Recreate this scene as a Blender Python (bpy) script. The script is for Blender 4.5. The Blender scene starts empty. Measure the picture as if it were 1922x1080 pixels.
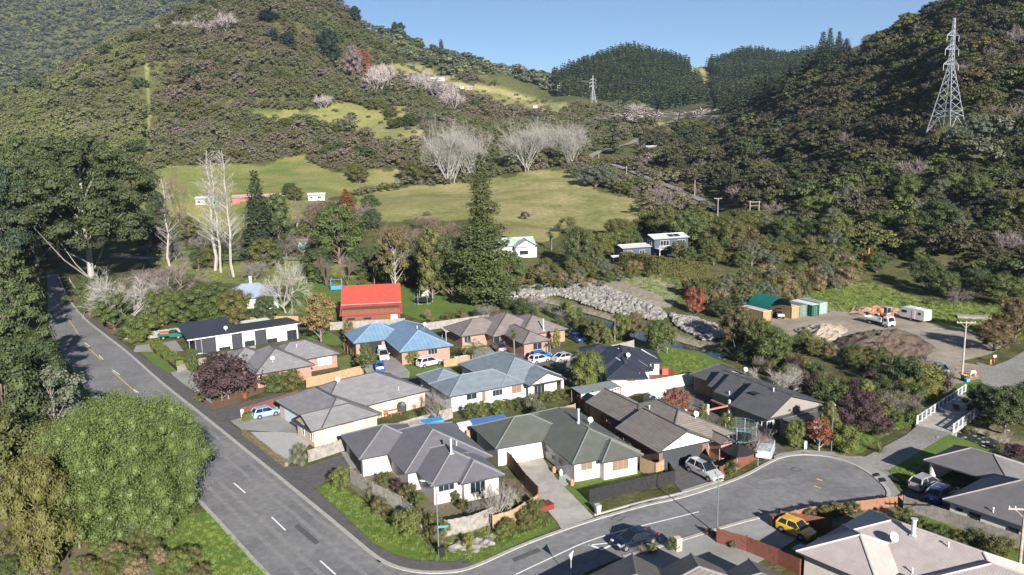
import bpy, math, random
import numpy as np
R=math.radians
sc=bpy.context.scene
# ---------------------------------------------------------------- camera, world, sun, exposure
F=1550.;CX=961.;CY=540.;H=40.;TH=math.atan(290/1550);ROLL=.023
cam=bpy.data.cameras.new('camera'); co=bpy.data.objects.new('camera',cam); sc.collection.objects.link(co)
cam.sensor_width=36; cam.lens=F/1922*36; cam.clip_start=1; cam.clip_end=20000
from mathutils import Matrix, Vector
_f=Vector((0,math.cos(TH),-math.sin(TH))); _u=Vector((0,math.sin(TH),math.cos(TH))); _r=Vector((1,0,0))
# the drone banks slightly, so the right end of the horizon stands higher
_c,_s=math.cos(ROLL),math.sin(ROLL)
r2=_r*_c-_u*_s; u2=_r*_s+_u*_c
M=Matrix((r2,u2,-_f)).transposed().to_4x4(); M.translation=Vector((0,0,H)); co.matrix_world=M
sc.camera=co
SAZ,SEL=-71.,22.           # direction towards the sun (degrees from +x), elevation
w=bpy.data.worlds.new('World'); sc.world=w; w.use_nodes=True
nt=w.node_tree; bg=nt.nodes['Background']; sky=nt.nodes.new('ShaderNodeTexSky')
sky.sky_type='NISHITA'; sky.sun_disc=False; sky.sun_elevation=R(SEL); sky.sun_rotation=R(90-SAZ)
sky.air_density=.75; sky.dust_density=0.; sky.ozone_density=3.; sky.altitude=1500
nt.links.new(sky.outputs[0],bg.inputs[0]); bg.inputs[1].default_value=.05
sl=bpy.data.lights.new('sun','SUN'); sl.energy=5.0; sl.angle=R(.5); sl.color=(1,.95,.88)
so=bpy.data.objects.new('sun',sl); sc.collection.objects.link(so)
sd=Vector((math.cos(R(SAZ))*math.cos(R(SEL)),math.sin(R(SAZ))*math.cos(R(SEL)),math.sin(R(SEL))))
so.rotation_euler=sd.to_track_quat('Z','Y').to_euler()
sc.view_settings.view_transform='Standard'; sc.view_settings.look='None'; sc.view_settings.exposure=1.25; sc.view_settings.gamma=1
sc.cycles.max_bounces=5; sc.cycles.diffuse_bounces=2; sc.cycles.glossy_bounces=2; sc.cycles.transmission_bounces=2; sc.cycles.volume_bounces=0
sc.cycles.volume_step_rate=4

# ---------------------------------------------------------------- geometry of the site
def ray(px,py):
    a=(px-CX)/F; b=-(py-CY)/F
    a,b=a*_c+b*_s,-a*_s+b*_c
    return a, math.cos(TH)+b*math.sin(TH), -math.sin(TH)+b*math.cos(TH)
def G(px,py,z=0.):
    a,y,d=ray(px,py); t=(z-H)/d; return (a*t,y*t)
def D(px,py,Y):
    a,y,d=ray(px,py); t=Y/y; return (a*t,Y,H+d*t)
def proj(x,y,z):
    z=z-H; f=y*math.cos(TH)-z*math.sin(TH); b=(y*math.sin(TH)+z*math.cos(TH))/f; a=x/f
    a,b=a*_c-b*_s, a*_s+b*_c
    return CX+a*F, CY-b*F
# control points of the terrain: column -> (distance, picture row of the ground there) or (distance, None, height)
COL={
 -350:[(260,None,2),(420,None,18),(800,None,110),(1000,None,120),(2500,None,640),(4000,None,700)],
 -100:[(260,None,2),(400,None,12),(760,None,80),(950,None,80),(2500,None,600),(4000,None,700)],
 60:[(250,None,0),(340,None,4),(430,315),(560,255),(720,185),(900,None,75),(2000,140),(2700,-70),(4000,None,500)],
 200:[(250,None,0),(350,None,4),(430,325),(560,235),(800,98),(980,None,85),(2000,120),(2700,-70),(4000,None,500)],
 300:[(250,None,0),(350,None,3),(430,325),(570,225),(840,56),(1020,None,110),(2000,70),(2700,-70),(4000,None,500)],
 400:[(250,None,0),(350,None,2),(440,328),(560,230),(700,120),(900,12),(1080,None,130),(2000,40),(2700,-60),(4000,None,500)],
 500:[(250,None,0),(350,390),(450,335),(590,215),(720,115),(930,-12),(1200,None,140),(2700,None,300),(4000,None,300)],
 590:[(250,None,0),(350,395),(450,335),(600,215),(760,110),(960,-8),(1200,None,120),(2700,None,150),(4000,None,100)],
 650:[(250,None,0),(350,400),(440,345),(560,260),(700,170),(850,85),(960,32),(1150,None,90),(2700,None,60)],
 720:[(250,None,0),(340,400),(440,350),(560,265),(700,190),(830,130),(930,82),(1050,None,80),(1400,62),(1700,None,100),(2700,None,60)],
 800:[(250,None,0),(330,405),(440,345),(560,260),(700,200),(840,150),(930,128),(1050,None,75),(1400,98),(1700,None,90),(2700,None,60)],
 900:[(240,455),(330,400),(440,342),(560,270),(700,215),(850,175),(1000,150),(1400,132),(1700,None,60),(2700,None,60)],
 1000:[(245,468),(330,405),(450,325),(560,275),(700,228),(850,195),(1000,178),(1400,152),(1700,None,60),(2700,None,80)],
 1100:[(245,475),(330,405),(450,320),(560,275),(700,235),(850,205),(1000,190),(1150,178),(1400,120),(1700,None,80),(2700,None,100)],
 1185:[(250,478),(330,405),(440,325),(560,280),(700,240),(850,215),(1000,204),(1150,190),(1450,107),(1800,None,90),(2700,None,100)],
 1280:[(250,480),(330,400),(430,325),(560,280),(700,245),(850,225),(1000,208),(1150,190),(1450,133),(1800,None,90),(2700,None,100)],
 1345:[(240,485),(320,400),(400,335),(520,290),(650,245),(800,215),(1000,195),(1250,175),(1500,130),(1800,None,120),(2200,None,100)],
 1400:[(235,490),(300,405),(380,330),(480,275),(600,225),(700,205),(1000,None,60),(1500,117),(2000,None,120)],
 1500:[(225,500),(280,420),(340,345),(420,265),(500,200),(580,165),(700,None,70),(1500,112),(2000,None,120)],
 1600:[(212,520),(250,440),(300,350),(370,262),(450,180),(520,125),(640,None,80),(1500,None,158),(2000,None,120)],
 1700:[(205,535),(235,460),(280,360),(340,270),(400,180),(460,110),(510,70),(640,None,90),(1500,None,120)],
 1790:[(200,545),(225,470),(262,360),(305,262),(340,190),(400,100),(470,20),(560,None,110),(1500,None,120)],
 1922:[(195,550),(215,485),(250,370),(290,280),(330,190),(380,90),(440,-10),(520,None,130),(1500,None,120)],
 2150:[(190,None,3),(215,None,10),(250,None,28),(320,None,60),(440,None,130),(1500,None,140)],
 2500:[(190,None,3),(250,None,25),(320,None,60),(440,None,130),(1500,None,140)]}
_cp=[]
for c,l in COL.items():
    for e in l:
        if e[1] is None: x=D(c,300,e[0])[0]; z=e[2]
        else: x,_,z=D(c,e[1],e[0])
        _cp.append((x/e[0],math.log(e[0]),z/e[0]))
for s in np.arange(-1.2,1.25,.15):
    for Y in (60,90,130,160,185): _cp.append((s,math.log(Y),0.))
    if s<.0: _cp.append((s,math.log(215),0.))
# terrace above the boulder bank
for p,z in (((1050,530),2.4),((1180,540),2.6),((1280,545),2.6),((1180,505),3.2),((1330,515),3.4),((1240,478),4.5),((1420,540),1.5),((1500,545),1.2)):
    x,y=G(*p,z); _cp.append((x/y,math.log(y),z/y))
for p in ((960,560),(1060,560),(1150,590),(1260,620),(1380,650),(1450,600),(1560,580),(900,560),(860,560)):
    x,y=G(*p,0); _cp.append((x/y,math.log(y),0.))
_cp=np.array(_cp); _P=np.c_[_cp[:,0]*2.2,_cp[:,1]]
def _phi(d2): return -np.sqrt(d2+.006)
_K=_phi(((_P[:,None]-_P[None])**2).sum(-1)); n_=len(_P)
_A=np.zeros((n_+1,n_+1)); _A[:n_,:n_]=_K+np.eye(n_)*-.0006; _A[:n_,n_]=1; _A[n_,:n_]=1
_W=np.linalg.solve(_A,np.r_[_cp[:,2],0])
def sstep(a,b,x):
    t=np.clip((x-a)/(b-a),0,1); return t*t*(3-2*t)
def vnoise(x,y,seed=0):
    xi=np.floor(x).astype(np.int64); yi=np.floor(y).astype(np.int64); fx=x-xi; fy=y-yi
    fx=fx*fx*(3-2*fx); fy=fy*fy*(3-2*fy)
    def h(a,b):
        v=np.sin(a*127.1+b*311.7+seed*74.7)*43758.5453; return v-np.floor(v)
    return (h(xi,yi)*(1-fx)+h(xi+1,yi)*fx)*(1-fy)+(h(xi,yi+1)*(1-fx)+h(xi+1,yi+1)*fx)*fy-.5
CREEK=[G(*p) for p in ((930,553),(1000,562),(1080,582),(1160,606),(1240,632),(1310,652),(1390,662),(1450,680),(1500,702),(1560,732),(1640,762),(1720,778),(1800,800),(1870,832),(1925,852),(2050,900))]
def dline(x,y,L):
    d=np.full(np.shape(x),1e9)
    for (ax,ay),(bx,by) in zip(L[:-1],L[1:]):
        vx,vy=bx-ax,by-ay; t=np.clip(((x-ax)*vx+(y-ay)*vy)/(vx*vx+vy*vy),0,1)
        d=np.minimum(d,np.hypot(x-ax-t*vx,y-ay-t*vy))
    return d
def hz(x,y):
    x=np.atleast_1d(np.asarray(x,float)); y=np.atleast_1d(np.asarray(y,float)); Y=np.clip(y,50,4500)
    s=np.clip(x/Y,-1.3,1.3); q=np.c_[(s*2.2).ravel(),np.log(Y).ravel()]; o=np.empty(len(q))
    for i in range(0,len(q),20000):
        k=_phi(((q[i:i+20000,None]-_P[None])**2).sum(-1)); o[i:i+20000]=k@_W[:n_]+_W[n_]
    z=o.reshape(s.shape)*Y
    foot=np.interp(s,[-.3,0.0,.05,.38,.5,.7],[228,222,200,196,183,180])
    a=sstep(foot-8,foot+26,y)
    rough=sstep(foot+20,foot+200,y)
    z=z*a+rough*(vnoise(x/70,y/70,1)*14+vnoise(x/26,y/26,2)*5)*np.clip(z/60,0,1.6)
    k=dline(x,y,CREEK); cy=np.interp(x,[c[0] for c in CREEK],[c[1] for c in CREEK])
    tz=2.7*sstep(4,15,k)*(y>cy)*(1-sstep(30,46,x))*sstep(0,14,x)*(1-sstep(300,420,y)); z=np.maximum(z,tz)
    z=z-1.3*(1-sstep(1.6,5.5,k))*(y<232)
    return z
def hz1(x,y): return float(hz([x],[y])[0])
def GT(px,py):
    """where the sight line through a picture point meets the terrain"""
    a,yy,d=ray(px,py); Y=np.exp(np.linspace(math.log(60),math.log(4000),900)); t=Y/yy
    zz=H+d*t; g=hz(a*t,Y); i=np.argmax(zz<=g) if (zz<=g).any() else len(Y)-1
    if i>0:
        e0=zz[i-1]-g[i-1]; e1=zz[i]-g[i]; f=e0/(e0-e1) if e0!=e1 else 0; yv=Y[i-1]+f*(Y[i]-Y[i-1])
    else: yv=Y[0]
    x=a*yv/yy; return x,yv,hz1(x,yv)
def inpoly(px,py,poly):
    px=np.asarray(px); py=np.asarray(py); r=np.zeros(px.shape,bool); n=len(poly)
    for i in range(n):
        x0,y0=poly[i]; x1,y1=poly[(i+1)%n]
        if y0==y1: continue
        r^=((y0>py)!=(y1>py))&(px<(x1-x0)*(py-y0)/(y1-y0)+x0)
    return r

# ---------------------------------------------------------------- materials
MATS={}
def ramp(nt,fac,c0,c1,p0=.35,p1=.65):
    r=nt.nodes.new('ShaderNodeValToRGB'); r.color_ramp.elements[0].position=p0; r.color_ramp.elements[1].position=p1
    r.color_ramp.elements[0].color=(*c0,1); r.color_ramp.elements[1].color=(*c1,1); nt.links.new(fac,r.inputs[0]); return r.outputs[0]
def noise(nt,scale,detail=4,coord=None,rough=.6):
    n=nt.nodes.new('ShaderNodeTexNoise'); n.inputs['Scale'].default_value=scale; n.inputs['Detail'].default_value=detail; n.inputs['Roughness'].default_value=rough
    if coord is not None: nt.links.new(coord,n.inputs['Vector'])
    return n.outputs['Fac']
def geo(nt): return nt.nodes.new('ShaderNodeNewGeometry')
def mixc(nt,fac,a,b,mode='MIX'):
    m=nt.nodes.new('ShaderNodeMix'); m.data_type='RGBA'; m.blend_type=mode
    for s,v in ((m.inputs[0],fac),(m.inputs[6],a),(m.inputs[7],b)):
        if isinstance(v,(int,float)): s.default_value=v
        elif isinstance(v,tuple): s.default_value=(*v,1)
        else: nt.links.new(v,s)
    return m.outputs[2]
def mth(nt,op,a,b=0.):
    m=nt.nodes.new('ShaderNodeMath'); m.operation=op
    for s,v in ((m.inputs[0],a),(m.inputs[1],b)):
        if isinstance(v,(int,float)): s.default_value=v
        else: nt.links.new(v,s)
    return m.outputs[0]
def newmat(name):
    m=bpy.data.materials.new(name); m.use_nodes=True; nt=m.node_tree; b=nt.nodes['Principled BSDF']; b.inputs['Specular IOR Level'].default_value=.3; MATS[name]=m; return m,nt,b
def bump(nt,b,h,strength=.4,dist=.05):
    u=nt.nodes.new('ShaderNodeBump'); u.inputs['Strength'].default_value=strength; u.inputs['Distance'].default_value=dist
    nt.links.new(h,u.inputs['Height']); nt.links.new(u.outputs[0],b.inputs['Normal'])
def plain(name,c,rough=.7,var=.15,scale=3.,metal=0.,spec=.3,bmp=0.,c2=None,big=None):
    """plain surface with weathering noise in world space"""
    m,nt,b=newmat(name); g=geo(nt); n=noise(nt,scale,5,g.outputs['Position'])
    lo=c2 or tuple(v*(1-var) for v in c); hi=c if c2 else tuple(min(1,v*(1+var)) for v in c)
    col=ramp(nt,n,lo,hi,.3,.7)
    if big: col=mixc(nt,ramp(nt,noise(nt,big[0],3,g.outputs['Position']),(0,0,0),(1,1,1),.4,.65),col,mixc(nt,1.,col,big[1],'MULTIPLY'))
    nt.links.new(col,b.inputs['Base Color']); b.inputs['Roughness'].default_value=rough; b.inputs['Metallic'].default_value=metal; b.inputs['Specular IOR Level'].default_value=spec
    if bmp: bump(nt,b,noise(nt,scale*6,3,g.outputs['Position']),bmp)
    return m
def leafm(name,c,var=.32,c2=None,rough=.6,big=None):
    """foliage: differs leaf by leaf, plant by plant and slowly over the land"""
    m,nt,b=newmat(name); g=geo(nt); oi=nt.nodes.new('ShaderNodeObjectInfo')
    lo=tuple(v*(1-var) for v in c); hi=tuple(v*(1+var) for v in c)
    col=ramp(nt,g.outputs['Random Per Island'],lo,hi,.0,1.)
    c2=c2 or (c[0]*1.5,c[1]*1.15,c[2]*.9)
    col=mixc(nt,mth(nt,'MULTIPLY',oi.outputs['Random'],.8),col,mixc(nt,.6,col,c2))
    if big: col=mixc(nt,ramp(nt,noise(nt,big[0],3,g.outputs['Position']),(0,0,0),(1,1,1),.42,.6),col,mixc(nt,.75,col,big[1]))
    nt.links.new(col,b.inputs['Base Color']); b.inputs['Roughness'].default_value=rough; b.inputs['Specular IOR Level'].default_value=.25
    return m
def roofm(name,c,kind='rib',pitch=.4,depth=.5,line=.55,rough=.45):
    """kind rib: profiled metal, ribs run up the slope; tile: courses run along the eave"""
    m,nt,b=newmat(name); uv=nt.nodes.new('ShaderNodeUVMap'); sp=nt.nodes.new('ShaderNodeSeparateXYZ'); nt.links.new(uv.outputs[0],sp.inputs[0]); g=geo(nt)
    ax=sp.outputs[0] if kind=='rib' else sp.outputs[1]
    f=mth(nt,'FRACT',mth(nt,'DIVIDE',ax,pitch))
    ln=ramp(nt,f,(line,)*3,(1,1,1),.10,.30)
    n=noise(nt,.9,5,g.outputs['Position']); base=ramp(nt,n,tuple(v*.86 for v in c),tuple(v*1.1 for v in c),.3,.7)
    if kind=='tile':
        n2=nt.nodes.new('ShaderNodeTexWhiteNoise'); n2.noise_dimensions='2D'
        cb=nt.nodes.new('ShaderNodeCombineXYZ'); nt.links.new(mth(nt,'FLOOR',mth(nt,'DIVIDE',sp.outputs[0],1.3)),cb.inputs[0]); nt.links.new(mth(nt,'FLOOR',mth(nt,'DIVIDE',ax,pitch)),cb.inputs[1]); nt.links.new(cb.outputs[0],n2.inputs['Vector'])
        base=mixc(nt,.18,base,mixc(nt,1.,base,ramp(nt,n2.outputs['Value'],(.55,.55,.55),(1.4,1.4,1.4),0,1),'MULTIPLY'))
    nt.links.new(mixc(nt,1.,base,ln,'MULTIPLY'),b.inputs['Base Color']); b.inputs['Roughness'].default_value=rough
    bump(nt,b,f,depth,.04); return m
def boardm(name,c,pitch=.15,axis='h',rough=.8,line=.6,var=.2):
    m,nt,b=newmat(name); g=geo(nt); sp=nt.nodes.new('ShaderNodeSeparateXYZ'); nt.links.new(g.outputs['Position'],sp.inputs[0])
    n=noise(nt,2.5,5,g.outputs['Position']); base=ramp(nt,n,tuple(v*(1-var) for v in c),tuple(v*(1+var) for v in c),.3,.7)
    if axis=='z': src=sp.outputs[2]
    else: src=mth(nt,'ADD',sp.outputs[0],sp.outputs[1])
    f=mth(nt,'FRACT',mth(nt,'DIVIDE',src,pitch)); ln=ramp(nt,f,(line,)*3,(1,1,1),.05,.15)
    nt.links.new(mixc(nt,1.,base,ln,'MULTIPLY'),b.inputs['Base Color']); b.inputs['Roughness'].default_value=rough; return m
def brickm(name,c,mortar=(.4,.36,.32)):
    m,nt,b=newmat(name); g=geo(nt); sp=nt.nodes.new('ShaderNodeSeparateXYZ'); nt.links.new(g.outputs['Position'],sp.inputs[0])
    cb=nt.nodes.new('ShaderNodeCombineXYZ'); nt.links.new(mth(nt,'ADD',mth(nt,'MULTIPLY',sp.outputs[0],.8),mth(nt,'MULTIPLY',sp.outputs[1],.6)),cb.inputs[0]); nt.links.new(sp.outputs[2],cb.inputs[1])
    t=nt.nodes.new('ShaderNodeTexBrick'); nt.links.new(cb.outputs[0],t.inputs['Vector']); t.inputs['Scale'].default_value=1
    t.inputs['Brick Width'].default_value=.24; t.inputs['Row Height'].default_value=.086; t.inputs['Mortar Size'].default_value=.008
    t.inputs['Color1'].default_value=(*c,1); t.inputs['Color2'].default_value=(c[0]*.6,c[1]*.55,c[2]*.55,1); t.inputs['Mortar'].default_value=(*mortar,1)
    nt.links.new(t.outputs[0],b.inputs['Base Color']); b.inputs['Roughness'].default_value=.85; return m
def glossy(name,c,rough=.15,metal=0.,coat=0.):
    m,nt,b=newmat(name); b.inputs['Base Color'].default_value=(*c,1); b.inputs['Roughness'].default_value=rough; b.inputs['Metallic'].default_value=metal; b.inputs['Coat Weight'].default_value=coat; b.inputs['Specular IOR Level'].default_value=.5; return m

asphalt=plain('asphalt',(.188,.184,.182),.85,.2,1.3,bmp=.25,big=(.16,(.76,.76,.78)))
foot_asphalt=plain('footpath_asphalt',(.095,.09,.09),.9,.22,1.4,bmp=.2)
gravel=plain('gravel',(.24,.235,.22),.95,.25,2.5,bmp=.4,big=(.12,(.8,.77,.72)))
yardm=plain('yard_dirt',(.30,.255,.205),.95,.25,.6,bmp=.4,big=(.15,(.75,.72,.68)))
concrete=plain('concrete',(.27,.265,.25),.85,.15,1.,big=(.25,(.78,.76,.72)))
pale_concrete=plain('pale_concrete',(.36,.34,.31),.85,.12,.8,big=(.3,(.75,.73,.7)))
kerbm=plain('kerb_concrete',(.33,.32,.29),.85,.15,2.)
grassm=plain('lawn_grass',(.105,.17,.028),.9,.3,2.,bmp=.5,c2=(.06,.11,.02),big=(.22,(1.35,1.1,.9)))
field=plain('rough_grass',(.13,.17,.045),.95,.3,.9,bmp=.5,c2=(.075,.105,.025),big=(.15,(1.3,1.1,.95)))
mulch=plain('bark_mulch',(.15,.095,.06),.95,.35,5.,bmp=.5)
drygarden=plain('garden_soil',(.20,.155,.11),.95,.35,2.5,bmp=.5,c2=(.08,.085,.04))
whitestone=plain('pale_stones',(.36,.355,.34),.9,.3,9.,bmp=.5)
rockm=plain('boulder_rock',(.31,.295,.27),.9,.35,1.0,c2=(.12,.11,.095))
bedm=plain('creek_bed',(.20,.19,.17),.9,.4,3.,bmp=.6)
waterm=glossy('creek_water',(.035,.045,.04),.08)
paint=plain('white_line_paint',(.72,.72,.7),.6,.12,6.); ypaint=plain('yellow_line_paint',(.62,.42,.07),.6,.12,6.)
glass=glossy('window_glass',(.02,.026,.032),.06); cglass=glossy('car_glass',(.012,.015,.02),.05)
curtain=plain('pale_blind',(.6,.6,.58),.5,.05,2.); bblind=plain('brown_blind',(.2,.12,.08),.6,.15,4.)
alu=plain('aluminium',(.45,.46,.47),.4,.1,4.,metal=.5); galv=plain('galvanised_steel',(.52,.54,.56),.45,.12,3.,metal=.35)
white=plain('white_paint',(.62,.61,.59),.5,.06,2.); cream=plain('cream_plaster',(.52,.485,.44),.8,.07,1.); beige=plain('beige_plaster',(.45,.36,.28),.8,.09,1.)
pinkgrey=plain('pale_plaster',(.68,.64,.60),.8,.06,1.); dgrey=plain('dark_grey_paint',(.045,.047,.052),.5,.1,2.); black=plain('black_plastic',(.02,.02,.021),.5,.1,3.)
tyre=plain('tyre_rubber',(.02,.02,.02),.9,.1,5.); rim=plain('wheel_rim',(.45,.45,.46),.3,.05,5.,metal=.7)
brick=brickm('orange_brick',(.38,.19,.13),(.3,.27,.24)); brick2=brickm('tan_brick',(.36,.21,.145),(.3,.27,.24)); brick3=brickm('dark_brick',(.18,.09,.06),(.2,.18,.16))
wood_new=plain('new_pine_boards',(.37,.26,.155),.8,.22,2.5,c2=(.27,.18,.10)); wood_old=plain('weathered_grey_boards',(.25,.23,.205),.85,.3,2.); wood_red=plain('red_stained_boards',(.16,.06,.04),.7,.25,2.5)
wood_dark=plain('black_stained_boards',(.022,.022,.025),.6,.25,2.5); wood_brown=plain('brown_boards',(.17,.10,.06),.8,.25,2.); wood_white=plain('white_fence_panels',(.52,.52,.51),.7,.1,1.2)
polem=plain('weathered_pole',(.33,.29,.25),.85,.25,3.); bark=plain('bark',(.14,.105,.08),.95,.35,4.); palebark=plain('pale_bark',(.29,.27,.245),.9,.25,3.); greybark=plain('grey_bark',(.17,.15,.135),.9,.3,3.)
brownbark=plain('reddish_twigs',(.15,.105,.085),.9,.3,2.); purpletw=plain('mauve_twigs',(.19,.155,.15),.9,.25,2.)
haze_tw=plain('pale_mauve_twigs',(.36,.31,.30),.9,.15,.3); skin=plain('skin',(.45,.28,.2),.6,.05,5.)
blue_roofing=roofm('blue_sheet_roofing',(.07,.17,.42),'rib',.3,.4,.7)
def C_(r,g,b): return (r,g,b)
L={}
L['green']=leafm('leaf_green',(.060,.083,.025)); L['olive']=leafm('leaf_olive',(.075,.082,.026)); L['dark']=leafm('leaf_dark_green',(.042,.062,.024)); L['bright']=leafm('leaf_bright_green',(.088,.110,.030))
L['pine']=leafm('pine_needles',(.052,.072,.026)); L['yellow']=leafm('leaf_yellow_green',(.13,.14,.035)); L['purple']=leafm('leaf_purple',(.050,.029,.032),c2=(.07,.045,.04)); L['red']=leafm('leaf_red_brown',(.15,.06,.035))
L['orange']=leafm('leaf_orange',(.24,.10,.035)); L['gold']=leafm('leaf_gold_brown',(.17,.115,.045)); L['grey']=leafm('leaf_grey_green',(.085,.10,.07)); L['brown']=leafm('leaf_brown_olive',(.088,.072,.038),big=(.012,(.10,.13,.03)))
L['scrub']=leafm('manuka_scrub',(.125,.100,.070),c2=(.15,.145,.075),big=(.010,(.095,.115,.045))); L['hill']=leafm('hill_bush',(.115,.115,.055),c2=(.16,.165,.07),big=(.012,(.155,.18,.06)))
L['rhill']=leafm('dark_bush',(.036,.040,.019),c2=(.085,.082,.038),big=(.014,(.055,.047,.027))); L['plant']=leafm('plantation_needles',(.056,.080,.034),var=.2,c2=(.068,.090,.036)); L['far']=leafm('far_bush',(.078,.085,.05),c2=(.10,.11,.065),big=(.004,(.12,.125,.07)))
L['tan']=leafm('dry_leaves',(.15,.125,.075)); L['mauve']=leafm('dead_twig_canopy',(.15,.115,.105),c2=(.18,.15,.13)); L['conifer']=leafm('dark_conifer',(.034,.052,.028),var=.3)

# ---------------------------------------------------------------- object helpers
COLL=sc.collection
class MB:
    def __init__(s): s.v=[]; s.f=[]; s.m=[]; s.uv=[]; s.smooth=False
    def face(s,pts,mi=0,uv=None):
        n=len(s.v); s.v+= [tuple(p) for p in pts]; s.f.append(tuple(range(n,n+len(pts)))); s.m.append(mi); s.uv.append(uv)
    def add(s,vs,fs,mi=0):
        n=len(s.v); s.v+=[tuple(p) for p in vs]
        for f in fs: s.f.append(tuple(n+i for i in f)); s.m.append(mi); s.uv.append(None)
    def box(s,c,d,rz=0,mi=0,taper=1.,mat=None):
        a,b=math.cos(rz),math.sin(rz); vs=[]
        for k in (0,1):
            t=taper if k else 1
            for i,j in ((-1,-1),(1,-1),(1,1),(-1,1)):
                x=i*d[0]/2*t; y=j*d[1]/2*t; z=(-.5+k)*d[2]; vs.append((c[0]+x*a-y*b,c[1]+x*b+y*a,c[2]+z))
        s.add(vs,[(3,2,1,0),(4,5,6,7),(0,1,5,4),(1,2,6,5),(2,3,7,6),(3,0,4,7)],mi); return s
    def tube(s,p,q,r0,r1=None,n=6,mi=0,cap=True):
        r1=r0 if r1 is None else r1; p=np.array(p,float); q=np.array(q,float); d=q-p; l=np.linalg.norm(d)
        if l<1e-6: return s
        d/=l; a=np.cross(d,(0,0,1.)); 
        if np.linalg.norm(a)<.01: a=np.cross(d,(1.,0,0))
        a/=np.linalg.norm(a); b=np.cross(d,a); vs=[]
        for pt,r in ((p,r0),(q,r1)):
            for i in range(n):
                t=2*math.pi*i/n; vs.append(tuple(pt+r*(math.cos(t)*a+math.sin(t)*b)))
        fs=[(i,(i+1)%n,n+(i+1)%n,n+i) for i in range(n)]
        if cap: fs+=[tuple(range(n-1,-1,-1)),tuple(range(n,2*n))]
        s.add(vs,fs,mi); return s
    def loft(s,rings,mi=0,cap=True,closed=True):
        n=len(rings[0]); vs=[p for r in rings for p in r]; fs=[]
        for k in range(len(rings)-1):
            for i in range(n if closed else n-1):
                j=(i+1)%n; fs.append((k*n+i,k*n+j,(k+1)*n+j,(k+1)*n+i))
        if cap and closed: fs+=[tuple(range(n-1,-1,-1)),tuple((len(rings)-1)*n+i for i in range(n))]
        s.add(vs,fs,mi); return s
    def mesh(s,name,mats):
        me=bpy.data.meshes.new(name); me.from_pydata(s.v,[],s.f)
        for m in (mats if isinstance(mats,(list,tuple)) else [mats]): me.materials.append(m)
        me.polygons.foreach_set('material_index',s.m)
        if any(u is not None for u in s.uv):
            ul=me.uv_layers.new(name='UVMap'); k=0
            for f,u in zip(s.f,s.uv):
                for i in range(len(f)):
                    if u: ul.data[k].uv=u[i]
                    k+=1
        if s.smooth: me.polygons.foreach_set('use_smooth',[True]*len(s.f))
        me.update(); return me
    def build(s,name,mats,parent=None,loc=None):
        return obj(name,s.mesh(name,mats),parent,loc)
def obj(name,me,parent=None,loc=None,rz=0):
    o=bpy.data.objects.new(name,me); COLL.objects.link(o)
    if parent: o.parent=parent
    if loc: o.location=loc
    o.rotation_euler.z=rz; return o
def tag(o,label,cat,group=None):
    o['label']=label; o['category']=cat
    if group: o['group']=group
    return o
def thing(name,label,cat,loc=(0,0,0),rz=0,group=None):
    o=bpy.data.objects.new(name,None); o.empty_display_size=.3; COLL.objects.link(o); o.location=loc; o.rotation_euler.z=rz; return tag(o,label,cat,group)
def struct(o): o['kind']='structure'; return o
def dup(root,loc,rz,label=None,group=None,scale=None):
    r=root.copy(); COLL.objects.link(r); r.location=loc; r.rotation_euler=(0,0,rz)
    if scale: r.scale=scale
    if label: r['label']=label
    if group: r['group']=group
    for ch in list(root.children):
        c=ch.copy(); COLL.objects.link(c); c.parent=r
        for g in list(ch.children):
            d=g.copy(); COLL.objects.link(d); d.parent=c
    return r
def bx(dim,c=(0,0,0),rz=0): return MB().box(c,dim,rz)

# ---------------------------------------------------------------- ground, roads and paths
us=np.r_[np.linspace(-1.5,-.72,45)[:-1],np.linspace(-.72,.72,520),np.linspace(.72,1.5,45)[1:]]
ys=np.r_[[-80,-20,20,40,55],np.arange(60,225,2.2),np.exp(np.linspace(math.log(225),math.log(4500),330))]
U,Yg=np.meshgrid(us,ys); Xg=U*np.maximum(Yg,60)+0*Yg; Zg=hz(Xg,Yg)
V=np.stack([Xg,Yg,Zg],-1).reshape(-1,3); nr,nc=Yg.shape
ii=np.arange(nr*nc).reshape(nr,nc); Fq=np.stack([ii[:-1,:-1],ii[:-1,1:],ii[1:,1:],ii[1:,:-1]],-1).reshape(-1,4)
def npmesh(name,V,Fq,mat,smooth=False,k=4):
    me=bpy.data.meshes.new(name); me.vertices.add(len(V)); me.vertices.foreach_set('co',np.asarray(V,np.float32).ravel())
    me.loops.add(len(Fq)*k); me.loops.foreach_set('vertex_index',np.asarray(Fq,np.int32).ravel())
    me.polygons.add(len(Fq)); me.polygons.foreach_set('loop_start',np.arange(len(Fq),dtype=np.int32)*k)
    me.polygons.foreach_set('use_smooth',np.full(len(Fq),smooth)); me.update(calc_edges=True)
    for m in (mat if isinstance(mat,list) else [mat]): me.materials.append(m)
    return me
PX,PY=proj(V[:,0],np.maximum(V[:,1],5),V[:,2])
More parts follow.
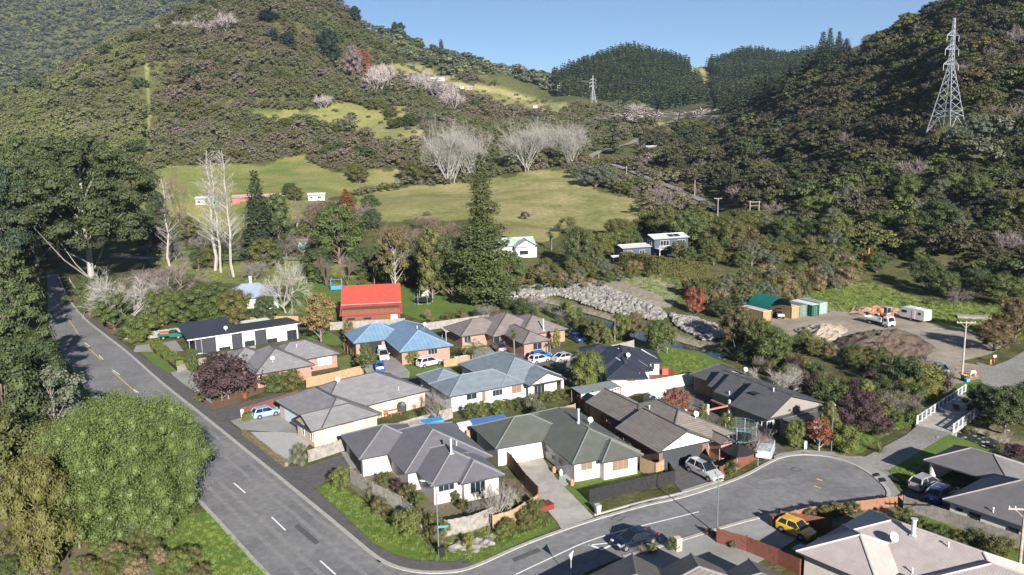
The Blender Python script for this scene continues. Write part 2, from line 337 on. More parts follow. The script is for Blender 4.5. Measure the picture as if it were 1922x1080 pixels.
PAST=[[(655,372),(760,352),(880,345),(990,322),(1070,318),(1100,345),(1190,372),(1215,402),(1170,445),(1060,432),(1000,470),(960,470),(900,420),(800,405),(700,418),(640,400)],
 [(270,330),(330,312),(470,310),(560,295),(640,330),(690,345),(650,372),(600,385),(560,420),(480,440),(350,425),(260,400)],
 [(560,318),(640,322),(760,318),(800,335),(740,352),(650,362),(560,345)],
 [(640,190),(700,205),(760,200),(790,245),(800,285),(700,270),(660,240),(580,225),(470,225),(480,205),(560,210)],
 [(700,125),(770,118),(860,150),(930,165),(1010,185),(1045,205),(1030,222),(940,200),(860,180),(780,150),(700,145)],
 [(1000,195),(1060,190),(1080,200),(1050,222),(990,218)],[(880,136),(915,134),(915,142),(880,142)],
 [(1185,218),(1230,222),(1275,236),(1250,252),(1200,232)],[(1290,122),(1318,126),(1352,150),(1340,160),(1300,150)],
 [(360,465),(480,480),(700,490),(700,520),(560,535),(420,530),(290,500),(280,455)],
 [(1480,525),(1560,522),(1640,535),(1720,560),(1922,575),(1922,640),(1700,620),(1500,585),(1400,560)]]
pm=np.zeros(len(V)); PX0,PY0=PX,PY; nx_,ny_=V[:,0],V[:,1]; far_=V[:,1]>150; PX=PX+far_*(vnoise(nx_/14,ny_/14,5)*34+vnoise(nx_/5,ny_/5,6)*10); PY=PY+far_*(vnoise(nx_/14,ny_/20,7)*15+vnoise(nx_/5,ny_/6,8)*4)
for p in PAST: pm=np.maximum(pm,inpoly(PX,PY,p).astype(float))
TRACK=[(272,108),(276,150),(281,190),(283,215),(277,240),(279,290)]
SLASH=[(267,108),(277,106),(278,140),(284,190),(285,216),(281,240),(284,290),(275,290),(275,240),(279,214),(278,180),(272,140)]
ds=inpoly(PX0+(PX-PX0)*.12,PY0,SLASH).astype(float); pm=np.where(ds>0,1,pm)*(V[:,1]>150)
dryp=np.maximum(ds,1.)*0+np.clip((PX-560)/240,0,1)*np.clip((560-PY)/160,0,1)*.9*(1-.5*np.clip(vnoise(nx_/40,ny_/40,9)*3,0,1))
cd_=dline(V[:,0],V[:,1],CREEK)
clear=inpoly(PX0,PY0,[(1740,235),(1815,232),(1825,258),(1735,262)]).astype(float); pm=np.maximum(pm,clear)
bare=inpoly(PX,PY,[(1088,537),(1160,522),(1230,525),(1275,545),(1262,570),(1240,580),(1150,565)]).astype(float); bare=np.maximum(bare,np.clip((5.2-cd_)/2.,0,1)*(V[:,1]<232))
me=npmesh('ground',V,Fq,None,True) if False else None
gm,nt,b=newmat('ground_cover'); g=geo(nt)
def attr(nt,n):
    a=nt.nodes.new('ShaderNodeAttribute'); a.attribute_name=n; return a.outputs['Fac']
soil=ramp(nt,noise(nt,.35,6,g.outputs['Position']),(.052,.062,.022),(.115,.11,.045),.35,.65)
past=ramp(nt,noise(nt,.06,6,g.outputs['Position']),(.125,.165,.045),(.24,.225,.09),.35,.66)
dryc=ramp(nt,noise(nt,.05,7,g.outputs['Position']),(.165,.175,.06),(.33,.275,.145),.36,.62)
past=mixc(nt,.8,past,mixc(nt,1.,past,ramp(nt,noise(nt,1.3,5,g.outputs['Position']),(.4,.45,.4),(1.5,1.4,1.3),.3,.7),'MULTIPLY'))
dryc=mixc(nt,.8,dryc,mixc(nt,1.,dryc,ramp(nt,noise(nt,.45,7,g.outputs['Position'],.75),(.45,.5,.45),(1.45,1.4,1.3),.33,.67),'MULTIPLY')); pc=mixc(nt,attr(nt,'dry'),past,dryc); col=mixc(nt,attr(nt,'pasture'),soil,pc); col=mixc(nt,attr(nt,'bare'),col,ramp(nt,noise(nt,1.,6,g.outputs['Position']),(.20,.17,.12),(.34,.30,.23),.35,.65))
nt.links.new(col,b.inputs['Base Color']); b.inputs['Roughness'].default_value=.95; b.inputs['Specular IOR Level'].default_value=.1
bump(nt,b,noise(nt,1.2,4,g.outputs['Position']),.6,.4)
me=npmesh('ground',V,Fq,gm,True)
for n,a in (('pasture',pm),('dry',dryp),('bare',bare)):
    A=me.attributes.new(n,'FLOAT','POINT'); A.data.foreach_set('value',a.astype(np.float32))
struct(obj('ground',me))
LEV=[0]
def sheet(name,pts,mat,lev,px=True,z=None,kind='structure'):
    """flat sheet, lev = order in the stack of flush surfaces"""
    P=[G(*p) for p in pts] if px else pts
    m=MB(); m.face([(x,y,0) for x,y in P]); me=m.mesh(name,mat)
    if me.polygons[0].normal.z<0: me.flip_normals()
    LEV[0]=(LEV[0]+1)%8; o=obj(name,me); o.location.z=(.014*lev if z is None else z)+LEV[0]*.0014; o['kind']=kind; return o
def ribbon(name,C,wd,mat,lev=None,drape=False,closed=False,dz=.15):
    """strip of width wd along world line C"""
    C=np.array(C,float); t=np.gradient(C,axis=0); t/=np.linalg.norm(t,axis=1)[:,None]; nrm=np.c_[-t[:,1],t[:,0]]
    wd=np.broadcast_to(wd,len(C)); A=C+nrm*wd[:,None]/2; B=C-nrm*wd[:,None]/2; m=MB()
    za=(hz(A[:,0],A[:,1])+dz) if drape else np.full(len(C),.014*(lev or 1)+.011); zb=(hz(B[:,0],B[:,1])+dz) if drape else za
    if drape: za=zb=np.maximum(za,zb)
    for i in range(len(C)-1): m.face([(*B[i],zb[i]),(*B[i+1],zb[i+1]),(*A[i+1],za[i+1]),(*A[i],za[i])])
    o=m.build(name,mat); o['kind']='structure'; return o
def dens(C,step=2.):
    C=np.array(C,float); out=[]
    for i in range(len(C)-1):
        n=max(1,int(np.hypot(*(C[i+1]-C[i]))/step))
        for k in range(n): out.append(C[i]+(C[i+1]-C[i])*k/n)
    out.append(C[-1]); return np.array(out)
def smooth(C,it=2):
    C=[tuple(c) for c in C]
    for _ in range(it):
        n=[C[0]]
        for a,b in zip(C[:-1],C[1:]): n+=[(a[0]*.75+b[0]*.25,a[1]*.75+b[1]*.25),(a[0]*.25+b[0]*.75,a[1]*.25+b[1]*.75)]
        C=n+[C[-1]]
    return C
def kerb(pts,px=True,wd=.42,h=.13,name='kerb'):
    C=smooth([G(*p) for p in pts] if px else pts,2); C=np.array(C); t=np.gradient(C,axis=0); t/=np.linalg.norm(t,axis=1)[:,None]; n=np.c_[-t[:,1],t[:,0]]
    A=C+n*wd/2; B=C-n*wd/2; m=MB(); m.loft([[(*a,0),(*a,h),(*b,h),(*b,0)] for a,b in zip(A,B)]); o=m.build(name,kerbm); return struct(o)
ext=lambda p,q,d:(q[0]+(q[0]-p[0])*d/math.hypot(q[0]-p[0],q[1]-p[1]),q[1]+(q[1]-p[1])*d/math.hypot(q[0]-p[0],q[1]-p[1]))
Lk=[(88,515),(90,567),(93,623),(147,713),(167,735),(213,770),(393,960),(500,1079)]
Rk=[(108,515),(120,547),(150,593),(200,632),(240,662),(302,719),(380,780),(460,845),(550,918),(640,992),(690,1035),(727,1060),(775,1075)]
RL=[G(*p) for p in Lk]; RR=[G(*p) for p in Rk]
RLe=ext(RL[-2],RL[-1],60); RRe=ext(RR[-6],RR[-5],75)
sheet('road',RL+[RLe,RRe]+RR[-4:-3][:0]+[RR[-4]]+RR[:-4][::-1],asphalt,2,px=False)
S1=[(640,985),(690,1034),(727,1060),(780,1076),(850,1076),(890,1066),(973,1027),(1053,997),(1113,977),(1207,950),(1280,935),(1357,910),(1407,890),(1435,873),(1467,858),(1507,853),(1563,858),(1613,877),(1647,900),(1667,920),(1669,934),(1655,945),(1600,955),(1500,962),(1430,968),(1330,997),(1280,1013),(1170,1045),(1100,1075),(1000,1150),(900,1170),(700,1130)]
sheet('side_street',S1,asphalt,3)
kerb(Rk[:-3]+[(690,1035),(727,1061),(780,1076),(850,1076),(890,1066),(973,1027),(1053,997),(1113,977),(1207,950),(1280,935),(1357,910),(1407,890),(1435,873),(1467,858),(1507,853),(1563,858),(1613,877),(1647,900),(1667,920),(1669,934),(1655,945),(1600,955),(1500,964),(1430,970),(1330,999),(1280,1015),(1170,1047)])
kerb(Lk[3:]+[(620,1200)],h=.08)
FP=[(108,530),(128,556),(160,590),(210,628),(250,660),(330,710),(397,768),(455,815),(533,877),(593,920),(640,963),(697,1020),(740,1043),(773,1053),(853,1057),(873,1050),(890,1060)]
sheet('footpath',Rk[:-3]+[(690,1035),(727,1059),(780,1074),(850,1074),(888,1066)]+FP[::-1],foot_asphalt,4,z=.10)
kerb([(1115,968),(1207,942),(1280,927),(1357,902)],wd=.25)
sheet('footpath',[(1430,868),(1465,852),(1507,846),(1563,850),(1617,866),(1665,893),(1692,930),(1690,944),(1660,944),(1668,930),(1647,898),(1613,876),(1563,857),(1507,851),(1467,857)],concrete,4,z=.10)
# painted lines on the road
def pline(a,b,wd=.13,mat=None):
    A,B=G(*a),G(*b); ribbon('lane_marking',[A,B],wd,mat or paint,5)
for a,b in (((380,853),(398,870)),((439,908),(461,927)),((510,972),(536,997)),((601,1054),(630,1080))): pline(a,b,.16)
for a,b in (((102,562),(151,633)),((160,648),(190,677)),((210,697),(256,738))): pline(a,b,.16,ypaint)
for a,b in (((157,645),(166,652)),((184,669),(192,677)),((209,696),(223,706)),((249,733),(258,739))): pline((a[0]+2,a[1]-1),(b[0]+2,b[1]-1),.16)
ribbon('lane_marking',smooth([G(*p) for p in ((968,1080),(1040,1046),(1100,1018),(1165,998),(1240,980),(1312,962))]),.16,paint,5)
pline((1280,970),(1311,961)) if False else None
ribbon('lane_marking',[G(1105,1024),G(1130,1033),G(1152,1023)],.3,paint,5); ribbon('lane_marking',[G(1106,1025),G(1150,1020)],.2,paint,5)
pline((1533,900),(1543,904),.3,ypaint); pline((1527,913),(1541,918),.2,ypaint)
def rect_outline(p,mat,name='access_cover'):
    P=[G(*q) for q in p]; ribbon(name,P+[P[0]],.07,mat,6)
seal=plain('tar_seal',(.05,.05,.052),.6,.1,3.)
rect_outline([(1147,976),(1158,969),(1174,972),(1163,979)],seal); rect_outline([(1484,882),(1495,878),(1505,884),(1494,887)],seal)
sheet('drain_grate',[(706,1053),(717,1050),(722,1055),(711,1058)],black,7); sheet('drain_grate',[(1637,893),(1648,890),(1652,895),(1640,898)],black,12); sheet('drain_grate',[(1648,901),(1659,899),(1664,906),(1652,908)],black,12)
patch_=plain('fresh_asphalt_patch',(.085,.085,.088),.85,.2,2.); patch2=plain('worn_asphalt_patch',(.20,.195,.19),.9,.2,1.)
for q,m_ in (([(1180,950),(1262,930),(1266,934),(1184,955)],patch_),([(560,985),(600,1018),(592,1024),(552,990)],patch_),([(330,800),(352,820),(345,826),(322,806)],patch2),([(1420,905),(1465,897),(1470,903),(1426,911)],patch2),([(960,1050),(1010,1030),(1016,1036),(966,1056)],patch_),([(250,770),(262,782),(240,790),(230,778)],patch_)): sheet('asphalt_patch',q,m_,4.4)
wear_=plain('wheel_worn_asphalt',(.198,.194,.19),.85,.2,1.3,bmp=.2)
ca,cb=np.array(G(628,1068)),np.array(G(240,727)); dv=(cb-ca)/np.hypot(*(cb-ca)); nv=np.array((-dv[1],dv[0])); rw=np.random.RandomState(3)
for off in (-3.3,-1.7,1.5,3.1):
    C=[ca-dv*14+dv*k*3.+nv*(off+rw.normal()*.05) for k in range(int(np.hypot(*(cb-ca))/3)+6)]; ribbon('wheel_wear',C,.55+rw.uniform(-.08,.08,len(C)),wear_,4.2)
# lawns, driveways, beds
lawn=lambda p,m=None:sheet('lawn',p,m or grassm,3)
drive=lambda p,m=None,l=4:sheet('driveway',p,m or concrete,l)
lawn([(262,660),(290,658),(335,697),(310,703)]); lawn([(230,640),(247,632),(285,636),(285,646),(262,652)],field)
lawn([(593,918),(622,905),(700,955),(780,1000),(820,1040),(900,1030),(1045,978),(1045,990),(973,1022),(890,1063),(875,1048),(853,1055),(773,1051),(740,1041),(697,1018),(640,961)])
lawn([(1055,910),(1200,885),(1240,905),(1265,900),(1110,942),(1104,960),(1060,930)])
lawn([(393,962),(500,1080),(520,1150),(330,1150),(250,1000),(300,975),(350,965)],grassm); lawn([(140,720),(168,735),(205,768),(170,770),(130,745),(128,712)],field)
sheet('path',[(100,735),(140,742),(150,755),(205,765),(212,772),(150,772),(90,765)],gravel,5)
lawn([(520,560),(560,530),(660,525),(870,555),(905,575),(880,600),(790,602),(757,590),(640,600),(630,600),(560,590),(520,610)])
lawn([(905,590),(1000,580),(1080,610),(1180,645),(1240,650),(1330,700),(1240,700),(1180,660),(1060,640),(900,612)])
lawn([(1240,650),(1310,660),(1380,690),(1330,715),(1250,735),(1215,700)])
lawn([(565,620),(600,615),(650,640),(630,650),(580,640)]); lawn([(630,672),(660,665),(672,690),(640,700)],field); lawn([(752,685),(800,690),(890,680),(895,695),(765,708)])
lawn([(765,782),(830,765),(822,780),(768,792)]); lawn([(1340,830),(1400,850),(1380,870),(1345,850)])
lawn([(1565,862),(1620,850),(1640,830),(1680,808),(1712,795),(1660,785),(1560,810),(1570,850)],grassm)
lawn([(1665,880),(1690,865),(1780,815),(1850,840),(1922,870),(1922,1000),(1760,960),(1700,905)],grassm)
lawn([(1680,770),(1760,740),(1830,715),(1860,715),(1830,745),(1720,790)],grassm)
sheet('gravel_path',[(1567,857),(1625,858),(1700,818),(1725,797),(1790,812),(1770,822),(1700,865),(1665,885),(1690,905),(1650,895),(1612,873)],gravel,5)
sheet('gravel_road',[(1812,735),(1830,720),(1850,700),(1830,680),(1870,690),(1922,660),(1990,600),(2060,560),(2300,600),(2100,690),(1922,740),(1880,765),(1862,752)],gravel,5)
sheet('yard',[(1440,628),(1450,598),(1560,580),(1690,592),(1750,610),(1850,625),(1900,640),(1860,665),(1800,680),(1860,690),(1922,665),(1922,720),(1850,735),(1820,730),(1790,740),(1700,700),(1560,660),(1480,645)],yardm,4)
lawn([(1840,640),(1922,600),(1922,650),(1880,680),(1830,690)],grassm) if False else None
sheet('grass_island',[(1795,722),(1840,712),(1850,728),(1815,742),(1780,742)],grassm,6)
drive([(430,790),(470,778),(520,760),(560,800),(600,825),(565,815),(520,812),(455,808)]); drive([(397,770),(440,760),(520,740),(640,728),(700,730),(640,745),(530,758),(470,780),(430,792)],foot_asphalt,5)
sheet('stone_bed',[(470,812),(520,812),(565,815),(585,830),(560,860),(540,875)],whitestone,5)
drive([(533,877),(580,875),(640,855),(690,870),(665,880),(620,900),(593,918)],foot_asphalt,5); drive([(640,850),(672,846),(700,868),(660,882)],concrete,6)
drive([(950,870),(1015,855),(1045,900),(1105,962),(1115,972),(1053,994),(1045,980),(1020,950)],pale_concrete,5)
drive([(1250,880),(1330,860),(1375,890),(1350,905),(1285,930),(1262,905)],foot_asphalt,5); drive([(1280,922),(1350,900),(1357,908),(1283,933)],pale_concrete,6)
sheet('stone_bed',[(1120,972),(1200,950),(1275,925),(1283,930),(1207,946),(1118,975)],whitestone,5); sheet('stone_bed',[(1050,895),(1065,890),(1078,903),(1060,915),(1048,905)],whitestone,6)
drive([(320,700),(365,690),(400,760),(330,712)],concrete,5); drive([(255,650),(330,640),(345,660),(250,662)],concrete,4)
drive([(680,690),(740,668),(770,700),(768,710),(690,712)],concrete,5); drive([(768,712),(900,700),(1010,640),(1050,650),(1080,680),(1010,690),(900,715),(780,735)],foot_asphalt,4); drive([(890,655),(925,650),(960,665),(900,690),(885,685)],concrete,5)
drive([(1030,680),(1110,660),(1120,700),(1060,700)],foot_asphalt,5); drive([(1250,735),(1310,720),(1420,800),(1480,850),(1460,856),(1400,830),(1300,780)],foot_asphalt,4)
drive([(1430,868),(1465,852),(1455,835),(1420,820),(1405,850)],foot_asphalt,5) if False else None
drive([(1690,930),(1725,905),(1860,905),(1900,960),(1800,990),(1700,960)],foot_asphalt,5); drive([(1330,1000),(1430,970),(1470,975),(1500,1010),(1420,1060),(1340,1020)],concrete,4); drive([(1180,1045),(1255,1022),(1330,1000),(1420,1040),(1400,1080),(1250,1100)],concrete,5)
sheet('garden_bed',[(620,885),(690,875),(960,900),(1010,945),(940,985),(830,1020),(700,950)],drygarden,2.5); sheet('garden_bed',[(345,740),(400,745),(470,720),(560,715),(470,745),(420,772),(390,768),(350,755)],mulch,3)
sheet('garden_bed',[(0,960),(90,960),(250,990),(330,1030),(420,1080),(400,1200),(-100,1200)],drygarden,2.5); sheet('garden_bed',[(1480,850),(1520,845),(1580,850),(1620,858),(1565,858),(1505,850)],mulch,4); sheet('garden_bed',[(130,545),(160,570),(230,625),(210,628),(160,590),(133,560)],mulch,5)
lawn([(1700,985),(1740,970),(1922,1040),(1922,1075),(1800,1040)]); sheet('garden_bed',[(1470,965),(1680,935),(1760,960),(1640,990),(1480,990)],drygarden,3)
# creek
C=dens(smooth(CREEK),3.); ribbon('creek_water',C,5.2,waterm,None).location.z=-.95-.012
# far roads draped on the land
def roadpx(name,P,wd,mat): 
    W_=[GT(*p)[:2] for p in P]; return ribbon(name,dens(smooth(W_),6),wd,mat,drape=True,dz=.35)
roadpx('gravel_road',[(1350,398),(1320,378),(1260,352),(1200,328),(1150,310)],4.2,plain('old_road_seal',(.20,.195,.185),.9,.2,.5))
roadpx('gravel_road',[(1125,312),(1098,300),(1120,288),(1165,275),(1200,262)],5.,gravel)
ribbon('back_road',dens(smooth([G(*p) for p in ((210,482),(300,486),(400,489),(500,492),(600,494),(700,500),(760,505),(830,505),(930,500),(985,496))]),5),4.5,gravel,drape=True,dz=.12)
# ---------------------------------------------------------------- houses
class House:
    """origin is a corner of the eaves, u runs along angle ang, v to the left of u"""
    def __init__(s,name,label,cat,px,py,ang,wall,roof,ze=2.5,pitch=.466,cap=None,fascia=None,ground=0.,inset=.55,slab=.16):
        s.ze=ze; s.g=ground; x,y=G(px,py,ze+ground); s.o=(x,y); s.a=R(ang); s.c,s.s=math.cos(s.a),math.sin(s.a); s.inset=inset
        s.root=thing(name,label,cat,(x,y,ground),s.a); s.wallm,s.roofm=wall,roof; s.pitch=pitch; s.cap=cap or roof; s.fas=fascia or dgrey
        s.W=MB(); s.Rf=MB(); s.w=[]; s.slab=slab
    def loc(s,x,y): dx,dy=x-s.o[0],y-s.o[1]; return dx*s.c+dy*s.s,-dx*s.s+dy*s.c
    def wing(s,u0,v0,u1,v1,ends='hh',axis=None,ze=None,pitch=None,rp=None,zr=None,wall=True,nocap=False,inset=None,below=0):
        ze=s.ze if ze is None else ze; p=pitch or s.pitch; W,Dp=u1-u0,v1-v0; axis=axis or ('u' if W>=Dp else 'v'); i=s.inset if inset is None else inset
        s.w.append((u0+i,v0+i,u1-i,v1-i,ze))
        if wall: s.W.box(((u0+u1)/2,(v0+v1)/2,(ze-.05)/2),(W-2*i,Dp-2*i,ze-.05))
        # work in (a,b): a along the ridge
        T=(lambda a,b,z:(a,b,z)) if axis=='u' else (lambda a,b,z:(b,a,z))
        a0,a1,b0,b1=(u0,u1,v0,v1) if axis=='u' else (v0,v1,u0,u1)
        bm=(b0+b1)/2 if rp is None else rp; h=zr-ze if zr else p*min(bm-b0,b1-bm) if rp is None else p*(bm-b0)
        hh=(b1-b0)/2; r0=a0+(min(hh,(a1-a0)/2) if ends[0]=='h' else 0); r1=a1-(min(hh,(a1-a0)/2) if ends[1]=='h' else 0)
        if (a1-a0)<(b1-b0) and ends=='hh': h=p*(a1-a0)/2
        zr_=ze+h; A=(a0,b0,ze);B=(a1,b0,ze);Cc=(a1,b1,ze);Dd=(a0,b1,ze);E=(r0,bm,zr_);Fv=(r1,bm,zr_)
        def fc(pts,uvd):  # uv: along eave, up slope
            P=[T(*q) for q in pts]; base=pts[0]; uv=[]
            for q in pts:
                d=(q[0]-base[0],q[1]-base[1],q[2]-base[2]); al=d[0] if uvd=='a' else d[1]; up=math.hypot(d[1] if uvd=='a' else d[0],d[2]); uv.append((al+50,up+.01))
            n=np.cross(np.array(P[1])-P[0],np.array(P[2])-P[0])
            if n[2]<0: P=P[::-1]; uv=uv[::-1]
            s.Rf.face(P,0,uv)
        fc([A,B,Fv,E] if r1-r0>1e-3 else [A,B,E],'a'); fc([Cc,Dd,E,Fv] if r1-r0>1e-3 else [Cc,Dd,E],'a')
        if ends[0]=='h': fc([Dd,A,E],'b')
        if ends[1]=='h': fc([B,Cc,Fv],'b')
        sl=s.slab; low=[(q[0],q[1],ze-sl) for q in (A,B,Cc,Dd)]
        P=[T(*q) for q in (A,B,Cc,Dd)]; Q=[T(*q) for q in low]
        for k in range(4):
            j=(k+1)%4
            s.Rf.face([P[k],Q[k],Q[j],P[j]] ,1)
        s.Rf.face(Q,1)
        for e,(ra,side) in enumerate(((r0,a0),(r1,a1))):
            if ends[e]=='g':  # gable wall under the verge, and barge boards
                ins=side+(.55 if e==0 else -.55)
                s.W.face([T(ins,b0+.3,ze-.1),T(ins,b1-.3,ze-.1),T(ins,bm,zr_-.15)],0)
                for bb in (b0,b1):
                    s.Rf.add([T(side,bb,ze+.02),T(side,bm,zr_+.02),T(side,bm,zr_-.18),T(side,bb,ze-.16)],[(0,1,2,3)],1)
        if not nocap:
            cp=[]
            if r1-r0>1e-3: cp.append((E,Fv))
            if ends[0]=='h': cp+=[(A,E),(Dd,E)]
            if ends[1]=='h': cp+=[(B,Fv),(Cc,Fv)]
            for q,r in cp: s.Rf.tube((T(*q)[0],T(*q)[1],q[2]+.02),(T(*r)[0],T(*r)[1],r[2]+.02),.10,n=5,mi=2,cap=False)
        return s
    def plane(s,i,side):
        u0,v0,u1,v1,ze=s.w[i]; return {'f':('v',v0,-1),'b':('v',v1,1),'l':('u',u0,-1),'r':('u',u1,1)}[side]
    def hit(s,px,py,ax,val):
        a,y,d=ray(px,py); c0=s.loc(0,0); c1=s.loc(a,y); du,dv=c1[0]-c0[0],c1[1]-c0[1]
        t=(val-(c0[1] if ax=='v' else c0[0]))/(dv if ax=='v' else du); return (c0[0]+du*t) if ax=='v' else (c0[1]+dv*t), H+d*t-s.g
    def win(s,i,side,px0,py0,px1,py1,name='window',pane=None,frame=None,div=2,label=None):
        """opening read from the photograph: upper left and lower right picture points on that wall"""
        ax,val,sg=s.plane(i,side); t0,z0=s.hit(px0,py0,ax,val); t1,z1=s.hit(px1,py1,ax,val); ze=s.w[i][4]
        s.opening(i,side,t0,t1,max(.02,min(z0,z1)),min(ze-.15,max(z0,z1)),name,pane,frame,div,label)
    def opening(s,i,side,t0,t1,z0,z1,name='window',pane=None,frame=None,div=2,label=None):
        ax,val,sg=s.plane(i,side); t0,t1=min(t0,t1),max(t0,t1); frame=frame or alu; f=.06
        if z1-z0<.2 or t1-t0<.2: return
        P=(lambda t,n,z:(t,val+sg*n,z)) if ax=='v' else (lambda t,n,z:(val+sg*n,t,z)); dm=(lambda a,b,c:(a,b,c)) if ax=='v' else (lambda a,b,c:(b,a,c))
        m=MB()
        for (ta,tb,za,zb) in [(t0,t1,z0,z0+f),(t0,t1,z1-f,z1),(t0,t0+f,z0+f,z1-f),(t1-f,t1,z0+f,z1-f)]+[(t0+(t1-t0)*k/div-f/2,t0+(t1-t0)*k/div+f/2,z0+f,z1-f) for k in range(1,div)]:
            m.box(P((ta+tb)/2,.03,(za+zb)/2),dm(tb-ta,.06,zb-za))
        o=m.build(name,frame,s.root)
        if label: o['label']=label
        g=MB(); g.box(P((t0+t1)/2,.012,(z0+z1)/2),dm(t1-t0-f,.024,z1-z0-f)); g.build('pane',pane or glass,o)
    def garage(s,i,side,px0,py0,px1,py1,mat):
        ax,val,sg=s.plane(i,side); t0,z0=s.hit(px0,py0,ax,val); t1,z1=s.hit(px1,py1,ax,val); s.garagel(i,side,t0,t1,mat)
    def garagel(s,i,side,t0,t1,mat,z=2.15):
        ax,val,sg=s.plane(i,side); P=(lambda t,n,z:(t,val+sg*n,z)) if ax=='v' else (lambda t,n,z:(val+sg*n,t,z)); dm=(lambda a,b,c:(a,b,c)) if ax=='v' else (lambda a,b,c:(b,a,c)); m=MB()
        for k in range(5): m.box(P((t0+t1)/2,.02+.004*(k%2),z*(k+.5)/5),dm(abs(t1-t0),.05,z/5-.015))
        m.build('garage_door_or_dark_bay',mat,s.root)
    def on_roof(s,px,py,zg=4.):
        """roof point under a picture point: march along the sight line"""
        a,y,d=ray(px,py)
        best=None
        for z in np.arange(6.5,2.,-.05):
            x_,y_=G(px,py,z+s.g); u,v=s.loc(x_,y_)
            for f in s.Rf.f[:]:
                pass
            h=s.rh(u,v)
            if h is not None and h>=z: return u,v,h
        x_,y_=G(px,py,zg+s.g); u,v=s.loc(x_,y_); return u,v,zg
    def rh(s,u,v):
        b=None
        for f,mi in zip(s.Rf.f,s.Rf.m):
            if mi or len(f)>4: continue
            P=[s.Rf.v[k] for k in f]; ins=True; n=len(P)
            for k in range(n):
                x0,y0,_=P[k]; x1,y1,_=P[(k+1)%n]
                if (x1-x0)*(v-y0)-(y1-y0)*(u-x0)<-1e-6: ins=False;break
            if ins:
                N=np.cross(np.array(P[1])-P[0],np.array(P[2])-P[0])
                if abs(N[2])>1e-6:
                    z=P[0][2]-(N[0]*(u-P[0][0])+N[1]*(v-P[0][1]))/N[2]; b=z if b is None else max(b,z)
        return b
    def flue(s,px,py,h=1.6,r=.13):
        u,v,z=s.on_roof(px,py); m=MB(); m.tube((u,v,z-.2),(u,v,z+h),r,n=10); m.tube((u,v,z+h),(u,v,z+h+.08),r*1.5,n=10); m.box((u,v,z),(.5,.5,.12)); m.build('flue',galv,s.root)
    def pipe(s,px,py): 
        u,v,z=s.on_roof(px,py); MB().tube((u,v,z-.1),(u,v,z+.45),.06,n=8).tube((u,v,z+.4),(u,v,z+.5),.1,n=8).build('vent_pipe',white,s.root)
    def dish(s,px,py,r=.36):
        u,v,z=s.on_roof(px,py); m=MB(); n=14; a=R(-70)-s.a; dx,dy=math.cos(a),math.sin(a)
        m.tube((u,v,z-.1),(u,v,z+.5),.035,n=5); c=np.array((u+dx*.1,v+dy*.1,z+.62)); ax=np.array((dx*.85,dy*.85,.5)); ax/=np.linalg.norm(ax); e=np.cross(ax,(0,0,1)); e/=np.linalg.norm(e); g=np.cross(e,ax)
        rg=[[tuple(c+ax*(q*q*.16)+e*math.cos(2*math.pi*k/n)*r*q+g*math.sin(2*math.pi*k/n)*r*q) for k in range(n)] for q in (.05,.4,.75,1)]
        m.loft(rg,cap=False); m.tube(c-g*r*.8,c+ax*.4,.015,n=4); m.build('satellite_dish',white,s.root)
    def done(s):
        s.W.build('wall',s.wallm,s.root); s.Rf.build('roof',[s.roofm,s.fas,s.cap],s.root); return s
rc=roofm('charcoal_rib_roof',(.125,.12,.135),'rib',.19,.35,.78,.4); rg=roofm('green_grey_roof',(.100,.105,.090),'rib',.17,.3,.82); rcr=roofm('grey_tile_roof',(.20,.195,.20),'tile',.37,.4,.72)
rb=roofm('brown_tile_roof',(.17,.135,.115),'tile',.37,.4,.72); rd=roofm('dark_grey_roof',(.095,.093,.10),'tile',.4,.3,.8); rbg=roofm('blue_grey_roof',(.16,.19,.215),'tile',.37,.3,.86,.4)
rbl=roofm('blue_rib_roof',(.15,.235,.33),'rib',.76,.3,.82,.4); rbb=roofm('taupe_tile_roof',(.20,.17,.16),'tile',.37,.5,.65); rn=roofm('navy_roof',(.035,.039,.052),'rib',.2,.25,.85,.35); rt=roofm('tan_rib_roof',(.43,.37,.345),'rib',.2,.45,.72)
rr=roofm('brown_grey_rib_roof',(.155,.145,.145),'rib',.2,.45,.7); rdk=roofm('brown_tile_dark',(.19,.165,.145),'tile',.35,.5,.6); capg=plain('dark_ridge_cap',(.07,.065,.065),.5,.1,2.); capl=plain('pale_ridge_cap',(.19,.185,.195),.45,.1,2.); capb=plain('blue_ridge_cap',(.20,.28,.36),.4,.1,2.); capt=plain('tan_ridge_cap',(.42,.38,.345),.5,.1,2.); capw=plain('white_ridge_cap',(.6,.6,.62),.4,.1,2.)

h=House('charcoal_house','charcoal hipped house with a silver flue nearest the street corner','house',808.3,914.2,25,cream,rc,cap=capl)
h.wing(-1.4,4.7,9.4,17.9).wing(-4.9,11.3,4,20.4).wing(0,0,8.3,10.3).wing(3.2,-.9,8.45,7).done()
h.win(2,'f',822,909,853,918,div=3); h.win(3,'f',882,902,911,921,div=3); h.win(0,'l',724,862,738,878,pane=curtain); h.win(2,'l',782,893,800,915); h.win(0,'f',770,892,776,906,name='door',div=1,pane=white)
h.garagel(1,'l',12.6,18.2,black); h.flue(847,852,1.7); h.pipe(857,837)
h=House('green_house','cream house with green-grey hipped roof and pale garage door behind the black fence','house',1074.2,872,22,cream,rg,cap=plain('green_ridge_cap',(.15,.165,.14),.5,.1,2.))
h.wing(0,0,9,17.6).wing(-6.3,8.2,4.6,16.9).wing(3.3,-1,8.85,5).done()
h.win(0,'f',1090,868,1112,880,pane=bblind); h.win(2,'f',1149,866,1179,879,pane=bblind,div=3); h.win(0,'l',1014,831,1029,851,pane=bblind); h.win(0,'l',1036,848,1042,866,name='door',div=1); h.win(0,'l',1049,858,1056,874,name='door',div=1)
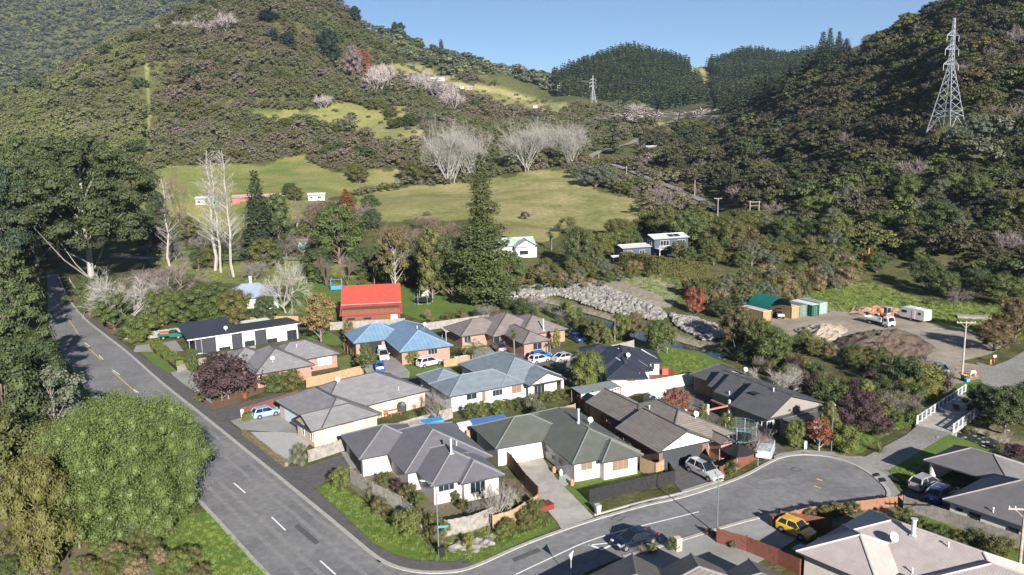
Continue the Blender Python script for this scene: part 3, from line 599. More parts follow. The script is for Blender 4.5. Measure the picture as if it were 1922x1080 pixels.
h.garagel(1,'f',-5.6,-.7,pinkgrey); h.flue(1086,794,1.7); h.dish(1107,797)
h=House('cream_house','beige plaster house with a long grey tiled roof and open gable above the pebble bed','house',588.3,809.2,38,beige,rcr,cap=capg)
h.wing(-.3,0,9.8,6.3,ends='gh').wing(1.2,.13,10.2,15.8).wing(3,4.5,20.8,16.1).done()
h.win(0,'f',608,801,640,818,pane=curtain,frame=white,div=3); h.win(0,'f',664,787,686,800,pane=curtain,frame=white); h.win(2,'f',720,755,738,765,pane=curtain,frame=white,div=3); h.win(2,'f',763,743,782,757,pane=curtain,frame=white,div=2)
h.win(0,'l',566,791,572,818,frame=white,div=1); h.win(0,'l',583,811,588,830,frame=white,div=1); h.garagel(1,'l',8.4,13.5,plain('pale_blue_door',(.5,.54,.58),.6,.05,2.)); h.pipe(748,733); h.dish(634,721)
h=House('brown_house','brick house with dark brown tiled roof, white gable and charcoal garage door by the cul-de-sac','house',1235,850,25,brick,rdk,cap=capg)
h.wing(.0,0,8.4,9.5,ends='gg',axis='v',wall=False).wing(2.05,.7,12.2,15.5).wing(1.9,8.4,8.3,20.3,ends='hg',axis='v').wing(8.3,-1.2,10.6,2,ends='gg',axis='v',ze=2.4,pitch=.5,inset=.3).done()
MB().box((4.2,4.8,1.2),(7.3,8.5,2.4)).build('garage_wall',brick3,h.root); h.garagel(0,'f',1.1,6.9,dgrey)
m=MB(); m.face([(.5,.30,2.45),(7.9,.30,2.45),(4.2,.30,4.3)]); m.build('gable_panel',white,h.root)
MB().box((4.2,.5,2.3),(7.3,.1,.3)).build('lintel',dgrey,h.root)
h.win(1,'f',1337,823,1352,836,div=2); h.win(1,'l',1146,785,1158,800); h.pipe(1219,769); h.dish(1305,787)
h=House('stepped_house','dark grey house with stepped gables and a skylight, beside the creek planting','house',1440.8,788.3,28,plain('olive_grey_plaster',(.21,.19,.165),.8,.08,1.),rd,ze=2.6,cap=rd)
h.wing(0,0,12,7,ends='gg',axis='v',rp=4.3,zr=5.2).wing(2.2,6.9,12,12.7,ends='gg',axis='v',rp=5.4,zr=4.85).wing(3.4,12.6,12.05,15.4,ends='gg',axis='v',rp=6.2,zr=4.6).wing(4.9,15.3,12.1,21.3,ends='gh',axis='v',zr=4.4).wing(1.7,-2.4,8.1,.6,ends='gg',axis='u',ze=2.45,pitch=.12).done()
h.win(0,'f',1439,792,1450,806,frame=white,div=2); h.win(0,'l',1416,785,1430,799,frame=white); h.win(0,'f',1497,757,1510,764,frame=white,div=2); h.garagel(3,'l',16,20.6,wood_brown); h.pipe(1369,741); h.pipe(1452,736); h.dish(1398,702)
u,v,z=h.on_roof(1418,740); MB().box((u,v,z+.08),(1.1,1.3,.14)).build('skylight',glass,h.root)
h=House('blue_grey_house','white walled house under a blue-grey roof with a front gable and porch','house',843.3,745.8,29,white,rbg,cap=plain('bluegrey_cap',(.18,.212,.238),.4,.1,2.))
h.wing(0,0,13,7.6).wing(8.7,.1,19.4,15.4).wing(12.5,-1.7,19.3,6,ends='gh',axis='v',wall=False).wing(0.2,6,6.4,13,).done()
h.win(0,'f',875,741,895,748,div=2); h.win(0,'f',904,736,912,753,name='door',div=1,pane=bblind); h.win(0,'f',924,733,943,741,div=3); h.win(0,'f',960,725,979,736,pane=bblind,div=2); h.win(1,'f',1002,718,1022,740,name='ranch_slider',div=3)
for u in (13.1,18.7): h_=MB().box((u,-1.1,1.2),(.35,.35,2.4)).build('porch_post',white,h.root)
h=House('brick_grey_house','orange brick house with grey tiled roof behind the purple tree','house',477.5,704.2,32,brick,rcr,cap=capg)
h.wing(0,0,10.1,13,pitch=.5).wing(4,4.4,16.3,13.8).wing(-3,6.4,6,15.2).done()
h.win(0,'f',486,700,494,712,frame=white,div=2); h.win(0,'f',538,694,557,700,frame=white,div=3); h.win(1,'f',596,672,623,683,frame=white,div=3,pane=curtain); h.dish(512,681); h.pipe(557,653)
blk=boardm('black_weatherboards',(.035,.038,.045),.30,'z',.6,.45)
h=House('black_white_house','flat-fronted black and white house with panelled facade and a dark mono-pitch roof','house',353.3,637.5,33.5,blk,rn,ze=3.3,cap=rn,inset=.1,fascia=white)
W=h.W
W.box((11.4,4.,1.6),(20.2,7.,3.2)); h.w.append((1.3,.5,21.5,7.5,3.3))
rf=h.Rf
for u0,u1,v0,v1,z0,z1 in ((-.3,9.2,-.3,8,3.3,4.9),(9.2,22,-.2,7.6,3.32,2.95)):
    rf.face([(u0,v0,z0),(u1,v0,z0),(u1,v1,z1),(u0,v1,z1)],0,[(u0,0),(u1,0),(u1,8),(u0,8)]); rf.face([(u0,v0,z0-.2),(u0,v1,z1-.2),(u1,v1,z1-.2),(u1,v0,z0-.2)],1)
    rf.face([(u0,v0,z0),(u0,v0,z0-.2),(u1,v0,z0-.2),(u1,v0,z0)],1); rf.face([(u0,v0,z0),(u0,v1,z1),(u0,v1,z1-.2),(u0,v0,z0-.2)],0); rf.face([(u1,v0,z0),(u1,v0,z0-.2),(u1,v1,z1-.2),(u1,v1,z1)],0)
h.W.box((6,7.,2.2),(6.,1.,4.4)); h.w[0]=(2.4,.41,21.5,7.5,3.3); h.done()
for a,b_,z0,z1 in ((405,435,600,700),(455,479,600,700),(501,560,600,700)):
    t0,_=h.hit(a,640,'v',.5); t1,_=h.hit(b_,640,'v',.5); MB().box(((t0+t1)/2,.47,1.6),(abs(t1-t0),.08,3.05)).build('white_panel',white,h.root)
h.win(0,'f',411,653,434,665,frame=dgrey,div=2); h.win(0,'f',459,641,479,652,frame=dgrey,div=3); h.win(0,'f',501,637,521,645,frame=dgrey,div=2); h.win(0,'f',538,621,558,639,name='ranch_slider',frame=dgrey,div=2)
m=MB(); 
for k in (0,1,2): m.box((.1+k*1.1,.0,1.6),(.12,.12,3.1))
m.build('porch_post',wood_old,h.root); h.opening(0,'l',1.5,5.,.1,2.3,name='ranch_slider',div=3); h.dish(424,622) ; MB().box((15.5,9,1.5),(5.5,4,3.)).build('rear_wing',white,h.root)
h=House('blue_roof_house','brick house under a bright blue ribbed roof with an open garage','house',750,661.9,23,brick2,rbl,cap=capb)
h.wing(0,0,10,19.6).wing(-5.9,10.2,5,20).done()
h.win(0,'f',770,660,779,667,div=2); h.win(0,'f',803,654,821,664,div=3); h.garagel(1,'f',-4.6,-.5,black); h.dish(797,615); h.pipe(783,617)  # black panel paints the dark inside of the open garage, no door here
h=House('taupe_roof_house','brick house with taupe tiled roof broken into many hips and a tall flue','house',923.5,632.2,26,brick2,rbb,cap=capg)
h.wing(0,-.1,12,12.5).wing(-5.1,3.1,6,12).wing(2.4,-8,8.4,4.5).wing(5,-2.2,15.3,9.6).done()
h.win(1,'f',871,632,884,642,div=2); h.win(0,'f',926,633,938,645,div=1,name='door'); h.win(2,'f',1000,645,1017,655,div=2); h.flue(1020,621,2.2)
h=House('navy_roof_house','cream house with a nearly black stepped hip roof next to the long white fence','house',1138.6,712.3,-1,cream,rn,cap=rn)
h.wing(0,0,6.4,12).wing(-.8,4.2,7.8,17).wing(2,8.7,10.1,15.5).wing(-3,12,3.4,19).done()
for p,q in (((1156,673),(1201,702)),((1160,655),(1215,689)),((1204,657),(1233,675))):
    a=h.on_roof(*p); b_=h.on_roof(*q); MB().tube((a[0],a[1],a[2]+.05),(b_[0],b_[1],b_[2]+.05),.09,n=5).build('ridge_flashing',capw,h.root)
h.win(0,'f',1177,713,1193,719,pane=bblind); h.win(1,'r',1210,690,1219,700); h.win(2,'f',1222,683,1228,694,div=1); h.dish(1178,675)
h=House('tan_roof_house','large house with a pale tan ribbed roof, nearest house at the lower right','house',1493.8,1035,-52,cream,rt,cap=capt,fascia=dgrey)
h.wing(0,0,7.7,7.8).wing(0,3.4,17,12.6).wing(9,2,26,11.2).done(); h.flue(1714,1006,1.5,.2); h.dish(1674,1021,.45); h.pipe(1712,1078); h.pipe(1780,1028)
h=House('carport_house','grey ribbed-roof house with a double carport sheltering two cars','house',1768.8,937.5,-54,cream,rr,cap=plain('brown_grey_cap',(.22,.2,.2),.5,.1,2.))
h.wing(0,0,20,10.2).wing(-6.35,8.4,3,15.3,wall=False).done()
for c,d in (((-5.6,11.8,1.2),(.2,6,2.4)),((-1.8,14.6,1.2),(7.6,.2,2.4)),((-5.7,9.1,1.2),(.3,.5,2.4))): MB().box(c,d).build('carport_wall',cream,h.root)
h.win(0,'f',1795,952,1807,962,div=1,frame=dgrey); h.win(0,'f',1820,960,1840,980,div=1,frame=dgrey); h.win(0,'f',1892,988,1912,1010,div=1,frame=dgrey); h.pipe(1864,962)
h=House('corner_house','dark brown tiled roof corner at the lower edge of the photo beside the black saloon','house',1186.7,1040,-51,cream,rdk,cap=capl)
h.wing(0,-12,14,0).done()
h=House('edge_house','brown tiled roof with pale edging rising from the lower edge beside the brown fence','house',1405,1050,-51,cream,rdk,cap=capl)
h.wing(0,-8,14,0).wing(-4,-14,4,-3,).done()
# red barn
h=House('red_barn','timber barn with a scarlet upper roof and darker red lean-to','barn',640,592.3,8,boardm('stained_timber_boards',(.15,.07,.035),.18,'h',.8,.6),roofm('scarlet_roofing',(.48,.07,.05),'rib',.2,.3,.85,.4),ze=2.2,cap=roofm('x_',(.5,.06,.05)),inset=.15,fascia=plain('barn_trim',(.3,.2,.14),.7,.1,2.))
lean=roofm('dark_red_roofing',(.36,.055,.07),'rib',.2,.35,.8,.45)
h.W.box((6.4,8.,1.6),(12.4,15.5,3.2)); h.w.append((.2,.25,12.6,15.75,2.2))
h.W.add([(.2,4.2,3.1),(12.6,4.2,3.1),(12.6,4.2,3.75),(.2,4.2,3.75)],[(0,1,2,3)])
h.Rf.face([(-.2,4,3.75),(13,4,3.75),(13,9.8,6.9),(-.2,9.8,6.9)],0,[(0,0),(13.2,0),(13.2,6.6),(0,6.6)]); h.Rf.face([(-.2,9.8,6.9),(13,9.8,6.9),(13,16,3.6),(-.2,16,3.6)],0,[(0,0),(13.2,0),(13.2,6.6),(0,6.6)])
for u in (-.02,12.85): h.W.add([(u,4.2,3),(u,15.8,3),(u,15.8,3.6),(u,9.8,6.7),(u,4.2,3.7)],[(0,1,2,3,4)])
h.Rf.add([(-.2,4,3.73),(13,4,3.73),(13,4,3.55),(-.2,4,3.55)],[(0,1,2,3)],1); h.done()
m=MB(); m.face([(-.3,-.2,2.2),(13.1,-.2,2.2),(13.1,4.2,3.45),(-.3,4.2,3.45)],0,[(0,0),(13.4,0),(13.4,4.6),(0,4.6)]); m.face([(-.3,-.2,2.1),(-.3,4.2,3.35),(13.1,4.2,3.35),(13.1,-.2,2.1)]); m.face([(-.3,-.2,2.2),(-.3,-.2,2.05),(13.1,-.2,2.05),(13.1,-.2,2.2)]); m.build('lean_to_roof',lean,h.root)
h.opening(0,'f',10.6,12.,.7,1.8,frame=white,pane=curtain,div=2); h.opening(0,'f',1.2,2.9,1.,1.4,frame=black,div=1); h.opening(0,'f',4.8,6.4,1.,1.4,frame=black,div=1)
# cottage with blue grey roof behind the hedge
h=House('cottage','old cottage with a pale blue-grey hipped roof and chimney, partly hidden by round green trees','cottage',468,560,18,plain('mint_weatherboards',(.45,.58,.5),.7,.1,2.),roofm('pale_blue_roofing',(.22,.27,.35),'rib',.2,.3,.85),ze=2.6,cap=capl)
h.wing(-6,0,7,9,pitch=.62).wing(2,-2.5,7.1,4).done(); u,v,z=h.on_roof(470,530); MB().box((u,v,z+.5),(.6,.6,1.8)).box((u,v,z+1.45),(.8,.8,.15)).build('chimney',plain('pale_chimney',(.45,.5,.58),.8,.1,2.),h.root); h.opening(1,'f',3,5.5,.9,2.1,frame=white,div=3); h.opening(0,'f',-4,-1.5,.9,2.1,frame=white,div=3)
# two-storey house on the terrace
def far_house(name,label,px,py,ang,L_,W_,ze,wall,roof,pitch=.4,ends='hh',Y=None,cap=None,inset=.4):
    x,y,g=GT(px,py); h=House(name,label,'house',px,py,ang,wall,roof,ze=ze,pitch=pitch,ground=g,cap=cap,inset=inset); h.o=(x,y); h.root.location=(x,y,g-.2); h.g=g
    h.wing(0,0,L_,W_,ends=ends,axis='u'); return h
g2=plain('slate_blue_weatherboards',(.052,.068,.095),.6,.1,2.); wroof=roofm('pale_sheet_roof',(.50,.50,.49),'rib',.3,.3,.85)
h=far_house('two_storey_house','slate blue two-storey house with pale roof, solar panels and white balcony',1227,483,18,11.5,7.5,5.2,g2,wroof,.25,'gg'); h.wing(-9,1.5,.5,8,ends='gg',axis='u',ze=3.,pitch=.2).done()
for t0,t1,z0,z1,n in ((2.2,5,2.9,4.7,'ranch_slider'),(7.6,10.2,3.3,4.6,'window'),(8.2,10.4,.8,2.2,'window')): h.opening(0,'f',t0,t1,z0,z1,name=n,frame=white,div=3)
h.opening(0,'l',2,4.5,3.3,4.6,frame=white); h.opening(1,'f',-7.5,-5.8,1,2.2,frame=white); h.opening(1,'f',-3.5,-1.9,.2,2.2,frame=white,name='door')
m=MB().box((3.9,-1.2,2.6),(7,3,.25)); 
for k in range(6): m.box((.5+k*1.35,-2.6,3.15),(.1,.1,1.))
m.box((3.9,-2.62,3.65),(7,.08,.08)); m.build('balcony',white,h.root); MB().box((.6,-2.4,1.3),(.2,.2,2.5)).box((7.1,-2.4,1.3),(.2,.2,2.5)).build('balcony_post',white,h.root)
u=5.6; m=MB(); 
for k in (0,1): m.add([(u+k*1.9,1.2,5.55),(u+1.7+k*1.9,1.2,5.55),(u+1.7+k*1.9,3.2,6.0),(u+k*1.9,3.2,6.0)],[(0,1,2,3)])
m.build('solar_panel',glossy('solar_glass',(.01,.015,.04),.1),h.root)
h=far_house('white_cabin','small white cabin with three windows under the dark hillside',1327,438,10,5.,4.,3.,white,wroof,.15,'gg'); h.done()
for k in range(3): h.opening(0,'f',.8+k*1.35,1.8+k*1.35,.9,2.1,frame=bblind,div=2)
h=far_house('white_farmhouse','white farmhouse with a pale green roof half hidden by the tall pine',925,484,12,13,8,3.2,white,roofm('pale_green_roof',(.33,.38,.35),'rib',.3,.3,.85),.5,'hg'); h.wing(6,-2.5,12.9,4,ends='gh',axis='v',pitch=.6).done(); h.opening(1,'f',7.5,10,.9,2.1,frame=dgrey); h.opening(0,'f',1,4,.9,2.1,frame=dgrey)
h=far_house('garden_shelter','little open shelter with a pale roof by the tall hedge',1150,498,12,5,3.5,2.3,wood_old,wroof,.15,'gg'); h.W.v.clear(); h.W.f.clear(); h.W.m.clear(); h.W.uv.clear()
for u in (.4,4.6): h.W.box((u,.4,1.1),(.15,.15,2.2)).box((u,3.1,1.1),(.15,.15,2.2))
h.root['category']='shelter'; h.done()
h=far_house('pergola_shelter','open timber shelter with a pale roof in the paddock right of the white cabin',1347,461,8,5,3,2.5,wood_old,wroof,.1,'gg'); h.W.v.clear(); h.W.f.clear(); h.W.m.clear(); h.W.uv.clear()
for u in (.4,4.6): h.W.box((u,.4,1.2),(.15,.15,2.4)).box((u,2.6,1.2),(.15,.15,2.4))
h.root['category']='shelter'; h.done()
rust=roofm('rusty_red_roof',(.42,.16,.11),'rib',.3,.3,.8)
for (nm,lb,px,py,an,l,w_,z,wl,rf_) in (
 ('farm_shed','long red-walled shed with a faded pink roof beyond the tall bare poplars',435,386,12,24,7,3.6,plain('red_wall',(.35,.1,.08),.8,.1,2.),roofm('faded_pink_roof',(.42,.28,.24),'rib',.4,.3,.85)),
 ('farm_shed','small green shed between the bare poplar trunks',386,388,5,6,5,3.2,plain('green_wall',(.05,.16,.09),.8,.1,2.),roofm('green_roof',(.06,.13,.1),'rib',.4,.3,.85)),
 ('farm_shed','grey open lean-to left of the small green shed',365,385,5,9,5,3.,plain('grey_wall',(.3,.3,.3),.8,.1,2.),wroof),
 ('farm_cottage','low white cottage with grey roof and rusty corner behind the bare twiggy tree',555,432,14,15,7,3.,white,roofm('grey_iron',(.26,.27,.30),'rib',.4,.3,.85)),
 ('garden_shed','turquoise garden shed beside a bare tree',556,465,8,4.,3,2.3,plain('turquoise_paint',(.16,.5,.48),.6,.1,2.),roofm('rusty_iron',(.25,.2,.16),'rib',.3,.3,.85)),
 ('farm_shed','pale shed with grey roof at the edge of the far paddock above the orange tree',577,377,12,8,5,2.5,white,wroof),
 ('hill_house','pale cottage on the hill left of the upper bare trees',725,165,5,11,6,3,white,wroof),
 ('hill_house','long white building on the upper green slope behind the mauve trees',808,152,3,14,6,3,white,wroof),
 ('hill_shed','red and white shed on the upper green slope, right of the long white building',873,169,3,8,5,3,plain('brick_wall',(.4,.2,.15),.8,.1,2.),wroof),
 ('hill_shed','white low shed with vehicles beside it on the upper slope',858,167,3,7,5,2.6,white,roofm('blueish_iron',(.3,.36,.42),'rib',.4,.3,.85)),
 ('hill_house','tiny white house at the saddle under the third pylon',1000,203,3,5,4,2.4,white,wroof),
 ('roadside_cottage','small pale cottage beside the valley road under the dark slope',1214,287,5,10,6,3.5,cream,wroof),
 ('tree_house_roof','grey roofed house glimpsed inside the big dark pine crown at left',98,398,10,10,8,4,cream,wroof)):
    h=far_house(nm,lb,px,py,an,l,w_,z,wl,rf_,.3,'gg'); h.done(); h.opening(0,'f',l*.15,l*.3,.9,2.,frame=white,div=2); h.opening(0,'f',l*.55,l*.75,.9,2.,frame=white,div=2)
    h.root['category']='shed' if 'shed' in nm else 'house'

# ---------------------------------------------------------------- fences
def fence(pts,mat,label,h=1.8,px=True,kind='pale',posts=True,name='fence',rails=False,z0=0.,postm=None,cat='fence'):
    P=[G(*p) for p in pts] if px else pts; o=P[0]; root=thing(name,label,cat,(o[0],o[1],z0)); m=MB(); rnd=random.Random(len(label)); pm_=None; k=0
    for a,b in zip(P[:-1],P[1:]):
        d=math.hypot(b[0]-a[0],b[1]-a[1]); an=math.atan2(b[1]-a[1],b[0]-a[0]); ux,uy=(b[0]-a[0])/d,(b[1]-a[1])/d
        if kind=='pale':
            n=max(1,int(d/.155))
            for i in range(n):
                t=(i+.5)*d/n; hh=h+rnd.uniform(-.03,.03); m.box((a[0]-o[0]+ux*t,a[1]-o[1]+uy*t,hh/2),(d/n-.012,.025+rnd.uniform(0,.012),hh),an)
        elif kind=='panel':
            n=max(1,round(d/2.4))
            for i in range(n):
                t=(i+.5)*d/n; m.box((a[0]-o[0]+ux*t,a[1]-o[1]+uy*t,h/2),(d/n-.02,.05,h),an)
        elif kind=='rail':
            for zz in ((.25,.6,.95,h-.05) if h>1 else (.3,h-.05)): m.box(((a[0]+b[0])/2-o[0],(a[1]+b[1])/2-o[1],zz),(d,.05,.12 if rails else .04),an)
            if not rails:
                n=int(d/.14)
                for i in range(n): t=(i+.5)*d/n; m.box((a[0]-o[0]+ux*t,a[1]-o[1]+uy*t,h/2),(.025,.025,h),an)
        if posts:
            n=max(1,round(d/2.4))
            for i in range(n+1):
                if i==n and b is not P[-1]: continue
                t=i*d/n; q=(a[0]-o[0]+ux*t-uy*.07,a[1]-o[1]+uy*t+ux*.07,(h+.04)/2)
                if pm_ is None: pm_=MB().box((0,0,0),(.12,.12,h+.04)).mesh('post',postm or mat)
                obj('post',pm_,root,q,an)
    m.build('palings' if kind=='pale' else 'panels' if kind=='panel' else 'rails',mat,root); return root
fence([(658,905),(700,934),(755,962),(790,992)],wood_old,'weathered grey paling fence running along the corner garden by the main road')
fence([(836,1008),(884,999),(926,982)],wood_old,'short weathered paling fence above the rock garden at the street corner')
fence([(926,995),(960,985),(1010,955)],wood_new,'fresh yellow paling fence stepping up from the rock garden',1.6)
fence([(942,865),(960,880),(985,915),(1010,942)],wood_brown,'brown paling fence between the charcoal house and the pale driveway')
fence([(1107,944),(1160,930),(1220,917),(1267,907)],wood_dark,'black-stained paling fence around the little front lawn',1.55); fence([(1267,907),(1255,888)],wood_dark,'short black fence return beside the asphalt driveway',1.4)
fence([(1201,885),(1232,897),(1246,890)],wood_new,'new timber gate screen between the green-roofed house and the driveway')
fence([(1200,855),(1195,870),(1160,835),(1130,800),(1105,780),(1085,760)][1:],wood_brown,'long brown boundary fence between the green and the brown roofed houses',1.7)
fence([(877,830),(950,812),(1010,797),(1080,778)],wood_new,'pale new paling fence behind the green-roofed house',1.6)
fence([(580,868),(640,848),(700,830),(780,805),(850,785)],wood_old,'long fence between the cream and the charcoal houses, grey on top and tan below',1.6)
fence([(492,662+60),(576,728),(625,718),(682,704)][1:],wood_new,'light timber fence around the brick patio',1.7); fence([(682,704),(660,672),(647,658)],wood_brown,'dark timber fence beside the dry lawn of the brick house',1.6)
fence([(455,782),(520,762),(560,748)],wood_red,'red stained low fence beside the pale blue hatchback',1.3)
fence([(1090,760),(1160,742),(1230,735),(1300,722)],wood_white,'long white panel fence below the navy-roofed house',2.,kind='panel',postm=dgrey); fence([(1140,760),(1190,740)],wood_white,'second white fence run behind the brown house',1.8,kind='panel',postm=dgrey)
fence([(1050,697),(1090,687),(1130,672),(1190,657)],wood_old,'grey paling fence behind the navy-roofed house',1.9); 
fence([(620,620),(680,617),(760,612)],wood_old,'grey paling fence in front of the red barn',1.7); fence([(790,622),(860,612),(950,600)],wood_old,'grey paling fence behind the taupe-roofed house',1.6)
fence([(335,700),(365,688),(430,672),(480,660)],wood_old,'pale grey paling fence in front of the black and white house',1.2); fence([(232,638),(280,636),(340,628)],wood_old,'grey paling fence at the end of the roadside driveway',1.5)
fence([(287,660),(310,678),(334,698)],wood_dark,'low black fence under the clipped yellow-green hedge',.7); fence([(455,595+15),(520,606),(560,606)],wood_new,'orange-brown timber fence behind the black and white house',1.5)
fence([(834,690),(860,686),(887,680)],wood_new,'short orange-brown timber fence behind the small trailer',1.4)
fence([(1345,1020),(1400,1036),(1460,1060),(1500,1080)],wood_red,'tall red-brown fence with heavy posts beside the shaded driveway',1.6); fence([(1465,985),(1560,1000),(1590,1008)][:2],wood_red,'red-brown fence beside the yellow car',1.5)
fence([(1465,985),(1520,972),(1600,962),(1693,950)],plain('orange_brown_boards',(.24,.125,.075),.8,.2,2.),'orange-brown boundary fence along the foot of the cul-de-sac',1.2); fence([(1695,957),(1780,985),(1850,1010),(1922,1035)],wood_old,'weathered grey fence between the tan and the carport houses',1.5)
fence([(1322,860),(1338,895),(1352,897)][:2],wood_red,'red-brown fence beside the silver wagon driveway',1.5); fence([(1352,899),(1380,885),(1420,862),(1440,840)],wood_red,'red-brown curved fence around the black canopy lawn',1.5)
fence([(1005,582),(1040,600),(1085,615),(1110,640)],dgrey,'dark open-bar fence along the creek-side lawn',1.2,kind='rail'); fence([(130,528),(150,560),(160,572)],wood_old,'low timber fence among the roadside trees',1.,kind='rail',rails=True)
fence([(106,700),(145,716)],wood_red,'small red timber fence in the trees on the left verge',1.4)
fence([(835,1018),(900,1005)][:2],wood_old,'x') if False else None
# ---------------------------------------------------------------- vehicles
def ang_px(a,b):
    A,B=G(*a),G(*b); return math.atan2(B[1]-A[1],B[0]-A[0])
CM={}
def cpaint(c):
    if c not in CM: CM[c]=glossy('car_paint_%d'%len(CM),c,.3,.25,.8)
    return CM[c]
headl=glossy('headlamp_glass',(.55,.57,.6),.1); taill=glossy('tail_lamp_glass',(.35,.01,.01),.15); plate=plain('number_plate',(.6,.6,.6),.5,.05,2.)
def wheel(root,x,y,r,w=.2,n=16):
    m=MB().tube((0,-w/2,0),(0,w/2,0),r,n=n); t=m.build('wheel',tyre,root,(x,y,r)); s=1 if y>0 else -1
    k=MB().tube((0,0,0),(0,s*(w/2+.012),0),r*.62,n=n); k.build('rim',rim,t)
def car(label,px,py,to,c,kind='hatch',rack=False,open_boot=False,loc=None,ang=None,group=None,box=False):
    """px,py: picture point under the middle of the car; to: picture point the bonnet faces"""
    L_,W_,Hh={'hatch':(4.0,1.72,1.5),'suv':(4.6,1.86,1.68),'sedan':(4.75,1.84,1.45),'wagon':(4.75,1.84,1.58),'small':(3.75,1.7,1.5),'big':(4.85,1.92,1.76)}[kind]
    x,y=loc or G(px,py); a=ang if ang is not None else ang_px((px,py),to)
    t=thing('car',label,'car',(x,y,.07),a,group); mt=cpaint(c); hw=W_/2; h=L_/2; low=.26 if kind in('suv','big') else .2
    belt=Hh*.62; hood=.2*L_ if kind in('hatch','small') else .23*L_; bz=belt
    rearx=-h+(.12*L_ if kind=='sedan' else .03*L_)
    st=[(h,.52,.60,.78),(h-.06,.60,.66,.9),(h-.35,.0,.74,.97),(h-hood*.55,0,.84,1.),(h-hood-.1,0,belt*.94,1.),(.1*L_,0,belt,1.),(-.15*L_,0,belt+.02,1.),(-h+.55,0,belt+.03,.99),(-h+.12,0,belt-.0 if kind!='sedan' else belt-.06,.93),(-h,.5,.62,.82)]
    rings=[]
    for X,_,zt,wf in st:
        w_=hw*wf; zt=max(zt,.5); rings.append([(X,-w_*.9,low),(X,-w_,low+.18),(X,-w_,zt-.16),(X,-w_*.93,zt),(X,0,zt+.03),(X,w_*.93,zt),(X,w_,zt-.16),(X,w_,low+.18),(X,w_*.9,low)])
    m=MB(); m.loft(rings); zr=Hh
    fx=h-hood-.15; tx0=fx-.22*L_*.8; tx1=-h+(.30*L_ if kind=='sedan' else .13*L_ if kind!='suv' else .15*L_); bx_=-h+(.13*L_ if kind=='sedan' else .04*L_)
    wb,wr=hw*.90,hw*.70
    # roof skin
    m.loft([[(tx0+.04,-wr,zr-.06),(tx0+.04,-wr*.8,zr-.02),(tx0+.04,wr*.8,zr-.02),(tx0+.04,wr,zr-.06)],[((tx0+tx1)/2,-wr,zr-.02),((tx0+tx1)/2,-wr*.8,zr+.02),((tx0+tx1)/2,wr*.8,zr+.02),((tx0+tx1)/2,wr,zr-.02)],[(tx1-.04,-wr,zr-.08),(tx1-.04,-wr*.8,zr-.04),(tx1-.04,wr*.8,zr-.04),(tx1-.04,wr,zr-.08)]],closed=False)
    for s in (-1,1):   # pillars
        m.tube((fx,s*wb,belt-.02),(tx0,s*wr,zr-.04),.035,n=5); m.tube((bx_,s*wb,belt),(tx1,s*wr,zr-.06),.09 if kind!='sedan' else .06,n=5)
        xm=(tx0+tx1)/2-.05; m.tube((xm,s*(wb+.005),belt),(xm,s*wr,zr-.04),.035,n=4); m.tube((tx0,s*wr,zr-.04),(tx1,s*wr,zr-.06),.03,n=4)
        m.box((fx-.25,s*(hw+.09),belt+.08),(.14,.2,.13))
    m.smooth=False; m.build('body',mt,t)
    g=MB(); g.add([(fx+.02,-wb,belt-.03),(fx+.02,wb,belt-.03),(bx_-.02,wb,belt),(bx_-.02,-wb,belt),(tx0,-wr,zr-.05),(tx0,wr,zr-.05),(tx1,wr,zr-.07),(tx1,-wr,zr-.07)],[(0,1,5,4),(1,2,6,5),(2,3,7,6),(3,0,4,7)]); g.build('window',cglass,t)
    r=.33 if kind in('suv','big','wagon') else .3
    for s in (-1,1):
        for X in (h-.78,-h+.82):
            MB().tube((X,s*(hw-.12),r+.02),(X,s*(hw+.004),r+.02),r+.07,n=16).build('wheel_arch',black,t); wheel(t,X,s*(hw-.08),r)
        MB().box((h-.14,s*hw*.62,.66),(.22,.36,.14)).build('headlight',headl,t); MB().box((-h+.05,s*hw*.76,belt-.12),(.12,.24,.22)).build('tail_light',taill,t)
    MB().box((h-.02,0,.38),(.1,W_*.55,.16)).build('grille',black,t); MB().box((-h-.01,0,.6),(.04,.4,.12)).build('number_plate',plate,t)
    if rack:
        m=MB()
        for s in (-1,1): m.tube((tx0-.2,s*(wr-.05),zr+.06),(tx1+.2,s*(wr-.05),zr+.04),.025,n=4)
        for X in (tx0-.4,tx1+.5): m.tube((X,-wr,zr+.09),(X,wr,zr+.09),.025,n=4)
        m.build('roof_rack',alu,t)
    if box: MB().loft([[(1.,.1,zr+.1),(1.,.7,zr+.1),(.9,.6,zr+.3),(.9,.2,zr+.3)],[(-1.1,.02,zr+.1),(-1.1,.75,zr+.1),(-1.,.68,zr+.42),(-1.,.1,zr+.42)]]).build('roof_box',black,t)
    if open_boot:
        m=MB(); m.add([(tx1-.02,-wr,zr),(tx1-.02,wr,zr),(tx1-.95,wr,zr+.25),(tx1-.95,-wr,zr+.25),(tx1-.02,-wr,zr-.06),(tx1-.02,wr,zr-.06),(tx1-.95,wr,zr+.19),(tx1-.95,-wr,zr+.19)],[(0,1,2,3),(7,6,5,4),(0,3,7,4),(1,5,6,2),(3,2,6,7),(0,4,5,1)]); m.build('tailgate',mt,t)
    return t
car('black saloon with a dark glossy roof driving on the side street',1191,1022,(1150,1034),(.006,.01,.02),'sedan')
car('pale metallic blue hatchback on the forecourt beside the red fence',499,782,(526,776),(.30,.45,.72),'hatch')
car('silver wagon with a black roof box on the asphalt driveway of the brown-roofed house',1322,893,(1352,908),(.42,.42,.43),'big',box=True)
car('yellow hatchback with a black roof stripe parked by the brown fence',1493,1003,(1515,1012),(.75,.45,.03),'small',open_boot=False)
car('silver-beige hatchback at the mouth of the double carport',1736,916,(1758,908),(.40,.37,.36),'hatch')
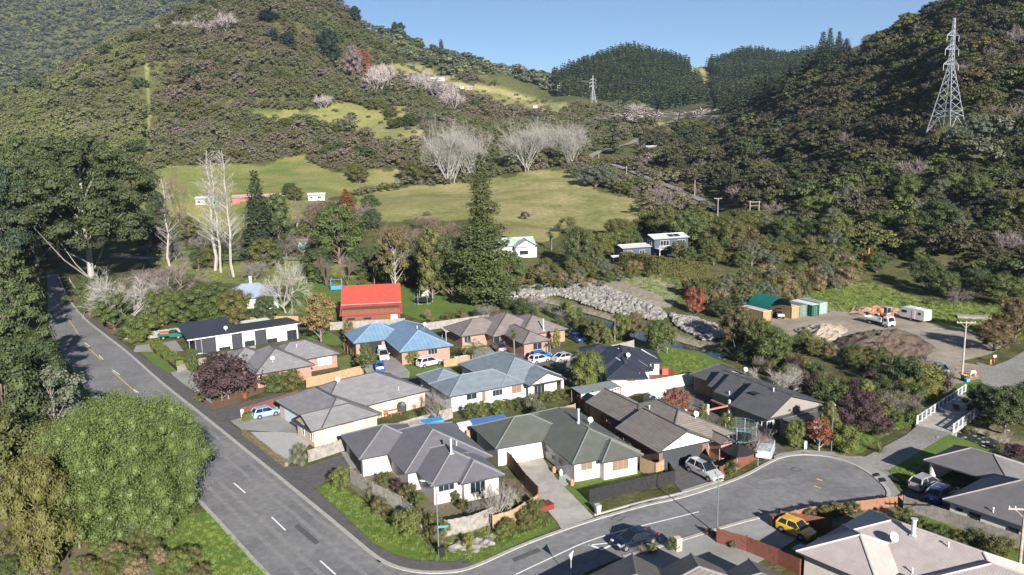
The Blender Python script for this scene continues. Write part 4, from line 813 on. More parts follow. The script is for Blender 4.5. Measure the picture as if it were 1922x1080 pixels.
car('dark blue wagon with silver roof bars next to the silver one at the carport',1768,936,(1792,922),(.03,.07,.16),'wagon',rack=True)
car('white suv with raised tailgate parked on the lawn before the blue-roofed house',806,687,(830,682),(.72,.72,.72),'suv',open_boot=True)
car('white suv with raised tailgate on the driveway behind the small blue car',720,674,(727,690),(.7,.7,.68),'suv',open_boot=True)
car('small bright blue hatchback behind the tree at the end of the driveway',713,694,(711,680),(.02,.10,.42),'small')
car('dark grey suv with its rear to the viewer beside the cabbage trees',937,659,(925,648),(.05,.05,.055),'suv')
car('bright blue hatchback parked across in front of the dark screen',1015,674,(1035,671),(.01,.16,.55),'hatch')
car('silver saloon next to the bright blue hatchback below the white fence',1060,677,(1080,673),(.50,.51,.52),'sedan')
car('white car mostly hidden by the bright blue hatchback',1012,681,(1030,677),(.7,.7,.7),'hatch')
car('light grey car half hidden in bushes beside the tall yard pole',1766,701,(1774,708),(.45,.48,.5),'hatch')
car('blue car parked beyond the fence behind the garden shrubs',1083,640,(1095,646),(.02,.06,.22),'sedan')
car('pale car at the edge of the boulder bank behind the shrubs',957,563,(975,560),(.4,.45,.55),'hatch')
car('dark car glimpsed inside the open garage of the blue-roofed house',683,668,(690,660),(.2,.25,.4),'small') if False else None
# dark green pick-up beside the black and white house
x,y=G(322,636); t=thing('pickup_truck','dark green flat-deck pick-up loaded with red cargo beside the black and white house','pickup',(x,y,.07),ang_px((310,636),(338,634)))
gp=cpaint((.01,.13,.09)); MB().loft([[(2.3,-.8,.4),(2.3,.8,.4),(2.3,.8,.9),(2.3,-.8,.9)],[(1.2,-.85,.4),(1.2,.85,.4),(1.2,.85,1.05),(1.2,-.85,1.05)]]).box((.5,0,.85),(1.5,1.7,.9)).box((.35,0,1.62),(1.2,1.45,.1)).build('cab',gp,t); MB().box((.4,0,1.42),(1.4,1.5,.36),taper=.9).build('window',cglass,t)
MB().box((-1.3,0,.95),(2.3,1.8,.5)).build('deck',gp,t); MB().box((-1.2,0,1.3),(1.7,1.2,.3)).build('cargo',plain('red_cargo',(.4,.08,.06),.7,.1,3.),t)
for X in (1.5,-1.4):
    for s in (-1,1): wheel(t,X,s*.78,.33)
# tipper truck
x,y=G(1655,612); t=thing('tipper_truck','white tipper truck with an empty drop-side deck between the digger and the spoil heap','truck',(x,y,.05),ang_px((1640,606),(1690,618)))
MB().box((-1.6,0,.95),(4.4,2.,.12)).build('deck_floor',galv,t); m=MB()
for c,d in (((-1.6,-1.0,1.2),(4.4,.06,.42)),((-1.6,1.0,1.2),(4.4,.06,.42)),((-3.8,0,1.2),(.06,2.,.42)),((.6,0,1.4),(.08,2.,.8))): m.box(c,d)
m.build('deck_side',white,t)
MB().loft([[(1.,-.98,.5),(1.,.98,.5),(1.,.9,2.15),(1.,-.9,2.15)],[(2.,-.98,.5),(2.,.98,.5),(2.,.88,2.2),(2.,-.88,2.2)],[(2.45,-.98,.5),(2.45,.98,.5),(2.35,.95,1.25),(2.35,-.95,1.25)]]).build('cab',white,t)
g=MB(); g.add([(2.42,-.8,1.3),(2.42,.8,1.3),(2.06,.75,2.05),(2.06,-.75,2.05)],[(0,1,2,3)]); g.box((1.55,-.955,1.6),(.7,.04,.55)).box((1.55,.955,1.6),(.7,.04,.55)); g.build('window',cglass,t); MB().box((-.5,0,.6),(6,.8,.2)).build('chassis',black,t)
for X in (1.7,-2.2):
    for s in (-1,1): wheel(t,X,s*.85,.4,.28)
for s in (-1,1): MB().box((2.44,s*.7,.8),(.06,.3,.2)).build('headlight',headl,t)
# excavator
x,y=G(1662,600); a=ang_px((1662,600),(1632,604)); t=thing('excavator','orange-red mini digger with a grey cab and a folded boom behind the tipper truck','digger',(x,y,.05),a); orr=plain('digger_paint',(.55,.10,.035),.5,.12,3.)
for s in (-1,1): MB().loft([[(1.2,s*.8-.2,.15),(1.2,s*.8+.2,.15),(1.35,s*.8+.2,.4),(1.2,s*.8+.2,.62),(1.2,s*.8-.2,.62),(1.35,s*.8-.2,.4)],[(-1.2,s*.8-.2,.15),(-1.2,s*.8+.2,.15),(-1.35,s*.8+.2,.4),(-1.2,s*.8+.2,.62),(-1.2,s*.8-.2,.62),(-1.35,s*.8-.2,.4)]]).build('track',black,t)
MB().box((-.3,0,.95),(2.1,1.7,.5)).box((-1.1,0,1.3),(.6,1.6,.5)).build('body',orr,t)
m=MB(); 
for X in (-.55,.5):
    for Y_ in (-.1,.8): m.tube((X,Y_,1.2),(X,Y_,2.6),.05,n=4)
m.box((0,.35,2.62),(1.2,1.05,.1)).box((0,.35,1.35),(1.1,.95,.3)); m.build('cab',plain('grey_cab',(.3,.32,.34),.5,.1,3.),t); MB().box((0,.35,2.05),(1.0,.86,1.)).build('window',cglass,t)
MB().tube((.7,-.3,1.1),(1.7,-.3,2.6),.17,.15,6).tube((1.7,-.3,2.6),(3.3,-.3,2.85),.15,.12,6).build('boom',orr,t); MB().tube((3.3,-.3,2.9),(3.6,-.3,1.2),.13,.09,6).build('arm',orr,t)
MB().loft([[(3.75,-.65,1.2),(3.75,.05,1.2),(3.4,.05,1.1),(3.4,-.65,1.1)],[(3.6,-.65,.5),(3.6,.05,.5),(3.1,.05,.6),(3.1,-.65,.6)]]).build('bucket',orr,t)
# worker in high-visibility top next to the digger: one continuous figure
def person(label,px,py,face,top,legs,hat=None,z=0.,h=1.75):
    x,y=G(px,py,z); t=thing('person',label,'person',(x,y,z),face); me=bpy.data.meshes.new('body')
    J={'p':(0,0,.93),'w':(0,0,1.12),'c':(.02,0,1.36),'n':(.03,0,1.5),'h':(.05,0,1.62),'ht':(.05,0,1.74),
       'ls':(.02,.19,1.42),'le':(.06,.27,1.14),'lh':(.2,.22,.95),'rs':(.02,-.19,1.42),'re':(.1,-.27,1.16),'rh':(.3,-.2,1.05),
       'lk':(.05,.11,.5),'la':(-.02,.13,.08),'lt':(.15,.14,.04),'rk':(.0,-.11,.5),'ra':(-.1,-.12,.08),'rt':(.07,-.13,.04)}
    Rr={'p':.15,'w':.13,'c':.16,'n':.065,'h':.1,'ht':.08,'ls':.075,'le':.055,'lh':.04,'rs':.075,'re':.055,'rh':.04,'lk':.075,'la':.05,'lt':.045,'rk':.075,'ra':.05,'rt':.045}
    E_=[('p','w'),('w','c'),('c','n'),('n','h'),('h','ht'),('c','ls'),('ls','le'),('le','lh'),('c','rs'),('rs','re'),('re','rh'),('p','lk'),('lk','la'),('la','lt'),('p','rk'),('rk','ra'),('ra','rt')]
    K=list(J); me.from_pydata([J[k] for k in K],[(K.index(a),K.index(b)) for a,b in E_],[]); me.materials.append(legs)
    o=obj('body',me,t); sk=o.modifiers.new('skin','SKIN'); o.modifiers.new('sub','SUBSURF').levels=1
    for k,v in zip(K,me.skin_vertices[0].data): v.radius=(Rr[k],Rr[k]); v.use_root=(k=='p')
    MB().loft([[(.02+.17*math.cos(q)*s,.21*math.sin(q)*s,zz) for q in [i*math.pi/5 for i in range(10)]] for zz,s in ((.98,.9),(1.15,.85),(1.36,1.),(1.47,.6))]).build('jacket',top,t)
    MB().loft([[(.05+.115*math.cos(q)*s,.105*math.sin(q)*s,zz) for q in [i*math.pi/5 for i in range(10)]] for zz,s in ((1.68,1.05),(1.74,.95),(1.79,.5))]).build('hat' if hat else 'hair',hat or black,t); return t
person('worker in an orange top and dark trousers standing between the digger and the truck',1673,610,R(200),plain('orange_cloth',(.8,.22,.05),.8,.05,3.),dgrey,white)
# caravan
x,y=G(1716,602); t=thing('caravan','white caravan with a sloping front parked on the grass edge of the yard','caravan',(x,y,.1),ang_px((1740,603),(1690,592)))
prof=[(-3.1,.5),(2.5,.5),(3.1,.9),(2.6,2.2),(1.9,2.65),(-2.9,2.6),(-3.1,2.4)]
m=MB(); m.loft([[(a_,-1.1,b_) for a_,b_ in prof],[(a_,1.1,b_) for a_,b_ in prof]]); m.box((.2,0,2.68),(2.2,1.2,.12)); m.build('body',white,t)
for s in (-1,1): MB().box((1.6,s*1.11,1.75),(1.2,.04,.5)).build('window',cglass,t); MB().box((-2.,s*1.11,1.8),(.6,.04,.45)).build('window',cglass,t)
MB().box((-.6,1.115,1.45),(.65,.04,1.75)).build('door',pinkgrey,t); MB().box((2.9,0,1.6),(.05,1.5,.6)).build('window',cglass,t); MB().box((3.6,0,.5),(1.2,.12,.12)).build('tow_bar',galv,t)
for s in (-1,1): wheel(t,0,s*1.02,.33)
# trailers
def trailer(label,px,py,to,L_=2.6,W_=1.5,cage=0.,mat=None):
    x,y=G(px,py); t=thing('trailer',label,'trailer',(x,y,.05),ang_px((px,py),to)); m=MB(); m.box((0,0,.55),(L_,W_,.06))
    for c,d in (((0,-W_/2,.75),(L_,.05,.4)),((0,W_/2,.75),(L_,.05,.4)),((L_/2,0,.75),(.05,W_,.4)),((-L_/2,0,.75),(.05,W_,.4))): m.box(c,d)
    m.build('tray',mat or galv,t); MB().tube((L_/2,-.4,.5),(L_/2+1.3,0,.45),.04).tube((L_/2,.4,.5),(L_/2+1.3,0,.45),.04).build('drawbar',galv,t)
    for s in (-1,1): wheel(t,-.1,s*(W_/2+.12),.29,.18)
    if cage:
        m=MB()
        for k in range(8):
            X=-L_/2+L_*k/7; m.tube((X,-W_/2,.9),(X,-W_/2,.9+cage),.02,n=4).tube((X,W_/2,.9),(X,W_/2,.9+cage),.02,n=4).tube((X,-W_/2,.9+cage),(X,W_/2,.9+cage),.02,n=4)
        for s in (-1,1):
            for zz in (.3,.65,1.): m.tube((-L_/2,s*W_/2,.9+cage*zz),(L_/2,s*W_/2,.9+cage*zz),.02,n=4)
        m.build('cage',galv,t)
        MB().box((0,0,1.),(L_*.9,W_*.9,.7)).build('cover',plain('pale_tarpaulin',(.45,.48,.52),.6,.15,3.),t)
trailer('small silver box trailer on the lawn beside the white suv',868,680,(842,684)); trailer('caged silver trailer with a pale cover at the kerb of the cul-de-sac',1436,860,(1446,835),3.2,1.8,.9)
# motor buggy under the dome shelter
x,y=G(1462,597); t=thing('farm_buggy','dark open farm buggy with a silver tray under the green dome shelter','vehicle',(x,y,.05),ang_px((1462,597),(1452,588)))
MB().box((.2,0,.8),(2.,1.3,.6)).box((.3,0,1.9),(1.3,1.2,.06)).build('body',black,t); MB().box((-1.3,0,.9),(1.2,1.4,.4)).build('tray',galv,t)
m=MB(); [m.tube((X,Y_,1.),(X,Y_,1.9),.03,n=4) for X in (-.3,.9) for Y_ in (-.55,.55)]; m.build('roll_cage',black,t)
for X in (.9,-1.2):
    for s in (-1,1): wheel(t,X,s*.62,.33)
# containers and dome shelter in the yard; local frame shared by the row
ya=ang_px((1457,657),(1590,617)); YA=R(33)
def container(label,px,py,c,ang,L_=6.,W_=2.4,h=2.5,nm='shipping_container',doors=True,roof=None,cat='container'):
    """px,py: lower right front corner"""
    x,y=G(px,py); t=thing(nm,label,cat,(x,y,.05),ang); m=MB(); mt=roofm('ribbed_'+nm+'_%d'%len(MATS),c,'rib',.28,.5,.7)
    for k in range(int(W_/.2)): m.box((-W_+(k+.5)*.2,.04+.02*(k%2),h/2),(.2,.06,h-.1))
    for s in (0,1):
        for k in range(int(L_/.24)): m.box((-W_*s+(-.03-.02*(k%2))*(1-2*s),.1+(k+.5)*.24,h/2),(.06,.24,h-.1))
    m.box((-W_/2,L_,h/2),(W_,.08,h-.05)); m.build('wall',mt,t)
    MB().box((-W_/2,L_/2,h),(W_+.04,L_+.04,.1)).build('roof',roof or mt,t)
    m=MB(); [m.box((X,.0,h/2),(.1,.1,h)) for X in (-.02,-W_+.02)]; m.box((-W_/2,0,h-.06),(W_,.1,.12)); m.build('frame',mt,t)
    if doors: MB().tube((-W_*.4,-.03,.2),(-W_*.4,-.03,h-.2),.03,n=4).tube((-W_*.6,-.03,.2),(-W_*.6,-.03,h-.2),.03,n=4).build('lock_bar',galv,t)
    return t
tyel=plain('pine_cladding',(.55,.40,.21),.8,.15,3.)
CA=R(27)
container('shipping container clad in yellow pine boards, nearest the creek bushes',1448,605.5,(.42,.30,.16),CA,6.8,nm='clad_container',doors=False,roof=plain('pale_iron_lid',(.5,.45,.42),.6,.15,2.))
container('pine-clad container on the far side of the dome shelter',1501,597,(.42,.30,.16),CA,6.2,nm='clad_container',doors=False,roof=tyel)
container('faded pale green shipping container with closed doors left of the dark green one',1514,594,(.16,.26,.21),CA,6.,1.9)
container('dark green shipping container with a white roof in the yard row',1537,593,(.015,.10,.055),CA,6.,2.2,roof=white)
container('pale mint shipping container at the right end of the row',1552,589,(.34,.43,.39),CA,6.,2.3)
x,y=G(1448,605.5); t=thing('dome_shelter','dark green arched fabric shelter spanning two pine-clad containers','shelter',(x,y,.05),CA)
m=MB(); m.smooth=True; n=16; w0=-2.4; w1=4.6; rg=[]
tarp=plain('green_tarpaulin',(.010,.115,.095),.45,.1,1.,spec=.4)
cx_=(w0+3.9+1.0)/2+.2; 
for Y_ in (0.1,2.2,4.2,6.6): rg.append([(2.6-3.0*math.cos(math.pi*k/n),Y_,2.5+2.3*math.sin(math.pi*k/n)) for k in range(n+1)])
m.loft(rg,closed=False); m.build('canopy',tarp,t); m=MB(); m.loft([[(p[0],p[1],p[2]-.06) for p in r_] for r_ in rg],closed=False); m.build('lining',tarp,t)
# pylons
steel=plain('pylon_steel',(.33,.35,.38),.45,.08,1.,metal=.2)
def pylon(label,x,y,z,Hh,base,rz,th=.16,arms=((.60,3.6),(.73,3.3),(.85,3.0)),group=None,nm='transmission_tower'):
    t=thing(nm,label,'pylon',(x,y,z),rz,group); m=MB()
    def wd(f): return base*(1-f/.58)+base*.155*(f/.58) if f<.58 else base*.155*(1-(f-.58)/.42*.65)
    lv=[0,.14,.19,.27,.34,.41,.47,.525,.575,.62,.665,.71,.755,.80,.85,.90,.95,1.]
    P=[[(sx*wd(f)/2,sy*wd(f)/2,f*Hh) for sx,sy in ((-1,-1),(1,-1),(1,1),(-1,1))] for f in lv]
    for k in range(len(lv)-1):
        for j in range(4):
            m.tube(P[k][j],P[k+1][j],th*(1 if lv[k]<.55 else .8),n=4,cap=False); a,b_=P[k][j],P[k+1][(j+1)%4]; c,d=P[k][(j+1)%4],P[k+1][j]
            if k==0:
                mid=tuple((np.array(P[1][j])+P[1][(j+1)%4])/2); m.tube(a,mid,th*.6,n=3,cap=False); m.tube(c,mid,th*.6,n=3,cap=False)
            else: m.tube(a,b_,th*.5,n=3,cap=False); m.tube(c,d,th*.5,n=3,cap=False)
            if k in (1,2,8,11,14): m.tube(P[k][j],P[k][(j+1)%4],th*.6,n=3,cap=False)
    m.build('lattice',steel,t)
    for f,l in arms:
        for s in (-1,1):
            m=MB(); zz=f*Hh; w_=wd(f)/2; tip=(s*(w_+l),0,zz)
            for sy in (-1,1):
                m.tube((s*w_,sy*w_,zz),tip,th*.6,n=3,cap=False); m.tube((s*w_,sy*w_,zz+.045*Hh),tip,th*.5,n=3,cap=False)
                for q in (.33,.66): m.tube((s*(w_+l*q),sy*w_*(1-q),zz),(s*(w_+l*q),sy*w_*(1-q),zz+.045*Hh*(1-q)),th*.35,n=3,cap=False)
            o=m.build('crossarm',steel,t); MB().tube(tip,(tip[0],0,zz-.055*Hh),th*.5,n=5).build('insulator',white,o)
x,y,z=GT(1776,248); pylon('tall silver lattice pylon on the dark right-hand hillside',x,y,z,41,9.5,R(28),.15)
for (px,py,pt,Y_,lb) in ((1113,196,142,900,'grey lattice pylon in front of the dark pine plantation'),(1051,194,156,1050,'smaller lattice pylon left of the plantation foot'),(1025,168,143,1300,'small faint lattice pylon over the bushy saddle'),(1014,142,124,1700,'tiny hazy pylon on the skyline of the saddle')):
    x,y,z=D(px,py,Y_); _,_,zt=D(px,pt,Y_); zg=hz1(x,y); pylon(lb,x,y,zg-1,zt-zg+1,min(10,(zt-zg)*.2),R(20),.22 if Y_<1200 else .3)
# poles and lamps
def pole(label,px,py,h,arms=1,nm='power_pole',rz=R(-8),z=None,loc=None):
    x,y,z=loc or ((*G(px,py),0.) if z is None else GT(px,py)); t=thing(nm,label,'power pole',(x,y,z),rz); MB().tube((0,0,-.3),(0,0,h),.17,.12,8).build('pole',polem,t)
    for k in range(arms):
        m=MB().box((0,.0,h-.25-k*1.),(2.8,.12,.14)); m.tube((-.8,0,h-.3-k),(0,0,h-1.1-k),.04,n=4).tube((.8,0,h-.3-k),(0,0,h-1.1-k),.04,n=4); o=m.build('crossarm',polem,t)
        for X in (-1.3,-.8,.8,1.3): MB().tube((X,0,h-.2-k),(X,0,h+.02-k),.05,n=5).build('insulator',white,o)
    return t
pole('tall power pole with a braced crossarm beside the wheelie bin at the gravel junction',1805,713,9.5,nm='power_pole')
pole('short pole with white box at the lower right corner of the photo',1912,1078,6.5,1)
for px,py,h,lb in ((1347,412,8,'power pole with crossarm near the dark road bend'),(1304,368,7,'bare wooden pole at the roadside above the bend'),(1176,338,7,'lone pale pole at the edge of the green meadow'),(1124,310,8,'thin pole beside the gravel bend'),(1437,385,0,'')):
    if lb: pole(lb,px,py,h,1 if h>=8 else 0,z=1)
x,y,z=GT(1415,430); t=thing('twin_pole_frame','twin wooden pole frame joined by two crossarms below the dark hillside','power pole',(x,y,z),R(-6)); MB().tube((-1.5,0,-.5),(-1.5,0,9.5),.17,.13,8).build('pole',polem,t); MB().tube((1.5,0,-.5),(1.5,0,9.5),.17,.13,8).build('pole',polem,t); MB().box((0,0,9.2),(3.8,.12,.16)).box((0,0,7.9),(3.4,.12,.14)).build('crossarm',polem,t)
lampm=plain('lamp_post_green_grey',(.13,.15,.14),.5,.08,3.)
def lamp(label,px,py,h,rz,r=1.1):
    x,y=G(px,py); t=thing('street_lamp',label,'street lamp',(x,y,.05),rz); m=MB(); m.tube((0,0,0),(0,0,h-.8),.075,.055,8); P=[(r*(1-math.cos(q)),0,h-.8+.8*math.sin(q)) for q in np.linspace(0,math.pi/2,6)]
    for a_,b_ in zip(P[:-1],P[1:]): m.tube(a_,b_,.045,n=6)
    m.build('post',lampm,t); MB().loft([[(r,-.05,h-.04),(r,.05,h-.04),(r,.05,h+.06),(r,-.05,h+.06)],[(r+.3,-.12,h-.05),(r+.3,.12,h-.05),(r+.3,.1,h+.08),(r+.3,-.1,h+.08)],[(r+.6,-.06,h-.03),(r+.6,.06,h-.03),(r+.6,.05,h+.05),(r+.6,-.05,h+.05)]]).build('lamp_head',galv,t)
lamp('slim grey street lamp in front of the charcoal house at the street corner',824,1046,7.6,R(160)); lamp('slender green-grey street lamp on the lower kerb of the cul-de-sac street',1346,1004,6.2,R(95),.5); lamp('curved-arm street lamp rising out of the purple tree beside the main road',402,745,7.2,R(200),1.2); lamp('street lamp with a white head among the planting at the top of the cul-de-sac',1560,848,6.3,R(-100),.4)
MB_=MB; x,y=G(1072,1090); t=thing('give_way_sign','white-backed triangular sign on a thin post at the lower edge','sign',(x,y,0),R(60)); MB().tube((0,0,0),(0,0,2.5),.04,n=8).build('post',galv,t); m=MB(); m.add([(-.5,-.05,2.75),(.5,-.05,2.75),(0,-.05,1.95),(-.5,-.02,2.75),(.5,-.02,2.75),(0,-.02,1.95)],[(0,1,2),(5,4,3),(0,3,4,1),(1,4,5,2),(2,5,3,0)]); m.build('sign_plate',white,t)
x,y=G(824,1046); t=thing('street_name_sign','small blue street name blade on the lamp post by the corner fence','sign',(x,y,0),R(10)); MB().box((.5,0,3.1),(1.,.04,.2)).tube((0,0,3.1),(.1,0,3.1),.03).build('blade',plain('sign_blue',(.05,.25,.6),.5,.05,2.),t)
def binn(label,px,py,lid,body=None):
    x,y=G(px,py); t=thing('wheelie_bin',label,'bin',(x,y,.05),R(20)); MB().loft([[(-.22,-.25,.05),(.22,-.25,.05),(.22,.25,.05),(-.22,.25,.05)],[(-.28,-.33,1.),(.28,-.33,1.),(.28,.33,1.),(-.28,.33,1.)]]).build('body',body or black,t); MB().box((0,0,1.04),(.6,.7,.08)).build('lid',lid,t)
    for s in (-1,1): MB().tube((s*.2-.04,.3,.1),(s*.2+.04,.3,.1),.1,n=8).build('wheel',tyre,t)
binn('black wheelie bin with a yellow lid at the foot of the tall power pole',1808,716,plain('yellow_lid',(.7,.42,.03),.5,.05,2.)); binn('dark wheelie bin on the grass under the corner lamp post',829,1046,black); binn('grey bin standing at the end of the black fence',1122,966,galv,galv); binn('black bin beside the curved-arm lamp',404,752,black)
x,y=G(1815,718); tag(MB().box((0,0,.25),(.6,.45,.4),.3,taper=.9).box((0,0,.47),(.64,.49,.04),.3).build('blue_crate',plain('crate_blue',(.05,.35,.65),.5,.05,2.),None,(x,y,.1)),'small light blue crate beside the yellow-lidded bin','crate')
def cone(label,px,py,g=None):
    x,y=G(px,py); t=thing('traffic_cone',label,'cone',(x,y,.06),0,g); oc=MATS.get('cone_orange') or plain('cone_orange',(.8,.16,.03),.5,.05,2.); MB().tube((0,0,.03),(0,0,.9),.17,.04,10).build('cone',oc,t); MB().box((0,0,.02),(.4,.4,.04)).build('base',oc,t); MB().tube((0,0,.5),(0,0,.65),.1,.085,10).build('band',white,t)
cone('orange traffic cone on the right of the gravel junction',1859,684); cone('orange cone left of the white board near the bins',1821,710); cone('orange cone right of the white board near the bins',1831,707)
x,y=G(1826,708); t=thing('barrier_board','white board held between two orange cones','barrier',(x,y,.06),R(15)); MB().box((0,0,.8),(.9,.04,.45)).box((-.4,0,.4),(.04,.04,.8)).box((.4,0,.4),(.04,.04,.8)).build('board',white,t)
x,y=G(1866,681); t=thing('marker_post','small white sign on a red post at the gravel junction','sign',(x,y,.05),0); MB().tube((0,0,0),(0,0,1.1),.05,n=6).build('post',plain('post_red',(.5,.12,.08),.6,.05,2.),t); MB().box((0,-.07,1.1),(.55,.04,.4)).build('plate',white,t)
def trampoline(label,px,py,r=2.,net=True,c=black):
    x,y=G(px,py); t=thing('trampoline',label,'trampoline',(x,y,.05),0); n=24; ring=[(r*math.cos(2*math.pi*k/n),r*math.sin(2*math.pi*k/n)) for k in range(n)]
    m=MB(); m.tube((0,0,.8),(0,0,.83),r*.9,n=n); m.build('mat',black,t)
    m=MB()
    for k in range(n):
        a_,b_=ring[k],ring[(k+1)%n]; m.tube((*a_,.82),(*b_,.82),.12,n=5)
    m.build('rim_pad',c,t); m=MB()
    for k in range(0,n,4):
        a_=ring[k]; m.tube((a_[0],a_[1],0),(a_[0],a_[1],2.7 if net else .8),.035,n=5)
        m.tube((a_[0],a_[1],0.04),(ring[(k+2)%n][0]*.97,ring[(k+2)%n][1]*.97,.04),.03,n=4)
    m.build('leg',galv,t); 
    if net:
        m=MB()
        for k in range(n):
            a_,b_=ring[k],ring[(k+1)%n]; m.tube((*a_,2.65),(*b_,2.65),.03,n=4)
            m.tube((*a_,.85),(*a_,2.65),.012,n=3); m.tube((*a_,1.4),(*b_,1.4),.012,n=3); m.tube((*a_,2.),(*b_,2.),.012,n=3)
            m.tube((*a_,1.1),(*b_,1.1),.012,n=3); m.tube((*a_,1.7),(*b_,1.7),.012,n=3); m.tube((*a_,2.3),(*b_,2.3),.012,n=3)
        m.build('net',c,t)
teal=plain('teal_pad',(.08,.2,.19),.6,.1,2.)
trampoline('black netted trampoline on the green lawn right of the red barn',795,569,2.2); trampoline('teal-edged trampoline between the brown house and the stepped house',1390,832,2.,True,teal)
x,y=G(799,556); t=thing('playhouse','white playhouse with an open porch behind the black trampoline','playhouse',(x,y,.05),R(8)); MB().box((0,.8,1.2),(1.8,1.6,2.4)).build('wall',white,t); MB().box((0,.2,2.75),(2.4,3.,.1)).build('roof',white,t); m=MB(); [m.box((X,-1.,1.3),(.1,.1,2.7)) for X in (-1,1)]; m.build('porch_post',white,t)
x,y=G(632,545); t=thing('blue_play_frame','blue-framed play structure beyond the red barn roof','play frame',(x,y,.05),R(8)); bf=plain('frame_blue',(.03,.2,.45),.5,.05,2.); m=MB(); [m.box((X,Y_,1.5),(.12,.12,3.)) for X in (-1.4,1.4) for Y_ in (-.8,.8)]; m.box((0,-.8,.8),(2.8,.1,1.1)).box((0,-.8,2.95),(2.9,.1,.12)); m.build('frame',bf,t); MB().box((0,0,1.7),(2.6,1.5,.1)).build('deck',wood_brown,t)
# canopy, tarps, garden structures
x,y=G(1386,872); t=thing('garden_canopy','black pop-up canopy with sagging peaked roof inside the red-brown curved fence','canopy',(x,y,.05),R(25)); m=MB(); q=1.6
m.add([(-q,-q,1.7),(q,-q,1.7),(q,q,1.7),(-q,q,1.7),(0,0,2.6),(0,-q,1.55),(q,0,1.55),(0,q,1.55),(-q,0,1.55)],[(0,5,4),(5,1,4),(1,6,4),(6,2,4),(2,7,4),(7,3,4),(3,8,4),(8,0,4)]); m.build('cloth',black,t); m=MB(); [m.tube((X,Y_,0),(X,Y_,1.7),.03,n=4) for X in (-q,q) for Y_ in (-q,q)]; m.build('leg',galv,t)
def slab(nm,label,cat,px,py,d,h,mat,ang=R(25),tilt=.12,leg=wood_brown):
    x,y=G(px,py); t=thing(nm,label,cat,(x,y,.03),ang); m=MB(); a_,b_=d
    m.face([(0,0,h),(a_,0,h),(a_,b_,h+tilt*b_),(0,b_,h+tilt*b_)],0,[(0,0),(a_,0),(a_,b_),(0,b_)]); m.face([(0,0,h-.06),(0,b_,h+tilt*b_-.06),(a_,b_,h+tilt*b_-.06),(a_,0,h-.06)]); m.face([(0,0,h),(0,0,h-.06),(a_,0,h-.06),(a_,0,h)])
    m.build('roof',mat,t); m=MB(); [m.box((X,Y_,(h+tilt*Y_)/2-.04),(.1,.1,h+tilt*Y_-.08)) for X in (.1,a_-.1) for Y_ in (.1,b_-.1)]; m.build('post',leg,t); return t
slab('lean_to','blue corrugated lean-to roof between the green house and the long paling fence','lean-to',890,826,(5.2,2.4),1.9,blue_roofing,R(22),.05); slab('lean_to','narrow blue corrugated lean-to along the right wall of the green-roofed house','lean-to',1195,846,(2.4,8.),2.,blue_roofing,R(22),.0)
slab('lean_to','grey sheet roof at the back corner of the brown-roofed house','lean-to',1090,768,(7,3.),2.3,roofm('grey_sheet',(.2,.22,.22),'rib',.4,.3,.85),R(25),.05)
slab('shade_sail','beige shade sail between the blue and the taupe roofed houses','sail',837,645,(5.5,3.),2.3,plain('sail_cloth',(.45,.40,.34),.8,.05,2.),R(20),.02,galv)
slab('side_roof','slatted grey side roof beside the tan-roofed house','lean-to',1500,1060,(1.5,9),2.1,roofm('slat',(.25,.25,.27),'rib',.35,.8,.35),R(-52-90),.0)
x,y=G(870,822); t=thing('garden_shed','small silver metal garden shed with a gable roof behind the charcoal house','shed',(x,y,.03),R(28)); MB().box((0,0,.95),(1.9,1.6,1.9)).build('wall',roofm('shed_metal',(.5,.52,.54),'rib',.25,.4,.8),t); m=MB(); m.add([(-1,-.9,1.9),(1,-.9,1.9),(1,0,2.25),(-1,0,2.25),(1,.9,1.9),(-1,.9,1.9)],[(0,1,2,3),(3,2,4,5)]); m.build('roof',galv,t)
def boxy(nm,label,cat,px,py,d,mat,ang=0,z=0.,taper=1.):
    x,y=G(px,py,z); m=MB(); m.box((0,0,d[2]/2),d,0,taper=taper); m.box((0,0,d[2]+.02),(d[0]*1.04*taper,d[1]*1.04*taper,.05)); o=m.build(nm,mat,None,(x,y,z+.03)); o.rotation_euler.z=ang; return tag(o,label,cat)
boxy('covered_trailer','bright blue tarpaulin-covered stack with a timber edge behind the charcoal roof','stack',812,806,(2.8,1.5,1.3),plain('tarp_blue',(.03,.25,.62),.5,.08,2.),R(30))
x,y=G(775,812); t=thing('log_store','rusty iron lid over a low store beside the blue tarpaulin','store',(x,y,.03),R(30)); MB().box((0,0,.6),(4.,1.6,1.2)).build('bin',wood_old,t); MB().box((0,0,1.25),(4.2,1.8,.08)).build('lid',plain('rusty_lid',(.3,.22,.19),.7,.3,1.5,c2=(.4,.4,.42)),t)
def picnic(label,px,py,mat,ang=R(35)):
    x,y=G(px,py); t=thing('picnic_table',label,'table',(x,y,.03),ang); MB().box((0,0,.74),(2.2,1.,.06)).build('table_top',mat,t)
    for X in (-.9,.9):
        for Y_ in (-.35,.35): MB().box((X,Y_,.36),(.09,.09,.72)).build('leg',mat,t)
    for s in (-1,1):
        MB().box((0,s*.95,.43),(2.,.35,.05)).box((-.8,s*.95,.2),(.07,.3,.4)).box((.8,s*.95,.2),(.07,.3,.4)).build('bench',mat,t)
oil=plain('oiled_timber',(.30,.12,.05),.6,.2,3.)
picnic('orange-brown wooden outdoor table on the patio of the cream house',737,778,oil)
